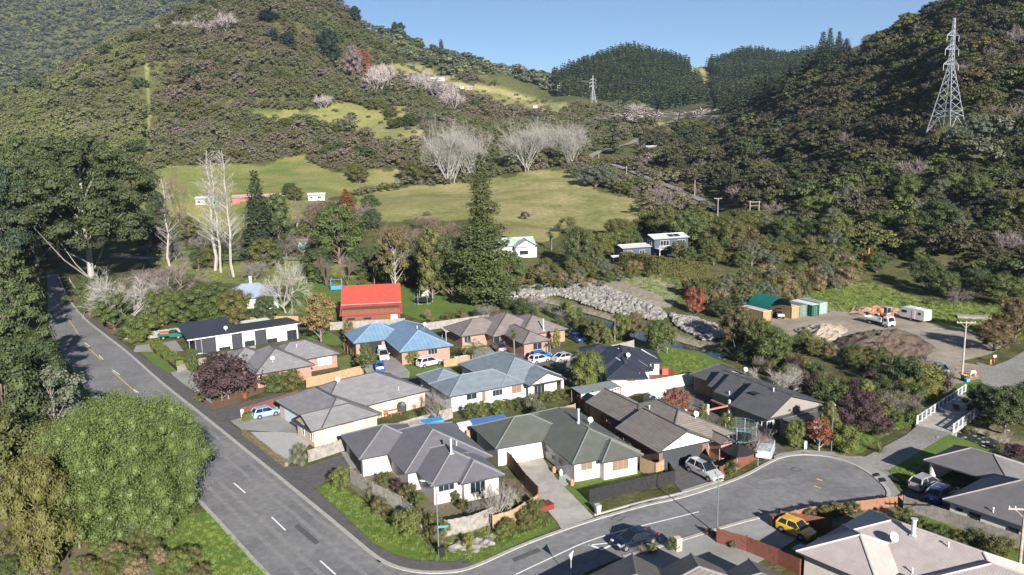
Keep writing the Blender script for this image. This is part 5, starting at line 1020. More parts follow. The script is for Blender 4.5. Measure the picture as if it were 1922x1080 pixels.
for dx in (0,1):
    x,y=G(713+dx*12,785-dx*2); t=thing('garden_chair',('left ' if not dx else 'right ')+'wooden garden chair of the pair beside the orange-brown table','chair',(x,y,.03),R(35)); MB().box((0,0,.42),(.55,.5,.05)).build('seat',oil,t); MB().box((0,.25,.75),(.55,.05,.6)).build('backrest',oil,t); [MB().box((X,Y_,.2),(.05,.05,.4)).build('leg',oil,t) for X in (-.23,.23) for Y_ in (-.2,.2)]
x,y=G(755,777); t=thing('folded_umbrella','dark folded sunshade screen beside the patio table','sunshade',(x,y,.03),0); MB().loft([[(.7*math.cos(q)*s,.3*math.sin(q)*s,zz) for q in [i*math.pi/4 for i in range(8)]] for zz,s in ((.3,.9),(1.3,1.),(1.8,.5))]).build('cover',dgrey,t)
def deckset():
    x,y=G(1216,712); t=thing('timber_deck','red-brown timber deck at the side of the navy-roofed house','deck',(x,y,.02),R(-1)); MB().box((1.5,2.,.15),(6.5,6,.3)).build('boards',plain('deck_red',(.22,.07,.05),.7,.25,4.),t)
deckset(); boxy('brazier','square brick-red outdoor fireplace at the corner of the red-brown deck','fireplace',1248,706,(1.,.8,1.3),plain('fire_red',(.35,.09,.06),.8,.15,4.),R(-1))
for k,(px,py) in enumerate(((1221,703),(1228,706))):
    x,y=G(px,py); t=thing('deck_chair',('pink ' if k==0 else 'salmon ')+('deck chair nearer the house wall on the red-brown deck' if k==0 else 'deck chair nearer the lawn on the red-brown deck'),'chair',(x,y,.35),R(30*k)); cc=plain('chair_pink%d'%k,(.6,.28,.22),.7,.1,2.); MB().box((0,0,.4),(.55,.55,.05)).build('seat',cc,t); MB().box((0,.27,.75),(.55,.05,.65)).build('backrest',cc,t); [MB().box((X,Y_,.2),(.04,.04,.4)).build('leg',cc,t) for X in (-.22,.22) for Y_ in (-.22,.22)]
# washing line
x,y=G(884,762); t=thing('washing_line','clothes line hung with dark, white and red laundry by the white-walled house','clothes line',(x,y,.03),R(27)); MB().tube((-3.5,0,0),(-3.5,0,2.1),.04,n=5).tube((3.5,0,0),(3.5,0,2.1),.04,n=5).build('post',galv,t); MB().tube((-3.5,0,2.05),(3.5,0,2.05),.012,n=3).build('line',white,t)
rnd=random.Random(4); cl=[dgrey,white,plain('navy_cloth',(.02,.03,.08),.9,.1,3.),white,dgrey,white,plain('red_cloth',(.55,.02,.03),.9,.1,3.)]
for k in range(12):
    X=-3.1+k*.54; hh=rnd.uniform(.5,.9); m=MB().box((X,0,2.03-hh/2),(.42,.04,hh)); m.build('garment',cl[6] if k==9 else cl[rnd.randrange(6)],t)
# letterboxes, plinths, pots
boxy('planter_box','red timber planter at the mouth of the pale driveway','planter',1017,958,(1.2,2.4,.6),plain('planter_red',(.17,.03,.025),.6,.1,2.),R(-60)); boxy('brick_letterbox','brick letterbox pillar at the left mouth of the shaded driveway','letterbox',1272,1035-1,(.6,.6,1.3),plain('beige_brick',(.5,.4,.3),.8,.1,4.),R(20))
boxy('brick_pillar','brown brick pillar beside the yellow car','pillar',1452,987,(.8,.7,1.1),brick3,R(20)); boxy('white_letterbox','white letterbox at the end of the red fence by the forecourt','letterbox',455,783,(.4,.3,1.1),white,R(30)); boxy('blue_letterbox','small blue-white letterbox left of the orange-leaved tree','letterbox',1511,843,(.35,.35,1.),plain('lb',(.3,.4,.6),.6,.05,2.),0)
boxy('raised_bed','long low timber planter on the green slope beyond the yard','planter',1832,598,(7,2.,.5),wood_old,R(-22)); boxy('rainwater_tank','pale slim tank by the creek boulders','tank',1502,714,(.6,.6,1.),white,0) if False else None
for k,(px,py) in enumerate(((1040,888),(1053,893),(1074,912))): 
    x,y=G(px,py); tag(MB().tube((0,0,0),(0,0,.45),.2,.28,10).tube((0,0,.4),(0,0,.75),.22,.1,8).build('plant_pot',[plain('terracotta',(.45,.2,.12),.8,.1,3.),white,MATS['terracotta'] if 'terracotta' in MATS else oil][k],None,(x,y,.06)),['terracotta pot nearest the front door of the green-roofed house','white pot standing second from the front door of the green-roofed house','terracotta pot at the corner of the little front lawn'][k],'pot')
x,y=G(1100,888); tag(MB().tube((0,0,0),(0,.25,0),.35,n=12).tube((0,-.02,0),(0,.3,0),.12,n=8).build('hose_reel',plain('mint_plastic',(.25,.6,.48),.5,.05,2.),None,(x,y-.0,1.)),'mint green hose reel on the front wall of the green-roofed house','hose reel')
for k,(px,py) in enumerate(((1312,800),(1345,812),(1296,812))):
    pass
x,y=G(1330,800); t=thing('pergola','rust-brown timber pergola with white post tops behind the brown-roofed house','pergola',(x,y,.03),R(27)); m=MB()
for X in (-4.,-.2,3.6): MB().box((X,0,1.5),(.25,.25,3.2)).build('post',white,t)
m.box((0,0,2.3),(9.,.2,.22)).box((-2.,1.5,2.3),(.2,3,.2)).box((3.,1.5,2.3),(.2,3,.2)); m.build('beam',plain('rust_beam',(.35,.15,.08),.8,.15,2.),t)
x,y=G(1232,762); t=thing('greenhouse','small greenhouse of clear sheets between the brown house and the white fence','greenhouse',(x,y,.03),R(25)); gg=plain('greenhouse_sheet',(.5,.52,.48),.3,.1,2.); m=MB(); m.add([(-1.6,-1,0),(1.6,-1,0),(1.6,1,0),(-1.6,1,0),(-1.6,-1,1.5),(1.6,-1,1.5),(1.6,1,1.5),(-1.6,1,1.5),(-1.6,0,2.2),(1.6,0,2.2)],[(0,1,5,4),(2,3,7,6),(4,5,9,8),(7,8,9,6),(0,4,8,7,3),(1,2,6,9,5)]); m.build('panes',gg,t)
# bridge
A=G(1722,795+2); B=G(1812,737); Cc=G(1778,812); a=math.atan2(B[1]-A[1],B[0]-A[0]); Lb=math.hypot(B[0]-A[0],B[1]-A[1])
t=thing('road_bridge','single-lane concrete bridge with white posts and mesh rails over the creek','bridge',(*A,0.),a); MB().box((Lb/2,-2.25,-.1),(Lb+1.,4.7,.36)).build('deck',pale_concrete,t); MB().box((.2,-2.2,-.8),(.8,5.2,1.3)).box((Lb-.2,-2.2,-.8),(.8,5.2,1.3)).build('abutment',concrete,t)
for s,Y_ in ((0,0.05),(1,-4.55)):
    r_=MB(); n=12
    for k in range(n+1): MB().box((Lb*k/n,Y_,.65),(.22,.18,1.25)).build('rail_post',white,t)
    r_.box((Lb/2,Y_,1.2),(Lb,.12,.12)).box((Lb/2,Y_,.25),(Lb,.12,.1)); r_.build('handrail',galv,t); m=MB()
    for k in range(int(Lb/.16)): m.box((.1+k*.16,Y_,.72),(.03,.03,.95))
    m.box((Lb/2,Y_,.72),(Lb,.025,.3)); m.build('mesh_infill',plain('rail_mesh',(.12,.13,.14),.6,.1,3.),t)
# spoil heaps
def heap(name,label,P,h,mat,seed,sub=26):
    P=np.array([G(*p) for p in P]); c=P.mean(0); m=MB(); rings=[]; n=48; seg=[]
    an=np.arctan2(P[:,1]-c[1],P[:,0]-c[0]); rr=np.hypot(*(P-c).T); o=np.argsort(an); an=an[o]; rr=rr[o]
    th=np.linspace(-math.pi,math.pi,n,endpoint=False); r_=np.interp(th,np.r_[an[-1]-2*math.pi,an,an[0]+2*math.pi],np.r_[rr[-1],rr,rr[0]])
    for k in range(14):
        q=1-k/13; x=c[0]+np.cos(th)*r_*q; y=c[1]+np.sin(th)*r_*q
        z=h*(1-q**1.7)*(1+.5*vnoise(x/2.2,y/2.2,seed))+.9*vnoise(x/.9,y/.9,seed+1)*(1-q)**.4*(q<1)+.5*vnoise(x/.45,y/.45,seed+2)*(q<1); rings.append([(a_,b_,max(zz,-.02) if q<1 else -.05) for a_,b_,zz in zip(x,y,z)])
    m.loft(rings); me=m.mesh(name,mat); return tag(obj(name,me),label,'heap')
heap('spoil_heap','large heap of brown earth and brushwood in front of the tipper truck',[(1568,652),(1590,632),(1640,624),(1700,624),(1740,642),(1750,664),(1700,676),(1640,670),(1590,664)],2.2,plain('spoil_earth',(.12,.088,.065),.95,.4,1.6,bmp=.8,c2=(.075,.055,.04)),3)
heap('sand_heap','pale sandy heap left of the brown earth heap',[(1505,634),(1520,614),(1560,611),(1592,618),(1575,628),(1552,640),(1520,646)],1.6,plain('sand',(.27,.225,.175),.95,.25,1.5,bmp=.6),7)
heap('cut_bank','low band of pale orange clay cut into the grass behind the digger',[(1590,588),(1620,578),(1690,580),(1690,588),(1640,592)],1.,plain('clay',(.27,.18,.115),.95,.3,1.,bmp=.5),9)
heap('rock_garden','pale rock edging and stones below the corner fence',[(836,1026),(850,1040),(880,1043),(910,1030),(940,1006),(925,1002),(900,1008),(860,1016)],.35,rockm,11)
for k,(px,py) in enumerate(((1617,493),(1629,492))): 
    x,y,z=GT(px,py); tag(MB().tube((0,0,0),(.15,0,3.6),.22,n=8).tube((.15,0,3.6),(.16,0,3.75),.25,n=8).build('orange_marker_pole',plain('pole_orange%d'%k,(.75,.17,.03),.5,.05,2.),None,(x,y,z)),['left of two orange poles standing in bushes above the green slope','right of two orange poles standing in bushes above the green slope'][k],'marker pole')
# ---------------------------------------------------------------- vegetation
def leafmesh(name,c,nrm,size,mat,rs,aspect=.6,flat=False):
    """one small bent quad per leaf clump"""
    n=len(c); c=np.asarray(c); nn=nrm/np.maximum(np.linalg.norm(nrm,axis=1),1e-6)[:,None]
    t=rs.normal(size=(n,3)); t-=nn*(t*nn).sum(1)[:,None]; t/=np.linalg.norm(t,axis=1)[:,None]; b=np.cross(nn,t)
    s=np.asarray(size).reshape(-1,1)*rs.uniform(.6,1.35,(n,1))
    V=np.stack([c-t*s,c-b*s*aspect+nn*s*.25,c+t*s,c+b*s*aspect+nn*s*.25],1).reshape(-1,3)
    return npmesh(name,V,np.arange(n*4).reshape(n,4),mat)
_ico=None
def blob(center,r,rs,fl=1.):
    """rough low ball filling the inside of a leaf pad"""
    th=np.linspace(0,2*math.pi,7,endpoint=False); rings=[]
    for q in (-.95,-.5,.1,.6,.95):
        k=math.sqrt(1-q*q); rings.append([(center[0]+math.cos(a)*k*r*rs.uniform(.85,1.1),center[1]+math.sin(a)*k*r*rs.uniform(.85,1.1),center[2]+q*r*fl) for a in th])
    return rings
def joinnp(name,parts,mats):
    """parts: list of (mesh) -> one mesh"""
    bm=None
    import bmesh
    bm=bmesh.new()
    for me in parts: bm.from_mesh(me)
    o=bpy.data.meshes.new(name); bm.to_mesh(o); bm.free()
    for m in mats: o.materials.append(m)
    for me in parts: bpy.data.meshes.remove(me)
    return o
def tree_mesh(seed,pads,prof,padr,fl,lpp,leaf,h0=.12,tr=.03,leafmat=None,barkm=None,limb=True,lr=1.,lp=1.,nr=.38,lump=.1,cone=False,inner=.62,wob=.25,width=.5):
    """unit-height tree. prof(f)= relative crown radius at height fraction f; returns crown mesh, trunk mesh"""
    rs=np.random.RandomState(seed); cs=[];ns=[];tm=MB(); bm_=MB(); P=[]
    for k in range(pads):
        f=(k+.5)/pads; f=f**.9; a=k*2.399+rs.uniform(-.4,.4); R_=width*prof(f)*(1+lump*(math.sin(3*a%6.283+seed)*math.cos(7*f+seed)+.5*math.sin(5*a+seed*2))); rr=R_*math.sqrt(rs.uniform(.15,1.)) if not cone else R_*rs.uniform(.45,.8)
        z=h0+(1-h0)*f*(.96); pr=padr*(rs.uniform(.75,1.3))*(.55+.6*prof(f)); P.append((rr*math.cos(a),rr*math.sin(a),min(z,1-pr*fl*.8),pr))
    for x,y,z,pr in P:
        n=int(lpp*(pr/padr)**2); d=rs.normal(size=(n,3)); d/=np.linalg.norm(d,axis=1)[:,None]; d[:,2]=np.where(d[:,2]<-.35,-d[:,2],d[:,2])
        q=pr*rs.uniform(1-wob*1.4,1+wob*.5,(n,1))*(1+.18*np.sin(d[:,:1]*7+x*40)*np.cos(d[:,1:2]*6+z*30)); c=np.array([x,y,z])+d*q*(rs.uniform(0,1,(n,1))**.22)*np.array([1,1,fl]); cs.append(c); ns.append(d+rs.normal(size=(n,3))*nr+np.array([0,0,.35]))
        bm_.loft(blob((x,y,z),pr*inner,rs,fl))
        if limb and (lp>=1 or rs.rand()<lp): 
            zb=max(.05,z-rs.uniform(.15,.35)*(.6+abs(x)+abs(y))); mx=(x*.45,y*.45,zb+(z-zb)*.35); tm.tube((0,0,zb*.85),mx,tr*.42*lr,tr*.3*lr,4,cap=False); tm.tube(mx,(x,y,z),tr*.3*lr,tr*.08*lr,4,cap=False)
    c=np.vstack(cs); me=leafmesh('l',c,np.vstack(ns),leaf,leafmat,rs)
    core=bm_.mesh('c',leafmat); crown=joinnp('crown',[me,core],[leafmat])
    top=max(p[2] for p in P); pts=[(0,0,-.03)]+[(rs.normal()*.012,rs.normal()*.012,top*k/4) for k in range(1,5)]
    for k in range(4): tm.tube(pts[k],pts[k+1],tr*(1-k*.23),tr*(1-(k+1)*.23)+.001,7,cap=False)
    return crown,tm.mesh('trunk',barkm)
dome=lambda f:math.sin(min(1,(f*.82+.18))*math.pi)**.55
rnd_=lambda f:(1-(2*f-1)**2*.75)**.5
colu=lambda f:(1-f**2.5)**.6*.9+.1
conef=lambda f:1-f*.93
def conifer_mesh(seed,layers,width,leafmat,barkm,leaf,per=7,pad=14,droop=.12,bare=.12,tr=.022,irr=.2,power=.8):
    """whorled conifer: branches carrying flat needle pads with gaps between"""
    rs=np.random.RandomState(seed); cs=[];ns=[];tm=MB(); sz=[]
    for k in range(layers):
        f=k/(layers-1); z=bare+(1-bare)*f*.985; R_=width*((1-f)**power)*(1 if f>.12 else .75+f*2)+.012; nb=max(3,int(per*(1-f*.5)))
        for j in range(nb):
            if rs.rand()<.08: continue
            a=j*2*math.pi/nb+k*1.1+rs.uniform(-.3,.3); l=R_*rs.uniform(1-irr*1.5,1+irr); ux,uy=math.cos(a),math.sin(a)
            tm.tube((0,0,z),(ux*l*.9,uy*l*.9,z-droop*l*.6),tr*.18*(1-f*.6),.001,3,cap=False)
            n=max(4,int(pad*(.3+l/width))); t=rs.uniform(.18,1.04,n)**.8; w=(.10*l+.018)*(1.15-np.abs(t-.6))*rs.normal(size=n)*1.3
            zz=z-droop*l*t**1.5+np.abs(rs.normal(size=n))*.010+.03*l*np.sin(t*9+j)
            cs.append(np.c_[ux*l*t-uy*w,uy*l*t+ux*w,zz+rs.normal(size=n)*.009]); ns.append(np.c_[ux*.25+rs.normal(size=n)*.35,uy*.25+rs.normal(size=n)*.35,np.full(n,.9)]); sz.append(np.full(n,leaf*(.65+.5*(1-f))))
    me=leafmesh('crown',np.vstack(cs),np.vstack(ns),np.concatenate(sz),leafmat,rs,.55)
    for k in range(5): tm.tube((0,0,-.02+k*.2),(0,0,-.02+(k+1)*.2),tr*(1-k*.19),tr*(1-(k+1)*.19)+.001,7,cap=False)
    return me,tm.mesh('trunk',barkm)
def bare_mesh(seed,spread,mat,depth=5,n0=5,len0=.34,trunk=.22,tr=.018,up=.5,kids=3,twig=.0022,multi=1,ratio=.72,tw=6,rm=.0014):
    """leafless tree: limbs, branches and fine twigs in one branching mesh"""
    rs=np.random.RandomState(seed); tm=MB(); tv=[]
    def rec(p,d,l,r,k):
        d=d/np.linalg.norm(d); q=p+d*l*.5+rs.normal(size=3)*l*.05; e=q+(d+rs.normal(size=3)*.08+np.array([0,0,up*.18]))*l*.5
        if k>=depth-1: 
            for _ in range(tw):
                dd=d+rs.normal(size=3)*.55+np.array([0,0,up*.25]); dd/=np.linalg.norm(dd); a=p+(e-p)*rs.uniform(.1,1); b=a+dd*l*rs.uniform(.5,1.1); s=np.cross(dd,rs.normal(size=3)); s=s/np.linalg.norm(s)*twig; tv.extend([a-s,a+s,b+s*.35,b-s*.35])
            m_=4 if r>.004 else 3; tm.tube(p,e,max(r,rm),max(r*.5,rm*.6),3,cap=False); return
        tm.tube(p,q,r,r*.85,5 if k<2 else 3,cap=False); tm.tube(q,e,r*.85,r*.68,5 if k<2 else 3,cap=False)
        for j in range(kids+(rs.rand()<.4)):
            dd=d+rs.normal(size=3)*spread+np.array([0,0,up*.35]); st=p+(e-p)*rs.uniform(.45,1) if j else e; rec(st,dd,l*ratio*rs.uniform(.8,1.15),r*.58,k+1)
    for mI in range(multi):
        o=np.array([rs.normal()*.05*(multi>1),rs.normal()*.05*(multi>1),-.02]); tp=o+np.array([rs.normal()*.02,rs.normal()*.02,trunk]); tm.tube(o,tp,tr,tr*.85,7,cap=False)
        for j in range(n0):
            a=j*2*math.pi/n0+rs.uniform(-.4,.4); dd=np.array([math.cos(a)*spread*1.6,math.sin(a)*spread*1.6,.75+up*.5]); rec(tp-np.array([0,0,rs.uniform(0,.3)*trunk*(j>0)]),dd,len0*rs.uniform(.8,1.15),tr*.6,1)
    tme=tm.mesh('b',mat)
    if tv: tme2=npmesh('t',np.array(tv),np.arange(len(tv)).reshape(-1,4),mat); tme=joinnp('branches',[tme,tme2],[mat])
    zz=np.empty(len(tme.vertices)*3,np.float32); tme.vertices.foreach_get('co',zz); zz=zz.reshape(-1,3); zz/=zz[:,2].max(); tme.vertices.foreach_set('co',zz.ravel()); tme.update(); return tme
def poplar_mesh(seed,mat,w=.13):
    """slim upright leafless tree with a trunk running to the top"""
    rs=np.random.RandomState(seed); tm=MB(); tv=[]
    pts=[np.array([rs.normal()*.006,rs.normal()*.006,z]) for z in np.linspace(-.02,1,9)]
    for k in range(8): tm.tube(pts[k],pts[k+1],.010*(1-k*.11),.010*(1-(k+1)*.11)+.001,6,cap=False)
    for k in range(64):
        f=rs.uniform(.2,.97); a=rs.uniform(0,6.28); l=w*(1.1-f)*rs.uniform(.7,1.5)+.03; b=np.array([0,0,f]); d=np.array([math.cos(a),math.sin(a),rs.uniform(.7,1.5)]); d/=np.linalg.norm(d); e=b+d*l; tm.tube(b,e,.0026*(1.2-f),.0006,3,cap=False)
        for _ in range(22):
            t=rs.uniform(.15,1); s0=b+(e-b)*t; dd=d+rs.normal(size=3)*.5+np.array([0,0,.3]); dd/=np.linalg.norm(dd); s=np.cross(dd,rs.normal(size=3)); s=s/np.linalg.norm(s)*.0006; q=s0+dd*l*rs.uniform(.2,.5); tv.extend([s0-s,s0+s,q+s*.4,q-s*.4])
    return joinnp('branches',[tm.mesh('b',mat),npmesh('t',np.array(tv),np.arange(len(tv)).reshape(-1,4),mat)],[mat])
def spiky_mesh(seed,n,mat,h=1.,curve=.5,w=.03,up=.6):
    rs=np.random.RandomState(seed); V=[]; Fc=[]
    for k in range(n):
        a=rs.uniform(0,6.28); l=h*rs.uniform(.7,1.05); el=rs.uniform(up-.45,up+.7); p=np.array([0,0,0.]); d=np.array([math.cos(a)*math.cos(el),math.sin(a)*math.cos(el),math.sin(el)]); s=np.array([-math.sin(a),math.cos(a),0]); prev=None
        for j in range(4):
            ww=w*(1-j/3.6); V+= [p-s*ww,p+s*ww]; 
            if j: b=len(V)-4; Fc.append((b,b+1,b+3,b+2))
            p=p+d*l/3; d=d+np.array([0,0,-curve*.6]); d/=np.linalg.norm(d)
    return npmesh('leaves',np.array(V),np.array(Fc),mat)
PR={}
L['darkpine']=leafm('big_pine_needles',(.040,.056,.023),var=.3)
L['blackpine']=leafm('blackish_pine_needles',(.016,.028,.018),var=.3,c2=(.02,.034,.022))
L['near']=leafm('glossy_olive_leaves',(.086,.118,.032),var=.3,c2=(.092,.120,.034),rough=.5)
L['hero']=leafm('tall_conifer_needles',(.036,.060,.024),var=.35)
def reg(k,crown,trunk=None): PR.setdefault(k,[]).append((crown,trunk))
for s in (1,2,3):
    reg('broad',*tree_mesh(s,34,dome,.15,.8,190,.017,.2,.03,L['green'],bark,width=.42,inner=.5,wob=.35))
    reg('round',*tree_mesh(s+10,40,rnd_,.15,.9,230,.016,.10,.025,L['green'],bark,width=.42,inner=.5,wob=.35))
    reg('loose',*tree_mesh(s+20,24,dome,.12,.7,100,.022,.3,.022,L['olive'],greybark,width=.40,inner=.4,wob=.4))
    reg('tall',*tree_mesh(s+30,30,colu,.13,.9,110,.018,.10,.02,L['dark'],bark,width=.26))
for s in (1,2): 
    reg('shrub',*tree_mesh(s+40,11,dome,.26,.85,230,.028,.12,.02,L['green'],bark,width=.5,inner=.45,wob=.35)); reg('shrub',*tree_mesh(s+50,14,rnd_,.22,.8,190,.030,.15,.02,L['olive'],bark,width=.6,wob=.45,inner=.35))
reg('bigbroad',*tree_mesh(71,330,rnd_,.115,.85,460,.0070,.04,.03,L['near'],greybark,width=.66,inner=.35,wob=.5,lr=.25,lp=.3,nr=.7,lump=.24))
reg('bigpine',*tree_mesh(72,120,lambda f:(.35+.95*math.sin((f*.80+.22)*math.pi)**.8 if f<.95 else .3),.085,.5,230,.0098,.30,.026,L['pine'],palebark,width=.46,inner=.6,wob=.45,lr=.55,lp=.22))
for s in (1,2): reg('padpine',*tree_mesh(75+s,64,dome,.10,.5,170,.013,.2,.022,L['pine'],greybark,width=.42,inner=.55,wob=.4,lr=.5))
reg('hero',*conifer_mesh(5,25,.25,L['hero'],bark,.0135,9,120,.06,.05,.020,.42,.80))
for s in (1,2): reg('conifer',*conifer_mesh(10+s,26,.20,L['conifer'],bark,.018,10,44,.22,.03,.02,.18,.8))
for s in (1,2,3): reg('pinefar',*conifer_mesh(20+s,11,.20,L['conifer'],bark,.055,6,6,.2,.1,.02,.2,.8))
for s in (1,2,3): reg('bare',bare_mesh(s,.42,palebark,5,5,.30,.16,.016,.35,3,.0012,tw=9)); reg('bareround',bare_mesh(s+5,.55,greybark,5,7,.30,.12,.017,.12,3,.0013,tw=13))
for s in (1,2): reg('barewide',bare_mesh(s+15,.40,palebark,6,5,.30,.10,.011,.55,3,.0007,multi=3,ratio=.74,tw=5,rm=.0007)); reg('poplar',poplar_mesh(s,palebark))
for s in (1,2): reg('barefar',bare_mesh(s+25,.40,purpletw,4,7,.36,.12,.014,.5,3,.0055,tw=11,rm=.003))
reg('flax',spiky_mesh(1,60,L['tan'],1.,.45,.03)); reg('flaxg',spiky_mesh(2,60,L['grey'],1.,.45,.035))
def cabbage(seed,mat,heads=3):
    rs=np.random.RandomState(seed); tm=MB(); ms=[]; hs=[(0,0,.80)] if heads==1 else [(rs.uniform(-.12,.12),rs.uniform(-.12,.12),rs.uniform(.62,.85)) for _ in range(heads)]
    for h in hs:
        tm.tube((0,0,0),h,.03,.02,6); me=spiky_mesh(seed+int(h[2]*100),70,mat,.30,.75,.012,.5); co=np.empty(len(me.vertices)*3,np.float32); me.vertices.foreach_get('co',co); co=co.reshape(-1,3)+np.array(h,np.float32); me.vertices.foreach_set('co',co.ravel()); ms.append(me)
    return joinnp('crown',ms,[mat]),tm.mesh('trunk',greybark)
reg('cabbage',*cabbage(3,L['bright'],3)); reg('cabbage1',*cabbage(5,L['green'],1))
def palm():
    tm=MB(); tm.tube((0,0,0),(0,0,.55),.035,.022,8); cs=[];ns=[]; rs=np.random.RandomState(2)
    for k in range(22):
        a=k*2.4; el=rs.uniform(.1,1.2); p=np.array([0,0,.55]); d=np.array([math.cos(a)*math.cos(el),math.sin(a)*math.cos(el),math.sin(el)])
        for j in range(14):
            q=p+d*.032; tm.tube(p,q,.003,.003,3,cap=False); s=np.array([-math.sin(a),math.cos(a),0])
            for sg in (-1,1):
                for e in (.3,.6,1.): cs.append(q+s*sg*.06*e*math.sin((j+2)/15*3.0)+np.array([0,0,-.02*e])); ns.append(np.array([sg*s[0]*.4,sg*s[1]*.4,.8]))
            p=q; d=d+np.array([0,0,-.10]); d/=np.linalg.norm(d)
    return leafmesh('fronds',np.array(cs),np.array(ns),.020,L['bright'],rs,.4),tm.mesh('trunk',greybark)
reg('palm',*palm())
rng=random.Random(11)
def plant(kind,label,px,py,h,w=1.,mat=None,cat='tree',name='tree',group=None,v=None,rz=None,loc=None,tm_=None,sink=0.):
    """h: height in metres, w: width factor relative to the mesh"""
    ms=PR[kind]; cr,tr=ms[(v if v is not None else rng.randrange(len(ms)))%len(ms)]
    if loc: x,y,z=loc
    elif py<330: x,y,z=GT(px,py)
    else:
        x,y=G(px,py); z=0.
        if y>150: z=hz1(x,y); 
        if y>150 and (z>.3): x,y,z=GT(px,py)
    rz=rng.uniform(0,6.28) if rz is None else rz; nk={'conifer':('spruce','conifer'),'pinefar':('pine','pine'),'hero':('pine','pine'),'padpine':('pine','pine'),'bigpine':('pine','pine'),'bare':('bare_tree','leafless tree'),'bareround':('bare_tree','leafless tree'),'barewide':('bare_tree','leafless tree'),'barefar':('bare_tree','leafless tree'),'poplar':('poplar','poplar'),'palm':('palm','palm'),'cabbage':('cabbage_tree','cabbage tree'),'cabbage1':('cabbage_tree','cabbage tree')}.get(kind)
    if nk and name=='tree': name,cat=nk
    t=thing(name,label,cat,(x,y,z-sink),rz,group); t.scale=(h*w,h*w,h); t['look']=(mat.name if mat else '')
    c=obj('crown' if tr else ('branches' if 'bare' in kind or kind=='poplar' else 'leaves'),cr,t)
    if mat: c.material_slots[0].link='OBJECT'; c.material_slots[0].material=mat
    if tr:
        k=obj('trunk',tr,t)
        if tm_: k.material_slots[0].link='OBJECT'; k.material_slots[0].material=tm_
    return t
def hpx(px,py,top,z=None):
    """height of something standing at a picture point whose tip is at picture row top"""
    x,y=G(px,py) if z is None else z[:2]; a,yy,d=ray(px,top); g=0 if z is None else z[2]; return H+d*(y/yy)-g
def P(kind,label,px,py,top,wpx,mat=None,wk=.84,**k):
    """place by picture base point, tip row and crown width in picture pixels"""
    x,y=G(px,py); z=None
    if py<330 or (y>150 and hz1(x,y)>.3): z=GT(px,py)
    h=max(.3,hpx(px,py,top,z)); y=z[1] if z else y; wm=wpx*math.hypot(x,y)/F; return plant(kind,label,px,py,h,wm/(h*wk),mat,**k)
wkk={'broad':.95,'round':1.0,'loose':.9,'tall':.62,'shrub':1.25,'bigbroad':1.45,'bigpine':1.12,'padpine':1.0,'hero':.56,'conifer':.45,'bare':.85,'bareround':1.2,'barewide':.9,'poplar':.3,'barefar':.8,'flax':1.5,'flaxg':1.5,'cabbage':.7,'cabbage1':.6,'palm':.8,'pinefar':.42}
def Q(kind,px,py,top,wpx,label,mat=None,**k): return P(kind,label,px,py,top,wpx,L[mat] if isinstance(mat,str) else mat,wkk[kind],**k)
# left side giants
Q('bigpine',172,536,252,238,'giant spreading pine with pale forked trunk beside the far end of the road','darkpine')
Q('padpine',20,560,300,150,'tall dark pine at the left edge behind the roadside bush','conifer'); Q('padpine',70,500,250,150,'dark pine crown between the giant pine and the left edge','pine'); Q('padpine',-30,640,330,160,'dark layered pine cut by the left edge of the photo','conifer')
Q('loose',22,655,460,110,'loose dark pine-like tree overhanging the far end of the road from the left','pine'); Q('padpine',30,760,520,140,'dark green tree with pale dead stem on the left verge','pine'); Q('broad',38,765,625,110,'dense dark tree beside the left kerb of the main road','dark'); Q('broad',20,860,640,140,'dark broadleaf tree at the left edge below the pines','dark')
Q('loose',110,840,690,110,'tree with pale greyish dry branch tips on the left verge','grey'); Q('broad',10,960,760,150,'olive green tree at the left edge beside the big round tree','olive'); Q('broad',90,780,640,90,'second dark tree on the left verge, just behind the pale-tipped one','dark')
Q('bigbroad',248,1005,752,262,'great round evergreen tree at lower left spreading over the main road','near',rz=1.)
Q('broad',130,985,790,130,'olive tree against the left flank of the great round tree','olive'); Q('round',85,1075,860,130,'bright olive-green bushy tree at the lower left corner','olive'); Q('broad',40,900,780,110,'dark tree behind the lower left corner bush','dark')
Q('loose',150,1030,900,90,'thin brownish tree below the great round tree','brown')
for k,(px,py,s,mt) in enumerate(((210,1060,30,'brown'),(250,1075,40,'green'),(290,1050,34,'olive'),(340,1078,40,'bright'),(365,1055,26,'brown'),(180,1020,36,'grey'),(160,1078,30,'brown'),(310,1010,30,'tan'),(260,1030,36,'olive'),(40,1040,30,'brown'),(230,1000,34,'grey'))): Q('shrub',px,py,py-s*1.1,s*1.2,'low shrub in the rough brown ground below the great round tree',mt,cat='shrub',name='shrub',group='low shrubs below the great round tree')
# middle left
Q('bareround',246,612,495,128,'wide leafless grey tree right of the road beneath the giant pine',palebark,v=0); Q('bareround',330,560,495,110,'brownish leafless thicket tree behind the grey one',purpletw,v=1); Q('round',305,612,540,56,'dense green bush tree between the leafless grey tree and the round hedge trees','green'); Q('round',345,610,545,60,'green round tree left of the two big round hedge trees','green')
Q('round',398,608,532,100,'left one of two large round clipped-looking trees behind the black and white house','green'); Q('round',443,612,545,72,'right one of two large round trees, with yellower leaves','olive'); Q('round',500,610,556,46,'small dark green round tree right of the two large round ones','dark'); Q('round',265,640,590,60,'bright green hedge bush at the foot of the leafless grey tree','bright',cat='bush',name='bush')
Q('cabbage',246,640,600,34,'pale flax-like cabbage tree by the roadside paling fence','grey'); Q('round',178,590,520,60,'green roadside tree under the giant pine','green'); Q('broad',215,620,545,60,'dark green roadside bush left of the leafless grey tree','green')
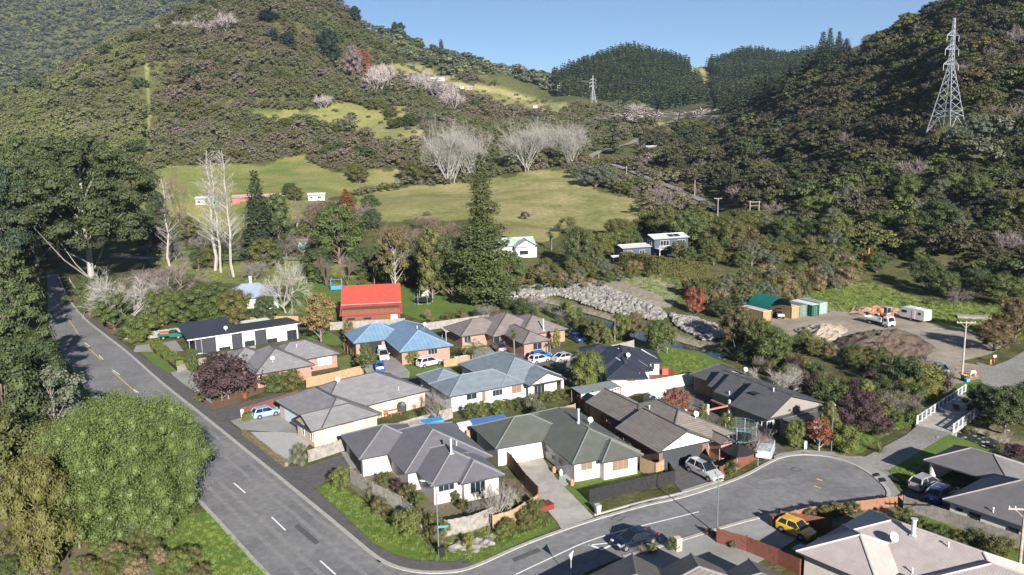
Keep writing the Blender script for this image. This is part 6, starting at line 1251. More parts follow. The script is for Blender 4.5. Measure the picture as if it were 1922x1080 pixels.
Q('poplar',320,500,335,70,'leftmost tall white-stemmed leafless poplar'); Q('poplar',407,508,283,95,'middle tall white-stemmed leafless poplar with two leaders',v=0); Q('poplar',414,512,300,70,'white-stemmed poplar standing just right of the two-leader one',v=1); Q('poplar',437,520,283,80,'rightmost tall white-stemmed leafless poplar')
Q('bare',340,450,290,60,'gnarled dark dead tree behind the leftmost white poplar',bark); Q('conifer',490,492,322,80,'tall dark spruce right of the white poplars','conifer'); Q('tall',525,480,362,70,'dark green rounded tree touching the tall spruce','dark'); Q('broad',300,470,415,60,'dark shrubby tree behind the leftmost poplar','dark')
Q('bareround',537,588,470,92,'white leafless tree beside the cottage',palebark,v=2); Q('bareround',590,440,360,80,'brown leafless tree in front of the low white cottage',brownbark); Q('broad',638,500,388,108,'full green tree left of the brown leafless row','green'); Q('conifer',650,398,355,42,'orange-leaved conical tree above the full green tree','orange'); Q('bareround',690,412,378,50,'pale brown leafless tree right of the orange one',purpletw)
Q('tall',593,532,492,36,'small green columnar tree right of the white leafless tree','green'); Q('bare',612,540,470,30,'thin brown young tree by the blue play frame',brownbark); Q('bare',655,540,480,34,'thin dark leafless tree above the barn roof',brownbark)
Q('loose',742,548,430,84,'eucalyptus with pale bark and sparse brownish crown behind the barn','brown',tm_=palebark); Q('bareround',760,500,415,90,'reddish-brown leafless row tree left of the tall olive tree',brownbark); Q('tall',812,560,425,66,'tall olive-green tree left of the giant conifer','olive'); Q('bareround',845,470,400,80,'reddish-brown leafless row tree behind the giant conifer',brownbark); Q('broad',850,560,440,70,'dark tree tucked behind the giant conifer','dark'); Q('cabbage1',703,535,490,20,'slim cabbage tree behind the barn'); Q('bareround',800,430,398,50,'low russet leafless tree at the meadow foot',brownbark)
Q('hero',908,572,292,128,'giant dark green conifer in the centre of the photo','pine'); Q('broad',955,545,470,70,'green lower bush tree at the right foot of the giant conifer','green')
Q('loose',603,645,550,74,'autumn tree with thin orange-brown leaves left of the red barn','gold'); Q('shrub',655,640,600,26,'small green shrub by the barn fence','green',cat='shrub',name='shrub')
# middle and right
for px,py,top,w_,k_,mt,lb in ((1085,502,428,62,'broad','dark','dark green bushy tree left of the slate blue house'),(1035,470,432,30,'cabbage','green','small tuft-headed tree on the meadow edge'),(1120,500,455,40,'round','olive','olive tree at the left end of the tall hedge'),(1246,455,385,60,'broad','olive','olive tree behind the slate blue house'),(1285,470,395,70,'broad','green','green tree right of the slate blue house'),(1245,398,340,76,'bareround',purpletw,'broad mauve leafless tree at the right side of the meadow'),(1160,450,410,60,'broad','olive','olive tree above the slate blue house roof'),(1215,440,395,50,'broad','bright','bright green tree behind the slate blue house'),(1370,470,410,60,'broad','olive','dome tree near the open timber shelter'),(1475,455,408,60,'broad','green','pale dome-shaped tree beneath the dark slope'),(985,412,398,18,'shrub','purple','single purplish bush on the meadow'),(1065,440,408,40,'shrub','brown','brown scrub bush on the lower meadow')):
    Q(k_,px,py,top,w_,lb,mt)
Q('round',1103,735,660,66,'dense green garden tree between the white walled and the navy-roofed houses','bright'); Q('broad',1085,728,672,50,'grey-green garden tree behind the dense green one','grey'); Q('cabbage1',1078,705,668,28,'cabbage tree with a spiky head beside the silver saloon','green'); Q('broad',1122,650,598,44,'olive-brown round tree on the lawn behind the grey fence','olive'); Q('cabbage1',1154,642,586,26,'slim tall cabbage tree beside the yellow-green tree'); Q('round',1168,640,590,40,'yellow-green tree on the creek-side lawn','bright'); Q('broad',1192,632,582,36,'grey-brown shrub tree by the boulder bank','brown')
Q('broad',1235,662,600,62,'green tree left of two on the lawn near the creek','green'); Q('loose',1252,664,610,44,'paler loose tree touching the green one near the creek','bright'); Q('palm',893,688,624,52,'palm tree with arching yellow-green fronds by the driveway'); Q('cabbage',966,668,615,30,'yellow-green cabbage tree cluster before the taupe-roofed house','bright'); Q('shrub',775,685,660,26,'round yellow-green clipped bush at the brick wall of the blue-roofed house','yellow',cat='bush',name='bush'); Q('loose',690,706,645,40,'leggy garden tree behind the small blue hatchback','green'); Q('loose',660,650,612,30,'small tree at the corner of the grey fence left of the blue roof','gold'); Q('tall',1045,655,615,18,'slim yellow-green tree by the taupe-roofed house','yellow'); Q('cabbage1',1033,668,640,24,'low golden spiky plant at the taupe-roofed house corner','yellow')
Q('shrub',417,752,664,124,'large dark purple-leaved tree in front of the brick house','purple',v=0); Q('bare',430,750,690,60,'greyish bare branches within the purple-leaved tree',purpletw); Q('shrub',515,738,700,60,'green hedge shrub in front of the brick wall','green',cat='shrub',name='shrub'); Q('shrub',548,735,695,56,'yellowish green shrub right of the hedge shrub','olive',cat='shrub',name='shrub'); Q('flax',461,752,728,26,'orange-brown flax clump below the purple-leaved tree','orange',cat='plant',name='flax'); Q('shrub',375,755,735,30,'bright green ground shrub left of the purple-leaved tree','bright',cat='shrub',name='shrub'); Q('round',362,700,655,26,'small dark green tree before the white fence','green'); Q('shrub',565,878,832,40,'silvery olive tree at the tip of the pebble bed','grey',cat='tree',name='tree')
Q('shrub',642,925,878,42,'yellow-green lemon bush at the paling fence corner','bright',cat='bush',name='bush'); Q('loose',725,800,735,44,'thin brown tree between the cream and the white walled houses','brown') if False else None; Q('bare',822,800,725,50,'thin mauve leafless tree between the cream and the white walled houses',purpletw); Q('shrub',808,795,765,36,'green-brown bush under the thin mauve tree','olive',cat='bush',name='bush')
for k,(px,py,top,w_,mt) in enumerate(((890,790,755,36,'green'),(905,785,752,32,'bright'),(935,780,750,36,'bright'),(948,775,750,34,'green'),(975,772,745,32,'dark'),(1000,778,738,40,'grey'),(1012,795,760,34,'grey'),(1028,755,735,34,'bright'),(1054,750,730,32,'bright'),(1018,800,770,30,'green'))): Q('shrub',px,py,top,w_,'round green shrub in the row behind the new paling fence',mt,cat='shrub',name='shrub',group='round shrubs behind the new paling fence')
for k,(px,py,s,mt,kd) in enumerate(((695,950,34,'green','flaxg'),(712,968,34,'brown','shrub'),(728,975,26,'brown','shrub'),(722,915,26,'olive','shrub'),(745,925,26,'purple','shrub'),(768,940,30,'olive','shrub'),(785,955,30,'green','shrub'),(765,1010,50,'bright','shrub'),(790,990,34,'brown','shrub'),(815,1005,40,'olive','shrub'),(830,1010,30,'brown','shrub'),(838,930,26,'brown','shrub'),(855,945,22,'green','shrub'),(965,955,24,'bright','shrub'),(870,960,20,'olive','shrub'),(1003,975,34,'green','shrub'),(985,990,30,'olive','shrub'),(955,1000,26,'olive','shrub'),(945,1010,24,'bright','shrub'),(880,1030,24,'yellow','shrub'),(700,930,24,'brown','shrub'),(900,935,20,'purple','shrub'))):
    Q(kd,px,py,py-s*1.05,s*1.25,'garden shrub around the charcoal house at the street corner',mt,cat='shrub',name='shrub',group='garden shrubs around the charcoal house')
Q('bareround',935,980,900,54,'grey leafless fruit tree in the corner garden, in front of the right windows',palebark); Q('bareround',895,975,925,36,'small leafless fruit tree just left of the grey one',greybark); Q('bareround',965,940,905,40,'reddish leafless fruit tree by the brown boundary fence',brownbark); Q('tall',933,862,830,22,'narrow leafy tree against the boundary fence behind the charcoal house','green')
Q('bareround',1267,798,730,54,'red-brown autumn tree behind the white fence',None,v=1); Q('loose',1268,800,728,60,'rust-leaved crown of the autumn tree behind the brown house','red'); Q('shrub',1318,815,770,36,'green garden bush below the pergola','green',cat='bush',name='bush'); Q('shrub',1322,790,758,22,'yellow-tipped bush at the pergola','yellow',cat='bush',name='bush'); Q('shrub',1362,825,775,50,'olive bush beside the stepped house driveway','olive',cat='bush',name='bush'); Q('bareround',1418,858,795,62,'leafless purple-grey tree in front of the stepped house',purpletw)
Q('round',1493,842,790,42,'dense bright green conical bush at the cul-de-sac','bright'); Q('loose',1537,848,785,60,'orange-red autumn tree on the bark bed','red',tm_=palebark); Q('tall',1555,838,752,44,'light green airy tree behind the orange-red one','olive'); Q('broad',1610,815,735,80,'mass of dark purple foliage trees beside the creek','purple'); Q('tall',1623,775,712,38,'bright green conical tree within the purple foliage','bright'); Q('shrub',1590,852,800,56,'bright green shrub with yellow-green leaves at the grass slope','bright',cat='shrub',name='shrub'); Q('flaxg',1650,850,815,30,'pale green flax clump at the grass slope','bright',cat='plant',name='flax'); Q('shrub',1655,820,785,44,'dark purple shrub by the bridge lawn','purple',cat='shrub',name='shrub')
Q('bareround',1690,782,735,64,'grey-brown leafless bush left of the bridge',purpletw); Q('broad',1665,785,748,50,'flax and shrub mound left of the bridge','grey'); Q('bareround',1455,745,690,80,'pale leafless shrub tree behind the stepped house',palebark); Q('bareround',1475,735,680,50,'leafless tan bush by the creek',greybark); Q('broad',1425,660,598,64,'dark green tree in front of the dome shelter','green'); Q('broad',1452,690,615,70,'bright speckled green tree below the yellow clad container','green'); Q('broad',1385,650,575,70,'brown-olive tree by the boulder bank and the dome','brown'); Q('round',1305,590,540,44,'dark red-brown rounded shrub on the terrace edge','red'); Q('broad',1355,600,560,50,'dark green shrub tree left of the dome shelter','dark')
Q('broad',1885,810,725,70,'dark dense tree right of the bridge','dark'); Q('broad',1840,780,722,60,'dark green bush tree beside the bridge end','dark'); Q('broad',1925,800,715,70,'dark tree at the right edge above the creek','dark'); Q('shrub',1905,860,835,50,'brown-purple shrub on the bank behind the carport','purple',cat='shrub',name='shrub')
Q('bareround',1802,572,535,44,'leafless pinkish tree on the green slope above the yard',purpletw); Q('broad',1865,660,600,70,'brown scrubby tree at the right side of the yard','brown'); Q('broad',1905,640,560,70,'second brown scrubby tree at the right edge of the yard','brown'); Q('broad',1830,560,505,60,'dark green tree at the top of the green slope','dark'); Q('broad',1740,545,485,60,'dark tree above the caravan','dark'); Q('broad',1775,560,510,50,'green tree above the raised timber bed','green'); Q('broad',1880,575,515,80,'dark wide tree at the top right of the green slope','green')
for k,(px,py,s,mt,kd) in enumerate(((1205,1040,22,'tan','flax'),(1226,1040,18,'brown','shrub'),(1262,1035,24,'green','shrub'),(1338,1010,12,'grey','shrub'),(1350,1016,12,'grey','shrub'),(1362,1022,12,'grey','shrub'),(1330,1005,13,'red','shrub'),(1375,1030,14,'grey','shrub'),(1490,975,18,'bright','shrub'),(1520,978,22,'brown','shrub'),(1545,975,26,'olive','shrub'),(1570,972,26,'brown','shrub'),(1600,968,24,'dark','shrub'),(1700,985,28,'bright','shrub'),(1730,1000,28,'bright','shrub'),(1760,1015,28,'green','shrub'),(1800,1020,24,'olive','shrub'),(1830,1025,30,'green','shrub'),(1860,1040,34,'brown','shrub'),(1885,1045,34,'olive','shrub'),(1725,955,18,'gold','shrub'),(1372,895,26,'green','shrub'))):
    Q(kd,px,py,py-s*1.05,s*1.3,'small garden plant along the drives and fences of the lower right houses',mt,cat='shrub',name='shrub',group='small plants at the lower right houses')
# hedges
def hedge(label,pts,h,wd,mat,leaf=.15,den=170,drape=False,name='hedge'):
    P_=dens([GT(*p)[:2] if drape else G(*p) for p in pts],1.2); rs=np.random.RandomState(len(label)); cs=[];ns=[]; m=MB(); rg=[]
    t=np.gradient(P_,axis=0); t/=np.linalg.norm(t,axis=1)[:,None]; n=np.c_[-t[:,1],t[:,0]]; zz=hz(P_[:,0],P_[:,1]) if drape else np.zeros(len(P_))
    for p,nn,z in zip(P_,n,zz): rg.append([(*(p+nn*wd*.40),z),(*(p+nn*wd*.36),z+h*.86),(*(p-nn*wd*.36),z+h*.86),(*(p-nn*wd*.40),z)])
    m.loft(rg); L_=len(P_); N=int(den*L_*1.2*(2*h+wd)/3)
    k=rs.uniform(0,L_-1.01,N); i=k.astype(int); f=(k-i)[:,None]; c=P_[i]*(1-f)+P_[i+1]*f; nn=n[i]; s=rs.uniform(0,2*h+wd,N); side=np.where(s<h,-1,np.where(s<2*h,1,0)); off=np.where(side!=0,side*wd/2,(s-2*h-wd/2)); zz_=zz[i]+np.where(side!=0,np.where(s<h,s,s-h),h)
    bumpy=1+.12*np.sin(k*1.3)+rs.normal(size=N)*.05; c3=np.c_[c+nn*(off*bumpy)[:,None],zz_*1.+rs.normal(size=N)*.05+ (side==0)*(bumpy-1)*h*.5]; nr_=np.c_[nn*side[:,None],(side==0)*1.]+rs.normal(size=(N,3))*.45
    me=joinnp(name,[leafmesh('l',c3,nr_,leaf,L[mat],rs),m.mesh('c',L[mat])],[L[mat]]); return tag(obj(name,me),label,'hedge')
hedge('clipped yellow-green hedge behind the low black fence by the black and white house',[(290,652),(312,672),(338,690)],1.5,1.6,'bright'); hedge('long low pale hedge along the footpath at the pebble bed',[(457,815),(495,845),(538,877)],.7,.6,'tan',.08); hedge('square low hedge beside the pale blue hatchback',[(457,792),(490,780)],1.2,.7,'green',.08)
hedge('tall long clipped hedge with reddish top in front of the slate blue house',[(1168,503),(1230,512),(1290,520),(1330,526)],4.0,2.6,'olive',.26,80,True); hedge('low bright hedge beside the cabbage trees',[(955,680),(975,690),(990,693)],1.,1.,'bright',.1)

# scattered shrubs and trees: each one its own object
def pts_in(poly,n,rs,mind=1.2,z0=None):
    xs=[p[0] for p in poly]; ysq=[p[1] for p in poly]; out=[]; tries=0
    while len(out)<n and tries<n*30:
        tries+=1; px=rs.uniform(min(xs),max(xs)); py=rs.uniform(min(ysq),max(ysq))
        if inpoly([px],[py],poly)[0]:
            g=GT(px,py) if G(px,py)[1]>165 else (*G(px,py),0.)
            if g[2]==0: g=(g[0],g[1],hz1(g[0],g[1]))
            if all((g[0]-o[0])**2+(g[1]-o[1])**2>mind**2 for o in out): out.append(g)
    return out
def scat(poly,n,mix,hr,label,group,cat='shrub',name='shrub',mind=1.5,seed=1,wk=(.8,1.2)):
    rs=random.Random(seed)
    for g in pts_in(poly,n,rs,mind):
        kd,mt=rs.choice(mix); h=rs.uniform(*hr); plant(kd,label,0,0,h,rs.uniform(*wk),L[mt] if mt in L else MATS.get(mt),cat,name,group,rs.randrange(9),rs.uniform(0,6.28),g)
S='shrub'
scat([(1350,660),(1400,645),(1500,690),(1620,735),(1690,700),(1780,735),(1720,770),(1600,800),(1560,770),(1500,730),(1430,700)],75,[(S,'green'),(S,'dark'),(S,'olive'),(S,'brown'),('broad','dark'),('bareround','greybark'),('flaxg','grey'),(S,'purple'),(S,'yellow')],(1.5,4.5),'bush in the tangled planting along the creek between the yard and the houses','bushes along the creek below the yard','bush','bush',1.8,3)
scat([(1560,745),(1640,720),(1720,770),(1700,800),(1600,840),(1560,840)],22,[(S,'green'),(S,'purple'),('broad','dark'),('flaxg','grey'),(S,'olive')],(1.2,3.5),'shrub in the bank planting left of the bridge','shrubs left of the bridge','shrub','shrub',1.6,4)
scat([(990,575),(1060,585),(1180,640),(1150,650),(1060,625),(1010,600)],22,[(S,'olive'),(S,'green'),('tall','bright'),('bareround','greybark')],(1.5,3.5),'young shrub along the creek-side lawn by the dark bar fence','young shrubs by the dark bar fence','shrub','shrub',1.6,5)
scat([(900,585),(990,570),(1010,600),(960,612),(900,605)],14,[(S,'grey'),(S,'dark'),(S,'brown'),('bareround','greybark')],(1.8,3.8),'shrub in the dark clump behind the taupe-roofed house','shrubs behind the taupe-roofed house','shrub','shrub',1.5,6)
scat([(950,520),(1060,500),(1180,510),(1230,525),(1100,545),(1060,550),(960,550)],60,[(S,'olive'),(S,'green'),(S,'grey'),('broad','olive'),(S,'tan')],(1.3,3.6),'bush on the bank above the white boulders','bushes above the white boulders','bush','bush',2.,7)
scat([(1290,560),(1400,525),(1480,520),(1560,495),(1620,500),(1600,540),(1480,570),(1380,600),(1340,590)],110,[('loose','grey'),('tall','olive'),(S,'tan'),(S,'olive'),('loose','olive'),('loose','green')],(2.5,6.),'slender young tree in the planted belt behind the dome shelter','young trees behind the dome shelter','sapling','sapling',2.,8)
scat([(1330,440),(1480,420),(1600,470),(1680,520),(1560,500),(1420,510),(1330,500)],72,[('broad','dark'),('broad','green'),(S,'olive'),('broad','olive'),(S,'brown'),('loose','grey')],(3.,7.5),'tree in the mixed thicket between the timber shelter and the yard slope','thicket trees above the yard slope','tree','tree',3.,9,(.9,1.3))
scat([(1100,470),(1180,440),(1250,420),(1330,400),(1340,480),(1300,500),(1200,470),(1120,500)],40,[('broad','olive'),('broad','green'),(S,'bright'),(S,'olive')],(3,7),'garden tree around the slate blue house','garden trees around the slate blue house','tree','tree',3.,10)
scat([(700,480),(880,470),(880,545),(760,540),(690,530)],34,[('broad','dark'),('tall','dark'),(S,'brown'),('bareround','brownbark'),('broad','olive')],(3,9),'tree in the dark belt behind the barn and the playhouse','trees of the dark belt behind the barn','tree','tree',3.,11)
scat([(100,560),(150,580),(240,650),(300,640),(320,600),(250,610),(160,545)],20,[(S,'green'),(S,'dark'),(S,'bright')],(1.5,3.5),'bush beside the footpath under the giant pine','bushes beside the footpath','bush','bush',1.6,12)
scat([(-80,560),(45,545),(55,640),(95,760),(85,900),(50,960),(-80,960)],36,[('broad','dark'),('padpine','pine'),('broad','green'),('loose','dark')],(5,9),'tree in the dark roadside wood on the left','trees of the dark roadside wood','tree','tree',4.5,13)
scat([(-80,380),(60,340),(150,360),(300,420),(300,480),(120,500),(-80,520)],40,[('broad','dark'),('padpine','pine'),('tall','dark')],(8,16),'tree in the dark wood behind the giant pine','trees behind the giant pine','tree','tree',6,14)
scat([(560,500),(700,490),(700,540),(600,545)],10,[(S,'olive'),('bareround','greybark')],(1.5,4),'bush beside the back road beyond the barn','bushes by the back road','bush','bush',2,15)
scat([(1650,560),(1760,560),(1880,580),(1922,640),(1880,600),(1760,580)],1,[(S,'green')],(1,2),'small bush on the green slope','bushes on the green slope','bush','bush',3,16)
scat([(60,1090),(300,1090),(380,1090),(300,1040),(100,1040)],12,[(S,'olive'),(S,'tan'),(S,'bright')],(.6,1.4),'tuft on the rough ground at the lower left edge','tufts at the lower left edge','shrub','shrub',1.2,17)
scat([(790,600),(900,590),(880,612),(800,615)],7,[('loose','tan'),(S,'olive')],(1.2,2.6),'thin shrub on the lawn behind the blue roof','shrubs on the barn lawn','shrub','shrub',2,18)
scat([(1780,765),(1900,790),(1922,850),(1840,820)],10,[(S,'brown'),(S,'olive')],(.8,1.6),'low shrub on the creek bank right of the bridge','low shrubs right of the bridge','shrub','shrub',1.5,19)
scat([(1490,655),(1560,690),(1690,705),(1640,676),(1560,655),(1500,640)],20,[(S,'green'),(S,'dark'),(S,'brown'),(S,'olive'),(S,'yellow')],(1.5,3.),'bush at the foot of the earth heap in the yard','bushes at the foot of the earth heap','bush','bush',1.8,23)
for px,py,s in ((333,62,26),(348,58,22),(362,52,18),(372,46,20),(385,36,18),(392,34,14),(402,30,16),(297,60,18)): Q('barefar',px,py,py-s,s*.5,'bleached dead trunk standing on the left shoulder of the big hill',palebark,cat='dead tree',name='dead_tree',group='bleached dead trunks on the big hill')
scat([(290,440),(480,450),(600,450),(720,470),(720,520),(560,540),(460,525),(290,500)],26,[('bareround','purpletw'),('bareround','greybark'),('broad','olive'),('tall','dark'),('bareround','brownbark'),('broad','dark'),(S,'olive')],(4,10),'tree of the loose belt between the back road and the barn','trees of the loose belt along the back road','tree','tree',4,24)
scat([(560,385),(700,385),(720,450),(560,460)],12,[('bareround','brownbark'),('broad','dark'),('bareround','purpletw'),('broad','olive')],(4,9),'tree at the foot of the meadow above the belt','trees at the foot of the meadow','tree','tree',5,25)
scat([(0,975),(120,985),(330,1035),(400,1090),(0,1090)],38,[(S,'green'),(S,'olive'),(S,'brown'),(S,'near'),(S,'tan')],(.8,2.2),'scrubby plant on the rough ground at the lower left','scrubby plants on the rough lower left ground','shrub','shrub',1.1,26)
# big leafless trees of the middle distance
for px,py,top,w_,lb in ((838,346,206,108,'leftmost and widest of the great white leafless trees above the meadow'),(880,338,218,84,'white leafless tree leaning right, beside the widest one'),(850,344,232,74,'white leafless tree between the two widest on the left'),(985,322,208,112,'fan-shaped white leafless tree, third great one from the left'),(1024,300,212,70,'white leafless tree behind the fan-shaped one'),(1066,314,216,70,'rightmost great white leafless tree above the meadow')): Q('barewide',px,py,top,w_,lb)
for px,py,top,w_,lb in ((716,172,114,30,'left of the pair of white leafless trees by the pale hill cottage'),(705,176,128,32,'low mauve leafless tree touching the pair by the hill cottage'),(730,165,116,24,'right of the pair of white leafless trees by the pale hill cottage'),(785,170,132,40,'leftmost mauve leafless tree of the hillside row'),(800,180,140,44,'second mauve leafless tree of the hillside row'),(818,188,148,44,'third mauve leafless tree of the hillside row'),(838,195,155,44,'fourth mauve leafless tree of the hillside row'),(850,210,165,40,'last mauve leafless tree of the hillside row'),(1235,240,206,38,'wide leafless tree on the dry slope under the plantation'),(1192,218,196,26,'small leafless tree at the plantation foot, left one'),(1208,222,203,22,'small leafless tree at the plantation foot, right one'),(602,205,178,20,'left of two small grey leafless trees on the big hill'),(612,205,178,18,'right of two small grey leafless trees on the big hill'),(424,62,20,34,'mauve leafless tree high on the ridge'),(392,68,40,34,'low mauve leafless tree beside the high ridge one')): Q('barefar',px,py,top-4,w_*1.15,lb,haze_tw)
Q('broad',665,152,84,40,'mauve-brown rounded tree standing on the hill shoulder','mauve'); Q('broad',682,150,90,34,'rust-red tree beside the mauve-brown one on the hill shoulder','red')
for px,py,top,w_,lb in ((617,115,54,40,'big dark conifer on the hill flank'),(541,90,60,26,'dark conifer left of the big one on the hill flank'),(513,78,56,18,'smallest dark conifer on the hill flank'),(502,40,18,32,'dark tree clump near the hill top'),(667,42,11,20,'lone dark conifer on the skyline of the big hill'),(816,86,70,14,'dark pine clump on the second ridge'),(828,90,74,14,'second dark pine clump on the second ridge')): Q('pinefar',px,py,top,w_,lb,wk=0) if False else Q('tall',px,py,top,w_*1.2,lb,'blackpine')
for px,py,top,w_,lb in ((1150,290,215,40,'dark green conifer in the bush hump below the second pylon'),): Q('pinefar',px,py,top,w_,lb,'conifer')
for k,(px,py,s,mt) in enumerate(((735,222,22,'olive'),(752,240,20,'dark'),(768,238,24,'dark'),(700,208,22,'olive'),(716,206,20,'bright'),(740,242,18,'olive'),(780,238,16,'dark'),(660,225,14,'dark'),(690,195,18,'dark'),(1060,212,12,'dark'),(675,345,34,'olive'),(770,340,40,'brown'),(790,345,44,'olive'),(545,372,28,'dark'),(555,378,26,'olive'),(665,335,28,'olive'),(610,250,16,'olive'),(625,252,14,'bright'),(575,232,16,'brown'),(535,238,16,'brown'))): Q('broad',px,py,py-s,s*1.2,'dark bush dotted over the hill pasture above the meadow',mt,cat='bush',name='bush',group='bushes dotted over the hill pasture')
for k,(px,py,s) in enumerate(((1100,350,34),(1118,352,42),(1138,352,40),(1150,356,26),(1082,335,24))): Q('broad',px,py,py-s,s*1.2,'silvery grey-leaved tree in the clump at the top right of the meadow','grey',group='silvery grey clump beside the meadow')

for px,top,w_,lb in ((742,40,9,'left tiny pine on the second ridge'),(753,41,11,'right tiny pine on the second ridge')):
    x,y,_=D(px,60,1400); z=hz1(x,y); plant('tall',lb,0,0,max(8,hpx(px,0,top,(x,y,z))),1.,L['blackpine'],loc=(x,y,z-1),name='pine',cat='pine')
for px,top,w_,lb in ((1543,58,44,'first of four tall ragged pines on the right skyline'),(1556,51,38,'tallest of four ragged pines on the right skyline'),(1573,57,40,'third of four tall ragged pines on the right skyline'),(1587,70,42,'last of four tall ragged pines on the right skyline')):
    x,y,_=D(px,120,545); z=hz1(x,y); h=hpx(px,0,top,(x,y,z)); plant('conifer',lb,0,0,h,w_*y/F/(h*.45),L['conifer'],loc=(x,y,z-1))
# ---------------------------------------------------------------- hillside bush
def proj_pts(x,y,z): return proj(x,y,z)
def grid_scatter(polys,excl,Y0,Y1,sp,seed,keep=1.):
    """roughly even spots over the terrain that project inside given picture regions"""
    rs=np.random.RandomState(seed); smin,smax=-1.,1.
    xs=np.arange(smin*Y1,smax*Y1,sp); yy=np.arange(Y0,Y1,sp); X,Y_=np.meshgrid(xs,yy); X=X.ravel()+rs.uniform(-.45,.45,X.size)*sp; Y_=Y_.ravel()+rs.uniform(-.45,.45,Y_.size)*sp
    m=(np.abs(X/Y_)<.78)&(rs.rand(len(X))<keep); X,Y_=X[m],Y_[m]; Z=hz(X,Y_); px,py=proj(X,Y_,Z); ok=np.zeros(len(X),bool)
    for p in polys: ok|=inpoly(px,py,p)
    for p in excl: ok&=~inpoly(px,py,p)
    return np.c_[X,Y_,Z][ok],px[ok],py[ok]
def stuff(name,label,cat,pts,protos,scales,seed,sink=.4):
    """one object: plants instanced on points of its mesh (geometry nodes)"""
    rs=np.random.RandomState(seed); n=len(pts)
    me=bpy.data.meshes.new(name); me.vertices.add(n); q=np.array(pts,np.float32); q[:,2]-=sink; me.vertices.foreach_set('co',q.ravel())
    a=me.attributes.new('scl','FLOAT_VECTOR','POINT'); a.data.foreach_set('vector',np.asarray(scales,np.float32).ravel())
    a=me.attributes.new('rot','FLOAT_VECTOR','POINT'); r=np.zeros((n,3),np.float32); r[:,2]=rs.uniform(0,6.28,n); r[:,:2]=rs.normal(size=(n,2))*.06; a.data.foreach_set('vector',r.ravel())
    a=me.attributes.new('pick','INT','POINT'); a.data.foreach_set('value',rs.randint(0,len(protos),n).astype(np.int32))
    o=obj(name,me); tag(o,label,cat); o['kind']='stuff'
    col=bpy.data.collections.new('protos_'+name)
    for i,(pm_,mt) in enumerate(protos):
        p=bpy.data.objects.new('%02d'%i,pm_); col.objects.link(p)
        if mt: p.material_slots[0].link='OBJECT'; p.material_slots[0].material=mt
    ng=bpy.data.node_groups.new('scatter_'+name,'GeometryNodeTree'); ng.interface.new_socket('Geometry',in_out='INPUT',socket_type='NodeSocketGeometry'); ng.interface.new_socket('Geometry',in_out='OUTPUT',socket_type='NodeSocketGeometry')
    N=ng.nodes; gi=N.new('NodeGroupInput'); go=N.new('NodeGroupOutput'); ip=N.new('GeometryNodeInstanceOnPoints'); ci=N.new('GeometryNodeCollectionInfo'); ci.inputs[0].default_value=col; ci.inputs[1].default_value=True; ci.inputs[2].default_value=True
    def na(nm,ty):
        x=N.new('GeometryNodeInputNamedAttribute'); x.data_type=ty; x.inputs[0].default_value=nm; return next(s for s in x.outputs if s.enabled)
    l=ng.links.new; l(gi.outputs[0],ip.inputs['Points']); l(ci.outputs[0],ip.inputs['Instance']); ip.inputs['Pick Instance'].default_value=True; l(na('pick','INT'),ip.inputs['Instance Index']); l(na('scl','FLOAT_VECTOR'),ip.inputs['Scale'])
    er=N.new('FunctionNodeEulerToRotation'); l(na('rot','FLOAT_VECTOR'),er.inputs[0]); l(er.outputs[0],ip.inputs['Rotation']); l(ip.outputs[0],go.inputs[0])
    o.modifiers.new('scatter','NODES').node_group=ng; return o
FARP=[]
def lowtree(seed,mat,pads=7,n=46,leaf=.09,fl=.8,width=.5,prof=dome,h0=.25,inner=.75,padr=.27):
    c,t=tree_mesh(seed,pads,prof,padr,fl,n,leaf,h0,.02,mat,bark,limb=False,width=width,inner=inner,wob=.3); bpy.data.meshes.remove(t); return c
bush_s=[lowtree(100+k,L['scrub'],15,52,.05,.75,.62,padr=.18,inner=.5) for k in range(4)]; bush_h=[lowtree(110+k,L['hill'],15,52,.05,.8,.58,padr=.18,inner=.5) for k in range(4)]; bush_r=[lowtree(120+k,L['rhill'],17,62,.045,.55,.58,h0=.35,padr=.17,inner=.5) for k in range(5)]
bush_f=[lowtree(130+k,L['far'],5,22,.14,.8,.55) for k in range(3)]; baref=[PR['barefar'][0][0],PR['barefar'][1][0]]; plantp=[conifer_mesh(140+k,7,.19,L['plant'],bark,.10,6,5,.2,.05,.02,.15,.9)[0] for k in range(3)]
SKY=[(-400,-400),(2400,-400)]
EX=PAST[:9]+[[(264,104),(282,102),(284,140),(291,190),(291,300),(268,300),(271,215),(268,150)],[(1735,215),(1818,212),(1828,262),(1728,266)],[(1085,300),(1105,282),(1205,255),(1212,266),(1110,312)],[(1140,302),(1360,388),(1352,408),(1130,318)]]
rs0=np.random.RandomState(5)
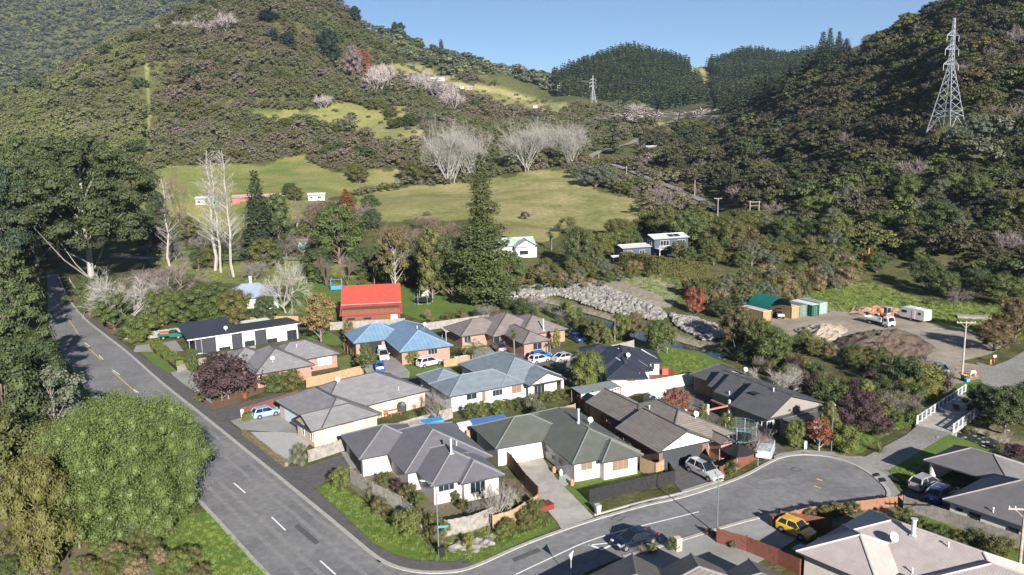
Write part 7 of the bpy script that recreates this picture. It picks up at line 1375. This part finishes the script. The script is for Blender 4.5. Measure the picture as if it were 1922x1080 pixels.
# right hill: the nearest as trees of their own, the rest as one mass
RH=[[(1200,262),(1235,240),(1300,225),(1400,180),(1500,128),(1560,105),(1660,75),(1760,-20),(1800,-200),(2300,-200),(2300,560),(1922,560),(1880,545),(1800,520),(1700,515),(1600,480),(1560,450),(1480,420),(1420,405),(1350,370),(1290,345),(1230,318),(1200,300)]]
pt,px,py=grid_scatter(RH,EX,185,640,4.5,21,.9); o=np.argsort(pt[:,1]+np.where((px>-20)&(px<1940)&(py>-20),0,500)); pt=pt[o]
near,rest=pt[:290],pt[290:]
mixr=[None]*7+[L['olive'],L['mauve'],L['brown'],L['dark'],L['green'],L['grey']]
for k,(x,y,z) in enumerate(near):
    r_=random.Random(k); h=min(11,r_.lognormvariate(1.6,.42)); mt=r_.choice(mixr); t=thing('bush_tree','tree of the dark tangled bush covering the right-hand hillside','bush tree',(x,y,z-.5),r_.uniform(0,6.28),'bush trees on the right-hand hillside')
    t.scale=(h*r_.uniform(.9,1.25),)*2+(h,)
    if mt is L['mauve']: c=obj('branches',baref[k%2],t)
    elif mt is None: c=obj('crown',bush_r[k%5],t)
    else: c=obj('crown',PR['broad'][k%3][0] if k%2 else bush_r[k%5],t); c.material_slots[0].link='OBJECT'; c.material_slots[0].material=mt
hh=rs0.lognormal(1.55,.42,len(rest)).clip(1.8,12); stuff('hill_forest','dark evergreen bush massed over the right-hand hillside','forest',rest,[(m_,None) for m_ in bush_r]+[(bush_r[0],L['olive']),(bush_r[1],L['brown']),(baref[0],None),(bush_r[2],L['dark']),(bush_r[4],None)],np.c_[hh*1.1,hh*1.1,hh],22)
# left and middle hills
LH=[[(-200,170),(0,190),(200,75),(300,30),(390,-30),(600,-60),(700,60),(790,110),(900,150),(1000,190),(1110,200),(1200,205),(1260,235),(1200,262),(1150,290),(1110,305),(1060,330),(960,325),(880,345),(800,350),(740,360),(640,345),(560,300),(470,312),(330,318),(240,340),(0,360),(-200,360)],
    [(1040,300),(1100,300),(1200,300),(1260,330),(1340,380),(1340,420),(1240,430),(1180,380),(1110,345),(1060,320)],[(640,345),(800,345),(800,360),(650,372)],[(560,380),(700,400),(860,405),(960,470),(960,500),(700,480),(560,440)]]
pt,px,py=grid_scatter(LH,EX,330,1150,4.4,31,.86)
pt=pt[(px>-60)&(px<1960)]; px,py=proj(pt[:,0],pt[:,1],pt[:,2]); greenish=inpoly(px,py,[(-200,150),(230,60),(280,110),(276,240),(300,310),(-200,420)])
o=np.argsort(pt[:,1]); sel=np.zeros(len(pt),bool)
for k,i in enumerate(np.where(sel)[0]):
    x,y,z=pt[i]; r_=random.Random(k+900); h=r_.uniform(4,8.5)*(1 if not 1000<px[i]<1200 else 1.4); t=thing('tree','scrubby brown-green tree on the lower slopes behind the meadow and paddocks','tree',(x,y,z-.5),r_.uniform(0,6.28),'scrub trees on the lower slopes'); t.scale=(h*r_.uniform(.9,1.2),)*2+(h,)
    c=obj('crown',(bush_h if greenish[i] else bush_s)[k%4],t); mt=r_.choice([None,None,None,L['olive'],L['brown'],L['dark'],L['green']])
    if mt: c.material_slots[0].link='OBJECT'; c.material_slots[0].material=mt
for nm,lb,mk,pro in (('scrub_cover','brown-olive scrub massed over the big central hill',~greenish&~sel,[(m_,None) for m_ in bush_s]*3+[(bush_s[0],L['mauve']),(bush_s[1],L['olive']),(bush_s[3],L['dark']),(bush_s[2],L['olive'])]),('hill_forest','yellow-green bush massed over the left-hand hillside',greenish&~sel,[(m_,None) for m_ in bush_h]*2+[(bush_s[0],None),(bush_s[2],L['dark']),(baref[0],None)])):
    q=pt[mk]; hh=rs0.lognormal(1.20,.42,len(q)).clip(1.2,10)*np.interp(q[:,1],[300,1200],[1.,1.3]); stuff(nm,lb,'forest',q,pro,np.c_[hh*1.25,hh*1.25,hh],33)
# far mountain at upper left, second ridge, saddle
FM=[[(-400,-300),(700,-300),(420,0),(300,30),(200,85),(0,200),(-300,260)],[(640,0),(700,30),(800,75),(920,125),(1000,145),(1060,150),(1120,190),(1000,215),(880,175),(780,130),(700,80)]]
pt,px,py=grid_scatter(FM,EX,1080,2900,11.5,41,.9); hh=rs0.lognormal(2.0,.35,len(pt)).clip(3,18); stuff('mountain_forest','hazy bush covering the far mountain and the second ridge','forest',pt,[(m_,None) for m_ in bush_f]+[(bush_f[0],L['hill']),(bush_f[1],L['dark'])],np.c_[hh*1.5,hh*1.5,hh],42,1.)
# pine plantations
PL=[[(1035,150),(1100,130),(1180,95),(1260,100),(1300,130),(1330,190),(1320,215),(1290,232),(1200,215),(1100,190),(1050,195)],[(1318,140),(1345,110),(1450,105),(1560,110),(1560,150),(1480,190),(1380,200),(1340,190)]]
pt,px,py=grid_scatter(PL,[PAST[8]],1020,1750,6.2,51,.95); pt=pt[pt[:,1]<1720]; hh=rs0.uniform(15,22,len(pt)); stuff('pine_plantation','dense dark pine plantation covering the two domed hills at the head of the valley','forest',pt,[(m_,None) for m_ in plantp],np.c_[hh,hh,hh],52)
pt,px,py=grid_scatter([[(1340,180),(1420,150),(1540,110),(1570,118),(1500,170),(1400,205),(1350,230)]],[],480,1000,8,53,.8); hh=rs0.uniform(12,20,len(pt))
if len(pt): stuff('pine_forest','dark pines along the back of the right-hand ridge','forest',pt,[(m_,L['conifer']) for m_ in plantp],np.c_[hh,hh,hh],54)
# tussock and fern over the pasture edges
PAS=[PAST[3],PAST[4],[(560,240),(800,255),(830,340),(640,335)]]
pt,px,py=grid_scatter(PAS,[],480,1000,7,61,.22); hh=rs0.uniform(1.2,3,len(pt)); stuff('pasture_scrub','low fern and scrub sprinkled over the hill pasture','scrub',pt,[(m_,L['olive']) for m_ in bush_s[:2]]+[(bush_s[2],L['grey'])],np.c_[hh*1.8,hh*1.8,hh],62,.2)
# boulders of the creek bank
def rock(seed):
    rs=np.random.RandomState(seed); m=MB(); th=np.linspace(0,2*math.pi,6,endpoint=False); m.loft([[(math.cos(a)*k*rs.uniform(.75,1.1),math.sin(a)*k*rs.uniform(.75,1.1),z*rs.uniform(.85,1.1)) for a in th] for k,z in ((.7,-.5),(1,-.1),(.9,.35),(.45,.6))]); return m.mesh('rock',rockm)
rocks=[rock(k) for k in range(5)]
RK=[(950,548),(985,538),(1030,536),(1062,545),(1078,536),(1110,533),(1160,550),(1235,578),(1252,596),(1240,604),(1180,596),(1120,580),(1070,562),(1045,556),(1000,560),(950,556)]
rs=np.random.RandomState(8); q=[]
def GR(px,py):
    z=1.
    for _ in range(4):
        x,y=G(px,py,z); z=.5*z+.5*max(0,hz1(x,y))
    return G(px,py,z)
RK2=[(1262,592),(1300,598),(1345,612),(1362,634),(1330,640),(1290,625),(1265,608)]
while len(q)<3300:
    a_,b_=rs.uniform(945,1390),rs.uniform(528,662)
    if inpoly([a_],[b_],RK)[0] or inpoly([a_],[b_],RK2)[0]: q.append((a_,b_))
q=np.array(q); W3=np.array([GR(a_,b_) for a_,b_ in q]); Zr=hz(W3[:,0],W3[:,1]); s_=rs.lognormal(-1.05,.45,len(q)).clip(.12,1.1)
stuff('boulder_bank','pale quarried boulders heaped along the creek bank','rocks',np.c_[W3,Zr+.3],[(m_,None) for m_ in rocks],np.c_[s_*1.1,s_,s_*.9],9,0.)
q=dens(smooth(CREEK[6:]),.8); n=len(q)*5; k=rs.randint(0,len(q),n); W2=q[k]+rs.normal(size=(n,2))*2.4; s_=rs.uniform(.1,.38,n); stuff('creek_stones','grey stones strewn along the creek bed','rocks',np.c_[W2,np.maximum(hz(W2[:,0],W2[:,1]),-1.05)],[(m_,bedm if i%2 else None) for i,m_ in enumerate(rocks)],np.c_[s_,s_,s_*.7],10,-.03)
# grass blades standing over lawns and verges
def tuft(seed,mat):
    rs=np.random.RandomState(seed); V=[];Fc=[]
    for k in range(14):
        a=rs.uniform(0,6.28); x,y=rs.normal(size=2)*.25; l=rs.uniform(.6,1.2); n=len(V); V+=[(x-.05,y,0),(x+.05,y,0),(x+math.cos(a)*.3*l,y+math.sin(a)*.3*l,l)]; Fc.append((n,n+1,n+2))
    return npmesh('tuft',np.array(V),np.array(Fc),mat,k=3)
L['grass']=leafm('grass_blades',(.11,.165,.03),c2=(.16,.17,.05))
tf=[tuft(k,L['grass']) for k in range(3)]
GP=[(PAST[9],900),([(1480,525),(1560,522),(1640,535),(1720,560),(1922,575),(1922,640),(1840,620),(1700,590),(1500,585)],2600),([(1260,655),(1390,700),(1330,720),(1240,700)],500),([(900,960),(1045,980),(890,1062),(780,1050)],500),([(393,962),(500,1080),(330,1100),(280,1000)],900),([(593,918),(622,905),(780,1000),(820,1045),(700,1015)],900),([(1090,520),(1280,530),(1340,570),(1280,590)],900),([(1570,862),(1640,830),(1712,795),(1660,790),(1570,850)],350),([(1665,885),(1850,840),(1922,870),(1760,950)],700)]
al=[]
for poly,n in GP:
    xs=[p[0] for p in poly]; yq=[p[1] for p in poly]; c=0
    A_=np.c_[rs.uniform(min(xs),max(xs),n*3),rs.uniform(min(yq),max(yq),n*3)]; A_=A_[inpoly(A_[:,0],A_[:,1],poly)][:n]; al+=[G(a_,b_) for a_,b_ in A_]
al=np.array(al); zg=hz(al[:,0],al[:,1]); s_=rs.uniform(.12,.3,len(al))*np.where(al[:,1]>150,1.8,1.); stuff('grass_tufts','uneven grass tufts over the lawns, verges and the green slope','grass',np.c_[al,zg+.03],[(m_,None) for m_ in tf],np.c_[s_*2,s_*2,s_],12,0.)
# ---------------------------------------------------------------- labels that tell the members of small groups apart
CN={'leaf_green':'green','leaf_olive':'olive','leaf_dark_green':'dark green','leaf_bright_green':'bright green','pine_needles':'pine green','leaf_yellow_green':'yellow-green','leaf_purple':'purple','leaf_red_brown':'red-brown','leaf_orange':'orange','leaf_gold_brown':'golden','leaf_grey_green':'grey-green','leaf_brown_olive':'brown','dry_leaves':'straw-coloured','dark_conifer':'blackish green','grey_bark':'bare grey','reddish_twigs':'bare reddish','weathered_pole':'bare'}
ORD='leftmost second third fourth fifth sixth seventh eighth ninth tenth eleventh twelfth thirteenth fourteenth fifteenth sixteenth seventeenth eighteenth nineteenth twentieth'.split()
GR_={}
for o in list(sc.objects):
    if o.get('group') and o.get('label') and not o.parent and 'look' in o: GR_.setdefault(o['group'],[]).append(o)
for g_,l_ in GR_.items():
    if len(l_)>45: continue
    by={}
    for o in l_: by.setdefault((CN.get(o['look'],''),o['category']),[]).append(o)
    for (c_,k_),m__ in by.items():
        m__.sort(key=lambda o:o.location.x/o.location.y)
        for j,o in enumerate(m__):
            if j>=len(ORD): break
            w_=o['category']; place=' '.join(g_.split()[(2 if g_.startswith(('young','low','round','small','garden')) else 1):][:8])
            o['label']=(('single ' if len(m__)==1 else ORD[j]+' ')+c_+' '+w_+(' from the left, ' if j else ', ')+place).replace('  ',' ').replace(' ,',',')
for o in sc.objects:
    if 'look' in o: del o['look']
# ---------------------------------------------------------------- air
m_,nt,b=newmat('haze'); nt.nodes.remove(b); pv=nt.nodes.new('ShaderNodeVolumePrincipled'); pv.inputs['Color'].default_value=(.62,.78,1.,1); pv.inputs['Density'].default_value=.00008; pv.inputs['Anisotropy'].default_value=.3
nt.links.new(pv.outputs[0],nt.nodes['Material Output'].inputs['Volume'])
HAZE=True
if HAZE:
    o=MB().box((0,2200,400),(15000,4800,806)).build('haze',m_); o['kind']='stuff'; o['label']='thin bluish air filling the valley'; o['category']='haze'
